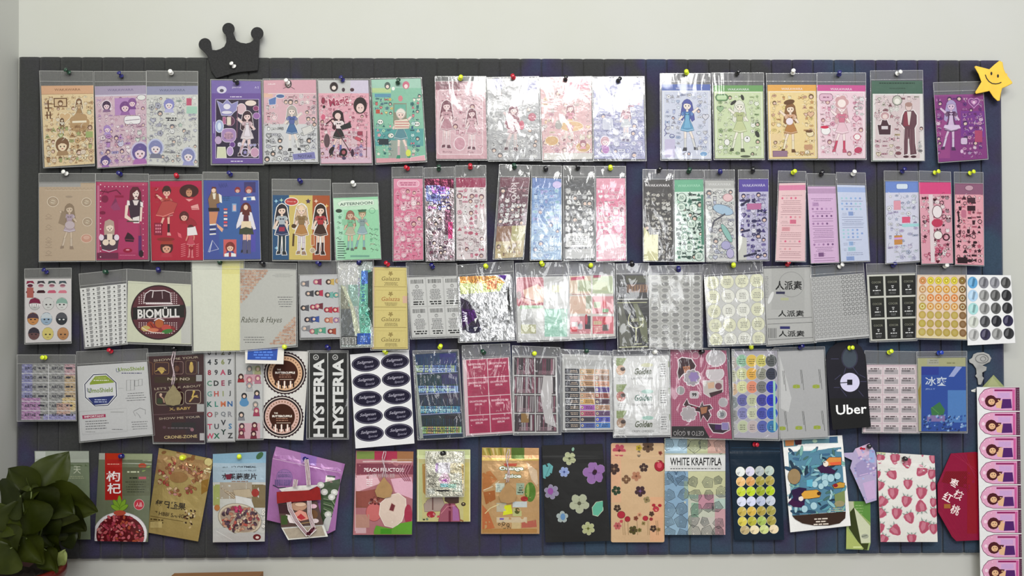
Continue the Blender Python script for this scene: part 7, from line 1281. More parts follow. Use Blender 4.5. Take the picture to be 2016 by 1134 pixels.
def p8(a):
    a.zoom(810, 870, 5.669); a.r(780, 60, 1430, 1030, 'c8a070'); a.r(790, 65, 1100, 160, 'b8a04c'); a.r(1115, 65, 1260, 200, '5c7430'); a.r(1260, 65, 1420, 300, 'd0a070'); a.r(780, 170, 1420, 210, 'd8b868')
    for k in range(7): a.p([(800 + k * 45, 70), (830 + k * 45, 70), (850 + k * 40, 150), (840 + k * 40, 160)], ('d8c878', '8c8c38', 'e8c890')[k % 3])
    a.p([(790, 350), (880, 320), (960, 420), (850, 520), (790, 560)], 'c07c48'); a.p([(790, 700), (860, 780), (930, 960), (790, 990)], 'c87448'); a.p([(800, 560), (930, 540), (940, 640), (830, 700)], 'b06838'); a.ln([(800, 540), (900, 500), (980, 440)], 9, 'f0dcc0'); a.ln([(820, 800), (880, 740), (990, 690)], 9, 'f0e0a8')
    a.p([(1280, 220), (1400, 320), (1420, 520), (1340, 420)], 'e4c8a8'); a.p(E(1325, 560, 62, 110), '5c8434'); a.p(E(1300, 540, 16, 80), '98b458'); a.r(940, 460, 1040, 560, 'd4dccc'); a.r(1170, 460, 1260, 590, 'a8b8a0'); a.lines(950, 480, 1030, 4, 20, 10, '8ca0a0'); a.lines(1180, 480, 1250, 4, 26, 12, '3c4c3c')
    a.t('Orange', 1115, 300, 56, 'f4f4e8', 270, bold=.05, o='3c5c1c', ow=6); a.t('Juice', 1130, 385, 54, 'f0f4ec', 190, bold=.05, o='6c7c4c', ow=6); a.p([(1030, 240), (1180, 240), (1170, 270), (1040, 270)], 'b84c34'); a.p(E(1260, 635, 42, 28), 'a83430'); a.r(1130, 665, 1290, 730, 'd4dcdc'); a.r(950, 680, 1060, 780, 'c8c0a8')
    a.p([(1040, 710), (1110, 700), (1130, 800), (1020, 820)], 'e8ec30'); a.r(1130, 740, 1230, 830, 'c8c888'); a.e(1180, 770, 30, 34, '5c5c2c'); a.r(950, 840, 1290, 900, 'dcc8a8'); a.r(985, 850, 1030, 870, '7c60c0'); a.scatter(960, 890, 1110, 1000, 18, ['4c3c20', 'a89868', '6c5c34'], None, '2c2010', kinds=(8, 5, 11)); a.p([(1230, 900), (1390, 870), (1400, 950), (1230, 960)], 'c06858'); a.r(1120, 900, 1220, 1000, 'd8c090'); a.r(790, 970, 1400, 1015, 'b88850')
item(5, 'orange juice pouch', 'shiny orange foil pouch reading Orange Juice', [949, 881, 1061, 882, 1062, 1051, 947, 1051], p8, None, 'c8a070', 'foil', puff=.005, name='food_pouch', cat=P5, wr=1.3)
def flw(a, x, y, r_, c, c2, n=5): a.p(FL(x, y, r_, n, .35, a.rnd.uniform(0, 1)), c, tone(c, 1.3), 2); a.ln([(x - r_ * .5, y), (x + r_ * .5, y)], 2, c2); a.ln([(x, y - r_ * .5), (x, y + r_ * .5)], 2, c2); a.e(x, y, r_ * .2, r_ * .2, c2, n=8)
def p9(a):
    a.zoom(*ZW); a.r(1020, 30, 1600, 830, '1f1f20'); a.ln([(1030, 150), (1500, 160)], 5, '2c2c2e')
    flw(a, 1245, 165, 50, 'a8ac88', '4c5038'); a.p(E(1272, 95, 10, 15, ang=.2), '84a898'); a.p([(1035, 220), (1090, 200), (1120, 225), (1110, 280), (1060, 320), (1035, 310)], '60a0a4'); a.ln([(1060, 310), (1100, 220)], 3, '3c6c70'); flw(a, 1205, 268, 38, '8898c8', '2c3c7c', 6); flw(a, 1435, 275, 88, '8c64a0', '2c1838', 5); a.e(1440, 265, 16, 16, '2c1020'); flw(a, 1108, 420, 56, '88809c', '5c2c6c', 6); a.e(1100, 415, 22, 26, '8c4c98')
    flw(a, 1320, 508, 76, 'a4a890', '4c4c3c', 5); a.p([(1420, 540), (1450, 500), (1500, 490), (1500, 560), (1460, 605), (1425, 595)], '5ca890', 'c0c8b0', 4); flw(a, 1190, 612, 44, '9ca8a8', '3c5c8c', 5); a.e(1195, 610, 18, 26, '6088b4'); flw(a, 1388, 700, 50, 'a8ac80', '5c6028', 6)
item(5, 'black floral pouch', 'black pouch printed with scattered pale flowers', [1067, 877, 1186, 874, 1203, 1065, 1074, 1068], p9, None, '1f1f20', 'matte', puff=.004, name='floral_pouch', cat=P5)
def p10(a):
    a.zoom(*ZW); a.r(1555, 40, 1980, 810, 'c8a884'); a.r(1560, 50, 1640, 500, 'd0a484'); a.r(1860, 460, 1965, 800, 'd4a480'); dk = '3c2824'
    flw(a, 1625, 105, 50, 'b04858', '5c1420', 6); flw(a, 1775, 85, 24, 'b0982c', dk); a.e(1775, 130, 14, 26, '7c6c58'); flw(a, 1845, 75, 46, '5c4434', '2c1810', 6); flw(a, 1938, 125, 16, '7c3428', dk); a.e(1932, 222, 36, 40, 'a01c30', '6c0c1c', 4); a.e(1932, 218, 18, 22, 'c85060'); flw(a, 1585, 245, 44, '3c2824', '8c6c58', 5); flw(a, 1812, 235, 34, '3c2824', 'a89078', 5); flw(a, 1755, 300, 38, 'a87458', '6c3c28', 5); flw(a, 1678, 325, 34, '6c4c34', 'c8a884', 4); flw(a, 1602, 410, 36, '243824', 'a89078', 5); flw(a, 1785, 415, 42, '3c2428', '6c4c84', 5); flw(a, 1835, 480, 26, '8c7c54', dk, 4)
    flw(a, 1610, 545, 28, '3c2c20', 'a89078', 5); a.e(1640, 595, 28, 26, 'a82438', '5c0c18', 3); a.e(1688, 628, 20, 20, '9c2030', '5c0c18', 2); a.e(1642, 645, 14, 12, 'b84050'); a.e(1905, 552, 22, 20, 'b83444', '5c0c18', 2); a.e(1888, 522, 14, 12, 'a02030'); a.e(1935, 524, 14, 12, 'a02030'); a.e(1825, 622, 20, 18, 'a82838', '5c0c18', 2); a.e(1868, 628, 14, 13, '8c2c34'); flw(a, 1872, 588, 20, '4c3020', dk); flw(a, 1612, 680, 30, 'b05858', '6c2c2c', 6); flw(a, 1732, 712, 34, '4c4420', dk, 5); flw(a, 1885, 700, 26, '3c2820', 'a88c6c', 5); flw(a, 1780, 712, 16, '6c6430', dk); flw(a, 1925, 708, 16, '8c6c3c', dk); flw(a, 1752, 622, 18, '7c3c28', dk); flw(a, 1780, 595, 18, 'c08868', dk); flw(a, 1810, 660, 16, '8c7848', dk, 4)
    for x in (1650, 1664, 1690, 1760, 1838, 1850, 1905, 1918): a.ln([(x, 640), (x + 6, 750)], 3, '8c7450')
    a.ln([(1560, 155), (1965, 160)], 3, 'd8bc9c')
item(5, 'kraft floral pouch', 'tan kraft pouch printed with small pressed flowers', [1204, 872, 1308, 876, 1308, 1067, 1203, 1064], p10, None, 'c8a884', 'matte', puff=.004, name='floral_pouch', cat=P5, outline=Z(RR(1562, 48, 1970, 805, 14), 800, 860, 3.877))
def p11(a):
    a.zoom(*ZX); a.r(40, 10, 640, 960, 'c4c8b8'); a.r(50, 15, 260, 160, '98b4c4'); a.r(260, 15, 460, 160, 'b0b48c'); a.r(460, 15, 640, 160, 'c0988c'); a.r(45, 335, 270, 960, '88a8c4'); a.r(230, 430, 380, 600, 'a0b8a8'); a.r(270, 335, 640, 560, 'c8c8a0'); a.r(370, 560, 520, 700, 'c08c9c'); a.r(300, 640, 370, 800, '98b8a0'); a.r(300, 780, 640, 960, 'c8c4bc'); a.r(530, 700, 640, 960, 'c89ca4'); a.r(45, 700, 180, 960, '94b4cc'); a.r(530, 600, 640, 700, 'b4c8c0')
    for i in range(30):   # hand drawn hatched cells
        x, y = 90 + (i % 5) * 120 + a.rnd.uniform(-25, 25), (80 if i < 5 else 300 + (i // 5) * 130) + a.rnd.uniform(-20, 20); n = a.rnd.randint(5, 7); t0 = a.rnd.uniform(0, 6); R0 = a.rnd.uniform(50, 80)
        pts = [(x + R0 * a.rnd.uniform(.7, 1.15) * math.cos(t0 + k * 2 * PI / n), y + R0 * a.rnd.uniform(.7, 1.15) * math.sin(t0 + k * 2 * PI / n)) for k in range(n)]
        a.ln(pts, 4.5, '20282c', True)
        for k in range(1, 6): f = 1 - k * .16; a.ln([(x + (q[0] - x) * f, y + (q[1] - y) * f) for q in pts], 3.2, '4c585c' if k % 2 else '344448', True)
    a.ln(HT(155, 385, 90), 4, '304860', True)
    for k in range(5): a.ln(HT(155, 380, 78 - k * 14), 2.5, '3c5878', True)
    a.r(45, 175, 640, 332, 'dedede'); a.t('WHITE KRAFT/PLA', 345, 240, 78, '181818', 500, bold=.02); a.ln([(90, 292), (600, 292)], 2.5, '8c8c8c'); a.lines(90, 305, 600, 1, 1, 9, '5c5c5c')
item(5, 'WHITE KRAFT pouch', 'pastel line drawn pouch reading WHITE KRAFT/PLA', [1308, 863, 1428, 863, 1428, 1053, 1309, 1053], p11, None, 'c4c8b8', 'pouch', puff=.003, name='patterned_pouch', cat=P5, wr=.5)
def p12(a):
    a.zoom(*ZX); a.r(650, 20, 1220, 1010, '0f2233'); a.ln([(690, 105), (1160, 110)], 6, '1c3850'); a.ln([(690, 135), (1160, 140)], 5, '24405a')
    pal = (('e8ecec', 'd8d4ec', 'b0b8bc', 'b8c8c0'), ('f0c080', 'dca060', 'a89c48', 'b0a050'), ('c8d840', 'c0d830', '98a830', 'b0c828'), ('dce0f8', 'd8dcf8', 'b8c0dc', 'c4ccdc'), ('c8b058', 'd8b450', 'b09c48', 'a49c50'), ('dccc58', 'b8b440', 'a8c060', 'a89c4c'), ('c0ac80', 'f0e0b8', 'd0dc90', 'f0dcb8'))
    for j in range(7):
        for i in range(4):
            x, y = 777 + i * 94 + j * 4 + (20 if j == 6 else 0), 338 - i * 3 + j * 97 - (15 if j == 6 else 0); a.p(E(x, y, 44, 46 if j < 6 else 42), pal[j][i], 'f0ecc8' if j != 3 else 'f0f0f8', 2); a.p([(x, y), (x + 38, y - 18), (x + 20, y - 38)], tone(pal[j][i], 1.25)); a.p([(x, y), (x - 38, y + 12), (x - 20, y + 36)], tone(pal[j][i], .8))
item(5, 'navy pouch of foil dots', 'dark navy pouch covered by rows of gold and silver dots', [1435, 867, 1535, 867, 1544, 1063, 1446, 1063], p12, None, '0f2233', 'gloss', puff=.004, pins='r 1485 875', name='dotted_pouch', cat=P5, wr=.5)
# white highlight tear notch is left to the light; next the toucan pouch
def p13(a):
    a.zoom(*ZX); a.r(1180, -20, 1860, 930, 'ececec'); a.p([(1195, 25), (1720, -5), (1725, 60), (1200, 100)], '5c8490'); a.p([(1210, 30), (1300, 25), (1295, 85), (1215, 90)], 'c07c48'); a.p([(1300, 25), (1375, 20), (1370, 75), (1310, 80)], '3c1824'); a.e(1500, 40, 24, 18, 'a8c8b0'); a.p([(1640, 0), (1715, 0), (1715, 50), (1640, 60)], '3c5c80')
    a.p([(1240, 150), (1755, 100), (1800, 720), (1280, 765)], '55839c')
    pal = ('3c6488', '88b8c4', '5c98a8', '2c4c68', 'a8ccd4', '48706c', '7cb0a8', '203448')
    for i in range(130):
        x, y = a.rnd.uniform(1250, 1790), a.rnd.uniform(110, 755); l = a.rnd.uniform(20, 60); t_ = a.rnd.uniform(0, 3)
        a.p(E(x, y, l, l * .3, 10, t_), a.rnd.choice(pal), '1c2c38', 1.5)
    a.p(E(1300, 385, 60, 75), '98805c', '4c3c28', 3); a.p([(1240, 640), (1320, 560), (1400, 640), (1400, 690), (1290, 680)], '3c1440'); a.p([(1270, 520), (1350, 490), (1420, 500), (1400, 640), (1300, 620)], '2c1840'); a.p([(1370, 555), (1400, 525), (1520, 515), (1560, 545), (1545, 585), (1440, 600), (1385, 600)], 'd8a040', '5c3018', 4); a.e(1365, 600, 24, 24, 'e8dcd4'); a.e(1540, 550, 20, 18, '3c2010'); a.e(1355, 575, 7, 7, '201018')
    a.p([(1520, 300), (1590, 260), (1700, 330), (1690, 360), (1560, 350)], '381840'); a.p([(1610, 230), (1640, 200), (1755, 200), (1755, 270), (1690, 275), (1625, 280)], 'd88c44', '5c3018', 4); a.p([(1640, 250), (1755, 240), (1755, 265), (1660, 278)], 'e0603c'); a.e(1606, 262, 26, 28, 'ece0d4'); a.e(1596, 248, 6, 6, '201018')
    for x, y, r_ in ((1600, 400, 36), (1655, 400, 34), (1600, 450, 30), (1720, 380, 30), (1490, 670, 32), (1400, 700, 30), (1500, 460, 28), (1560, 480, 26)): a.p(E(x, y, r_, r_ * 1.1), 'a8ccd8', '4c7c94', 3)
    a.p([(1670, 470), (1740, 440), (1790, 450), (1785, 490), (1690, 500)], 'c8983c', '3c2010', 4); a.e(1700, 472, 24, 18, '8c1c28'); a.p([(1690, 560), (1790, 520), (1795, 640), (1700, 690)], '7c8c58'); a.e(1740, 650, 50, 30, '98906c'); a.lines(1660, 690, 1780, 2, 20, 8, 'b0a88c'); a.p([(1420, 420), (1480, 410), (1475, 490), (1420, 480)], '60b0cc')
    a.p([(1280, 765), (1800, 725), (1795, 790), (1740, 840), (1640, 860), (1500, 862), (1380, 840), (1310, 800)], '38261e'); a.lines(1480, 790, 1640, 3, 26, 12, 'e0d4c8', ang=-.05)
item(5, 'toucan pouch', 'white edged pouch printed with blue jungle leaves and two toucans', [1540, 862, 1658, 857, 1675, 1035, 1556, 1048], p13, None, 'ececec', 'gloss', puff=.004, name='toucan_pouch', cat=P5, wr=.5, pins='')
def p14(a):
    a.zoom(*ZY); a.r(40, 40, 400, 640, 'b0a4c8'); a.p([(160, 110), (290, 60), (340, 140), (200, 200)], 'd0b4d0'); a.r(290, 120, 340, 240, '98acd8'); a.p([(180, 330), (390, 270), (390, 290), (190, 350)], '8c6ca4'); a.p([(160, 260), (240, 200), (340, 260), (340, 330), (180, 380)], '9c90bc'); a.ln([(200, 360), (350, 320)], 6, 'd4b8dc')
    for i in range(40): x, y = a.rnd.uniform(150, 340), a.rnd.uniform(100, 600); a.e(x, y, 12, 9, a.rnd.choice(('a08cc4', 'c8bcd8', '8884b4', 'd8c4dc', 'a8b0dc')), n=8)
    a.e(300, 465, 34, 30, '847ca8'); a.p(ST(300, 465, 26, .5, 6), 'b8aed0'); a.e(215, 108, 14, 12, 'b81c30'); a.e(240, 112, 13, 11, 'c02438'); a.e(228, 112, 6, 6, '5c0c1c'); a.p([(230, 430), (340, 400), (350, 570), (270, 590)], 'c4a8d0')
item(5, 'lilac shaped pouch', 'lilac holographic shaped pouch narrowing downward, with tiny red bow', [1674, 874, 1726, 874, 1726, 990, 1674, 990], p14, None, 'b0a4c8', 'gloss', puff=None, pins='k 1711 879', name='shaped_pouch', cat=P5, lift=.004, clip=Z([(160, 110), (290, 60), (340, 130), (358, 200), (358, 590), (260, 620), (112, 290)], 1650, 860, 4.724), outline=Z([(55, 150), (140, 145), (160, 110), (290, 60), (340, 130), (358, 200), (358, 590), (260, 620), (112, 290), (145, 225), (60, 185)], 1650, 860, 4.724))
def p15(a):
    a.zoom(*ZY); a.r(60, 590, 320, 1060, '94a868'); a.p([(75, 600), (140, 600), (150, 680), (115, 690)], 'b8bca0'); a.p([(150, 600), (300, 600), (300, 800), (150, 660)], '5c8c40'); a.lines(160, 635, 240, 4, 26, 8, '8cac6c', 0); a.p([(145, 655), (300, 830), (300, 985), (210, 990)], 'c8ccb0'); a.p([(110, 700), (148, 655), (215, 990), (285, 990), (270, 1055), (235, 1050), (100, 850)], '343c18'); a.p([(75, 850), (240, 1040), (75, 1040)], 'a8b468'); a.r(140, 1020, 220, 1032, 'd0dc9c'); a.e(250, 925, 34, 22, 'a0a494'); a.ln([(220, 930), (270, 915)], 6, '5c6450')
item(5, 'green folded pouch', 'green triangular folded pouch hanging below the toucan pouch', [1665, 987, 1714, 987, 1714, 1084, 1665, 1084], p15, None, '94a868', 'gloss', puff=None, name='folded_pouch', cat=P5, lift=.001, outline=Z([(80, 600), (300, 600), (303, 985), (285, 1055), (235, 1050), (75, 1045)], 1650, 860, 4.724))
def berry(a, x, y, s_, t_, c='b05068'):
    L = lambda P_: rot([(x + p_[0] * s_, y + p_[1] * s_) for p_ in P_], x, y, t_)
    a.p(L([(-.9, -.55), (-.5, -.95), (0, -.8), (.5, -.95), (.9, -.55), (.8, .15), (.35, .85), (0, 1.05), (-.35, .85), (-.8, .15)]), c, 'e8c0cc', 3)
    a.p(L([(-.5, -.7), (.1, -.7), (.2, .2), (-.1, .7), (-.5, .2)]), tone(c, 1.22)); a.ln(L([(.3, -.5), (.55, .1), (.1, .8)]), 1.5, tone(c, .8))
    for k in (-.5, 0, .5): a.p(L([(k - .2, -.85), (k * 1.8, -1.35), (k + .2, -.85)]), '889890')
    a.ln(L([(-1.05, -.5), (-.5, -1.12), (.5, -1.12), (1.05, -.5)]), 2, 'b0b8b4')
def p16(a):
    a.zoom(*ZY); a.r(340, 130, 940, 990, 'dedcd8'); a.r(350, 140, 440, 175, 'c8cc9c')
    for x, y, s_, t_ in ((392, 205, 42, .2), (530, 205, 48, 0), (640, 245, 46, -.2), (775, 318, 52, .7), (505, 350, 48, -.6), (650, 440, 44, 0), (875, 345, 46, .3), (385, 455, 44, .3), (512, 525, 52, 0), (775, 522, 54, .1), (635, 600, 50, .2), (410, 605, 50, .6), (770, 645, 54, 3.0), (890, 610, 40, .2), (395, 715, 48, .8), (545, 712, 50, .1), (665, 755, 50, -.4), (895, 705, 42, 0), (800, 840, 56, .3), (890, 855, 46, 0), (385, 850, 48, .1), (535, 870, 52, -.8), (420, 955, 44, .5), (685, 950, 46, 0), (885, 205, 40, 0), (890, 460, 40, .4), (362, 350, 36, 0), (785, 175, 10, 0)): berry(a, x, y, s_ * 1.08, t_)
item(5, 'strawberry pouch', 'white pouch printed all over with pink strawberries', [1726, 890, 1840, 897, 1846, 1067, 1734, 1067], p16, None, 'dedcd8', 'matte', puff=.004, pins='k 1781 903', name='strawberry_pouch', cat=P5, wr=.5, lift=.009)
def p17(a):
    a.zoom(*ZY); a.r(900, 120, 1340, 1000, '8a1238'); a.r(1200, 150, 1300, 900, '8c1424'); a.p([(1000, 320), (1200, 320), (1200, 480), (960, 420)], '7c1020')
    for j in range(16):
        for i in range(12): a.e(985 + i * 20 + (j % 2) * 10, 330 + j * 12, 3.2, 3.2, '54081c', n=6)
    for k in range(4): a.ln([(1060 + k * 40, 160), (1280, 300 + k * 30)], 3, 'a02848'); a.ln([(950, 700 - k * 60), (1100 + k * 40, 940)], 2.5, '9c2040')
    a.t('红', 1020, 560, 84, 'f4e4e4', 84, ang=.5, bold=.015); a.t('枣', 1080, 430, 80, 'f4e4e4', 80, ang=.3, bold=.015); a.t('核', 1120, 540, 88, 'f0dcdc', 84, ang=.5, bold=.015); a.t('桃', 1090, 680, 90, 'f0dcdc', 84, ang=.4, bold=.015); a.r(985, 625, 1045, 665, 'a06430')
item(5, 'crimson shaped pouch', 'crimson eight sided pouch with white Chinese characters, right edge of board', [1846, 890, 1932, 890, 1932, 1067, 1846, 1067], p17, None, '8a1238', 'gloss', puff=.003, seam=False, name='shaped_pouch', cat=P5, lift=.002, outline=Z([(925, 440), (1050, 155), (1275, 140), (1330, 150), (1330, 960), (1100, 970), (1060, 930), (930, 700)], 1650, 860, 4.724))

# pink strip of labels hanging at the right end
def s20x(a):
    a.zoom(1650, 740, 2.877); a.r(780, 50, 1060, 1200, 'e4e4e6')
    for k in range(8):
        y = 65 + k * 138.5; x = 793 + k * 3; arch = [(x, y + 68), (x + 10, y + 40), (x + 35, y + 12), (x + 70, y + 2), (x + 237, y), (x + 237, y + 133), (x + 75, y + 133), (x + 35, y + 122), (x + 10, y + 98)]
        a.p(arch, '5c2848'); a.p([(x + 3, y + 68), (x + 12, y + 42), (x + 37, y + 15), (x + 71, y + 5), (x + 212, y + 3), (x + 212, y + 130), (x + 75, y + 130), (x + 37, y + 119), (x + 12, y + 96)], 'dca0c0')
        a.r(x + 85, y + 10, x + 205, y + 125, 'd8a4cc'); a.r(x + 92, y + 12, x + 196, y + 22, '902460'); a.r(x + 194, y + 12, x + 208, y + 130, 'c85c98'); a.e(x + 26, y + 68, 9, 10, 'ecd0e0'); a.r(x + 110, y + 30, x + 180, y + 60, 'c8a0d0')
        a.p(E(x + 72, y + 78, 34, 34, 12), '4c1c24'); a.p([(x + 90, y + 60), (x + 130, y + 62), (x + 120, y + 82), (x + 95, y + 90)], '4c1c24'); a.e(x + 76, y + 82, 19, 17, 'e0b48c'); a.e(x + 70, y + 78, 3, 3, '2c1018', n=6); a.e(x + 84, y + 77, 3, 3, '2c1018', n=6); a.ln([(x + 72, y + 90), (x + 84, y + 91)], 2, 'a03038')
        a.p([(x + 98, y + 92), (x + 120, y + 78), (x + 140, y + 70), (x + 140, y + 120), (x + 104, y + 116)], 'e0b48c'); a.p([(x + 138, y + 66), (x + 186, y + 66), (x + 192, y + 118), (x + 130, y + 120)], '502468'); a.ln([(x + 110, y + 100 - (k % 3) * 8), (x + 130, y + 82 - (k % 3) * 10), (x + 112, y + 72)], 8, 'e0b48c'); a.lines(x + 218, y + 12, x + 234, 12, 10, 4, '6c6c70')
        for (px, py) in ((30, 30), (50, 110), (60, 20), (20, 95)): a.e(x + px, y + py, 2.5, 2.5, 'f4e0ec', n=6)
item(5, 'pink label strip', 'long white strip of pink arched labels with purple dressed woman', [1923, 762, 2007, 762, 2013, 1180, 1931, 1180], s20x, None, 'e4e4e6', 'paper', lift=.010, name='label_strip', cat='label strip')
item(4, 'olive triangle card', 'small olive triangular card peeking above the pink label strip', [1934, 738, 1976, 738, 1976, 775, 1934, 775], lambda a: a.p([(5, 30), (20, 4), (40, 30)], 'a8ac80'), None, '98a070', 'gloss', lift=.0, name='triangle_card', cat='card', dd=(.0148, .0150), outline=[(1956, 738), (1978, 762), (1976, 775), (1936, 775), (1934, 762)])
# blue swatch card over the round labels
def s50(a): a.r(0, 0, a.W, a.H, 'd8d4d0'); a.p([(6, 6), (65, 6), (63, 38), (4, 38)], '24489c'); a.p([(6, 6), (22, 6), (20, 18), (5, 18)], '3c34b0'); [a.lines(12, 10 + j * 5.5, 60, 1, 1, 2.6, '5480d8') for j in range(5)]; a.r(52, 8, 62, 20, '2c3c8c')
item(4, 'small blue swatch card', 'small white card with deep blue rectangle, above the brown round labels', [482, 672, 560, 670, 558, 717, 483, 715], s50, None, 'd8d4d0', 'gloss', lift=.018, pins='y 561 683', name='swatch_card', cat='card')

# ------------------------------------------------------------------ loose things
twine = plain('striped_twine', 'c8b4bc', .8, nscale=400, vary=.5); kraft = plain('kraft_tag', 'a88458', .8, nscale=60)
def hangtag(px, py, top, label, d, sz=1.0, col=None):
    og = P3(px, py + 20, d); root = empty('hang_tag', og); tag(root, label, 'hang tag', 'kraft hang tags on cords')
    pts = Z([(0, -24), (5, -16), (14, -6), (17, 4), (13, 16), (0, 19), (-14, 16), (-18, 5), (-13, -6), (-5, -16)], px, py, 1 / sz); n = len(pts); V = []; F = []
    for dd in (d, d + .0012):
        for p_ in pts: V.append(P3(p_[0], p_[1], dd) - og)
    F.append(tuple(range(n))); F.append(tuple(reversed(range(n, 2 * n)))); F += [(i, (i + 1) % n, n + (i + 1) % n, n + i) for i in range(n)]
    mesh('tag_card', V, F, col or kraft, parent=root); V = []; F = []
    for s_ in (-1, 1):
        L = []
        for i in range(13): t_ = i / 12; y = top + (py - 22 * sz - top) * t_; L.append(P3(px + s_ * (1.5 + 2.2 * math.sin(t_ * 9 + s_)) * (1 - .3 * t_), y, d + .0015 + .0012 * math.cos(t_ * 9) * s_) - og)
        tube_data(L, .0009, 6, V, F)
    mesh('cord', V, F, twine, smooth=True, parent=root)
hangtag(756, 962, 888, 'tan kraft tag on cord over the peach pouch', .0305)
hangtag(1000, 972, 884, 'brown kraft tag on cord over the Orange Juice pouch', .0295)
hangtag(341, 780, 692, 'tan kraft tag on cord over the dark brown game card', .0345, 1.0, plain('olive_tag', '8c8060', .8))

# red card box with photo and striped ribbon, hanging on the purple pouch
zz = (530, 870, 5.529); d = .034; og = P3(590, 1062, d); root = empty('gift_card_box', og); tag(root, 'red and white card box with striped ribbon, hung on the purple pouch', 'card box')
def slab(name, pts, d0, d1, mat, parent=root, org=og):
    n = len(pts); V = []; F = []
    for dd in (d0, d1):
        for p_ in pts: V.append(P3(p_[0], p_[1], dd) - org)
    F.append(tuple(range(n))); F.append(tuple(reversed(range(n, 2 * n)))); F += [(i, (i + 1) % n, n + (i + 1) % n, n + i) for i in range(n)]
    return mesh(name, V, F, mat, parent=parent)
redc = plain('red_card', '8c1210', .4); whc = plain('white_card', 'dcdcd8', .5); beige = plain('beige_card', 'a89c8c', .6)
slab('lid_lining', Z([(105, 510), (330, 475), (545, 468), (430, 525), (140, 545)], *zz), d - .001, d + .001, whc)
slab('red_lid', Z([(80, 545), (150, 540), (450, 525), (520, 485), (550, 500), (565, 630), (180, 660), (85, 672)], *zz), d, d + .006, redc)
a = Art(Z([(95, 672), (520, 640), (590, 900), (130, 930)], *zz)); a.zoom(*zz); a.r(60, 620, 640, 950, '54403c'); a.r(100, 680, 240, 780, '3c2028')
a.p(E(320, 700, 90, 50), 'b89078', '5c3c34', 5); a.p(E(340, 680, 60, 22), 'd8b8a0', '8c6450', 4); a.p([(270, 780), (330, 740), (400, 770), (430, 840), (340, 860), (280, 840)], 'd89888', '8c4038', 4); a.p([(300, 820), (345, 780), (400, 830), (350, 850)], 'b03038'); a.p([(180, 790), (250, 800), (300, 890), (220, 880)], 'e8dce0'); a.e(480, 700, 40, 24, 'e0b8c8'); a.e(480, 790, 50, 50, '6c4c34'); a.r(130, 800, 200, 900, '3c5028'); a.ln([(330, 890), (480, 870)], 10, '9c8058'); a.e(500, 860, 40, 24, 'd8c8cc')
a.W; flat_sheet('photo_panel', a, '54403c', Plane(a.q, d + .001, d + .003), 'gloss', root, og)
slab('base_flap', Z([(130, 930), (590, 895), (640, 1030), (205, 1068)], *zz), d - .001, d + .001, whc); slab('base_panel', Z([(150, 945), (572, 912), (612, 1020), (215, 1052)], *zz), d + .001, d + .0016, beige)
rb = [plain('ribbon_white', 'e4dce0', .6), plain('ribbon_plum', '6c2438', .6)]
for name, L in (('ribbon', [(405, 190), (420, 330), (430, 470)]), ('ribbon', [(215, 655), (225, 730), (300, 870), (420, 1015)]), ('ribbon', [(435, 640), (440, 780), (480, 930), (420, 1010)]), ('ribbon', [(290, 410), (278, 490)]), ('ribbon', [(420, 1015), (500, 940)])):
    V = []; F = []; fmi = []
    for k, (o_, w_) in enumerate(((0, 46), (-13, 6), (0, 6), (13, 6))):
        for q in ST2([(x + o_, y) for x, y in L], w_):
            b = len(V); dd = d + .008 + (.0003 if k else 0)
            for p_ in Z(q, *zz): V.append(P3(p_[0], p_[1], dd) - og)
            F.append((b, b + 3, b + 2, b + 1)); fmi.append(1 if k else 0)
            if not k:
                for p_ in Z(q, *zz): V.append(P3(p_[0], p_[1], dd - .0006) - og)
                F += [(b + 4, b + 5, b + 6, b + 7), (b, b + 1, b + 5, b + 4), (b + 2, b + 3, b + 7, b + 6)]; fmi += [0, 0, 0]
    mesh(name, V, F, rb, fm=fmi, parent=root)
pin(604, 906, 'n', .0265, 'holding the striped ribbon on the purple pouch')

# grey shaped charm beside the label strip
wz = (1790, 680, 5.668); char = Z([(665, 160), (700, 140), (715, 100), (760, 80), (830, 75), (890, 100), (918, 145), (900, 185), (850, 210), (820, 225), (865, 240), (860, 280), (815, 305), (815, 345), (835, 365), (800, 440), (770, 440), (760, 370), (735, 340), (750, 320), (745, 260), (710, 210), (670, 190)], *wz)
gf = plain('grey_charm', 'a4a4a2', .5, nscale=40, vary=.25); V, F, og = extr('c', char, BD + .0008, BD + .005, gf); root = empty('hanging_charm', og)
tag(root, 'pale grey mushroom shaped paper charm above the pink label strip', 'charm'); mesh('charm_body', V, F, gf, parent=root); decal('cap_outline', [Z(q, *wz) for q in ST2(E(812, 148, 72, 48, 20), 8, True) + ST2(E(825, 150, 30, 26, 14), 6, True)], BD + .005, plain('grey_ink', '6c6c6c', .6), og, root)
slabm = whc
v = [P3(x, y, BD + .0006) for x, y in Z([(690, 500), (745, 480), (740, 522), (695, 515)], *wz)]; v2 = [P3(x, y, BD + .0016) for x, y in Z([(690, 500), (745, 480), (740, 522), (695, 515)], *wz)]
o = mesh('paper_scrap', v + v2, [(0, 1, 2, 3), (7, 6, 5, 4), (0, 1, 5, 4), (1, 2, 6, 5), (2, 3, 7, 6), (3, 0, 4, 7)], whc); tag(o, 'tiny white paper corner sticking out beside the pink strip', 'paper scrap')

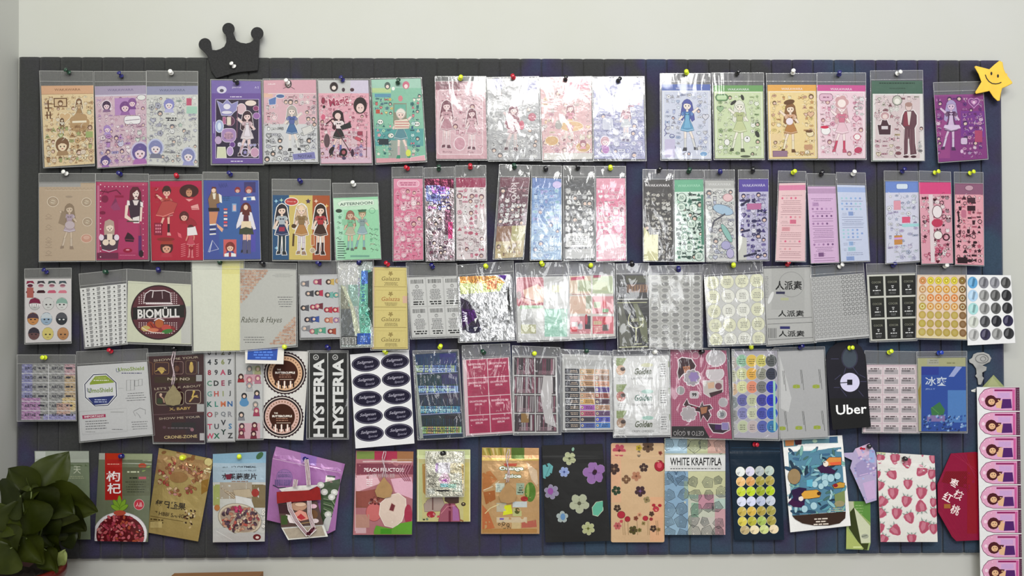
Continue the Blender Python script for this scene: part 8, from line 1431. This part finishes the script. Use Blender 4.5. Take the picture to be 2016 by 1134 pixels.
# cardboard box and desk below the frame
dk_ = plain('desk_top', 'b8aea0', .4, nscale=12); v, f = box_data((-.965, -.55, .74), (1.3, -.012, .78)); root = empty('low_cabinet', (0, -.28, 0)); tag(root, 'low cabinet standing under the pin board', 'cabinet')
mesh('worktop', [Vector(q) - root.location for q in v], f, dk_, parent=root); v, f = box_data((-.95, -.53, 0), (1.28, -.02, .74)); mesh('body', [Vector(q) - root.location for q in v], f, dk_, parent=root)
cb = plain('corrugated_card', '8f6642', .8, nscale=25, vary=.1); tl, tr = P3(343.5, 1131, .06), P3(518.5, 1127.5, .06)
og = Vector(((tl.x + tr.x) / 2, -.15, .7805)); root = empty('cardboard_box', og); tag(root, 'brown cardboard box whose top edge shows at the bottom', 'box')
v = [(tl.x, -.2, .7805), (tr.x, -.2, .7805), (tr.x, -.06, .7805), (tl.x, -.06, .7805), (tl.x, -.2, tl.z), (tr.x, -.2, tr.z), (tr.x, -.06, tr.z), (tl.x, -.06, tl.z)]
mesh('box_body', [Vector(q) - og for q in v], [(0, 3, 2, 1), (0, 1, 5, 4), (1, 2, 6, 5), (2, 3, 7, 6), (3, 0, 4, 7)], cb, parent=root)
v, f = box_data((tl.x, -.2, tl.z), (tr.x, -.06, tl.z + .0025)); v = [(x, y, z + (tr.z - tl.z if x > 0 or x == tr.x else 0)) for x, y, z in v]; mesh('box_lid', [Vector(q) - og for q in v], f, cb, parent=root)

# ------------------------------------------------------------------ pothos in its pot
leafm = []
for i, (c1, c2) in enumerate((('232a05', '303708'), ('2a3207', '38400c'), ('1a2005', '272e08'), ('5c6a30', '9aa268'))):
    m, nt, p = newmat('pothos_leaf'); n = tex_noise(nt, 22, 4); r = nt.nodes.new('ShaderNodeValToRGB'); r.color_ramp.elements[0].color = rgb(c1); r.color_ramp.elements[1].color = rgb(c2); r.color_ramp.elements[0].position = .35; r.color_ramp.elements[1].position = .7
    nt.links.new(n.outputs[0], r.inputs[0]); nt.links.new(r.outputs[0], p.inputs['Base Color']); p.inputs['Roughness'].default_value = .45; p.inputs['Specular IOR Level'].default_value = .22; bump(nt, n.outputs[0], .3, .002, p.inputs['Normal']); leafm.append(m)
stemm = plain('stem', '4c5824', .5)
potm = plain('pot_glaze', '5c1410', .3); org = Vector((-.868, -.17, .7805)); plant = empty('potted_pothos', org); tag(plant, 'pothos plant with large dark green leaves in a red pot, lower left', 'plant')
prof = [(0, 0), (.046, 0), (.052, .01), (.066, .17), (.072, .205), (.075, .21), (.075, .226), (.069, .228), (.066, .21), (0, .205)]; V = []; F = []; n = 28
for r_, z in prof:
    for k in range(n): V.append((r_ * math.cos(2 * PI * k / n), r_ * math.sin(2 * PI * k / n), z))
for i in range(len(prof) - 1):
    for k in range(n): F.append((i * n + k, i * n + (k + 1) % n, (i + 1) * n + (k + 1) % n, (i + 1) * n + k))
mesh('pot', V, F, potm, smooth=True, parent=plant)
V = []; F = []
for k in range(26): rr = .064 * math.sqrt((k + .5) / 26); t_ = k * 2.4; x, y = rr * math.cos(t_), rr * math.sin(t_); b = len(V); V += [(x - .012, y - .012, .207), (x + .012, y - .012, .209), (x + .012, y + .012, .211), (x - .012, y + .012, .208), (x, y, .219)]; F += [(b, b + 1, b + 4), (b + 1, b + 2, b + 4), (b + 2, b + 3, b + 4), (b + 3, b, b + 4)]
mesh('soil', V, F, plain('soil', '2a2018', .9, vary=.4), parent=plant)
crown_ = P3(70, 1085, .16)
def leaf(tx, ty, bx, by, w_, d0, d1, mi, fold=.28, droop=.0, tilt=0.0):
    """heart shaped leaf from base pixel to tip pixel"""
    w = w_ * 1.22; A, B = P3(bx, by, d0), P3(tx, ty, d1); ax = (B - A); L = ax.length; ax.normalize(); out = Vector((0, -1, 0)); sd = ax.cross(out).normalized(); out = sd.cross(ax).normalized(); out = (out + sd * tilt).normalized(); sd = ax.cross(out).normalized()
    prof = [(-.10, .22), (-.06, .46), (.03, .74), (.14, .93), (.28, 1.0), (.42, .95), (.56, .82), (.70, .62), (.82, .40), (.92, .19), (1, .0)]
    V = []; F = []; m = 4; W = w / 1000 / 2
    for i, (t_, ww) in enumerate(prof):
        for k in range(-m, m + 1):
            s_ = k / m; tt = t_ if t_ >= 0 else t_ * (abs(s_) ** .5) * 1.0
            z = abs(s_) * ww * W * fold * .9 - droop * L * (t_ ** 2) + .0025 * math.sin(9 * t_ + k) * abs(s_) - .0018 * math.exp(-(s_ * 6) ** 2)
            V.append(A + ax * (tt * L) + sd * (s_ * ww * W) + out * z - org)
    nn = 2 * m + 1
    for i in range(len(prof) - 1):
        for k in range(nn - 1): q = i * nn + k; F.append((q, q + 1, q + nn + 1, q + nn))
    b = len(V); V += [v - out * .0007 for v in V[:b]]; F += [tuple(b + i for i in reversed(f)) for f in F[:]]
    mesh('leaf', V, F, leafm[mi], smooth=True, parent=plant)
    mid = (A + crown_) / 2 + Vector((0, -.01, .012)); V, F = tube_data([crown_ - org, mid - org, A - org], [.0022, .0018, .0013], 6); mesh('stem', V, F, stemm, smooth=True, parent=plant)
for q in ((135, 888, 78, 962, 58, .15, .12, 1), (14, 922, 66, 972, 62, .16, .15, 0), (192, 1010, 84, 976, 80, .16, .12, 1), (168, 1048, 112, 1000, 70, .13, .11, 2), (100, 1018, 62, 968, 66, .19, .17, 2), (158, 1062, 96, 1010, 56, .11, .09, 0), (2, 1000, 40, 975, 66, .2, .2, 2), (58, 1062, 44, 990, 76, .2, .19, 0), (-14, 1058, 20, 1005, 74, .2, .21, 1),
          (104, 1080, 70, 1018, 60, .16, .15, 2), (24, 1100, 10, 1040, 70, .21, .22, 0), (118, 1092, 84, 1058, 44, .15, .14, 0), (128, 1083, 112, 1110, 22, .16, .16, 3), (-18, 1128, 20, 1080, 66, .22, .23, 0), (44, 1012, 60, 960, 46, .17, .2, 1), (144, 1012, 96, 972, 60, .14, .16, 0), (84, 1112, 52, 1060, 50, .2, .2, 0), (12, 970, 50, 1000, 52, .17, .17, 2), (116, 962, 76, 1000, 50, .14, .13, 2), (110, 1128, 92, 1084, 40, .18, .19, 0), (150, 1035, 120, 1065, 44, .1, .1, 2)):
    leaf(*q, droop=.04, tilt=random.uniform(-.35, .35))
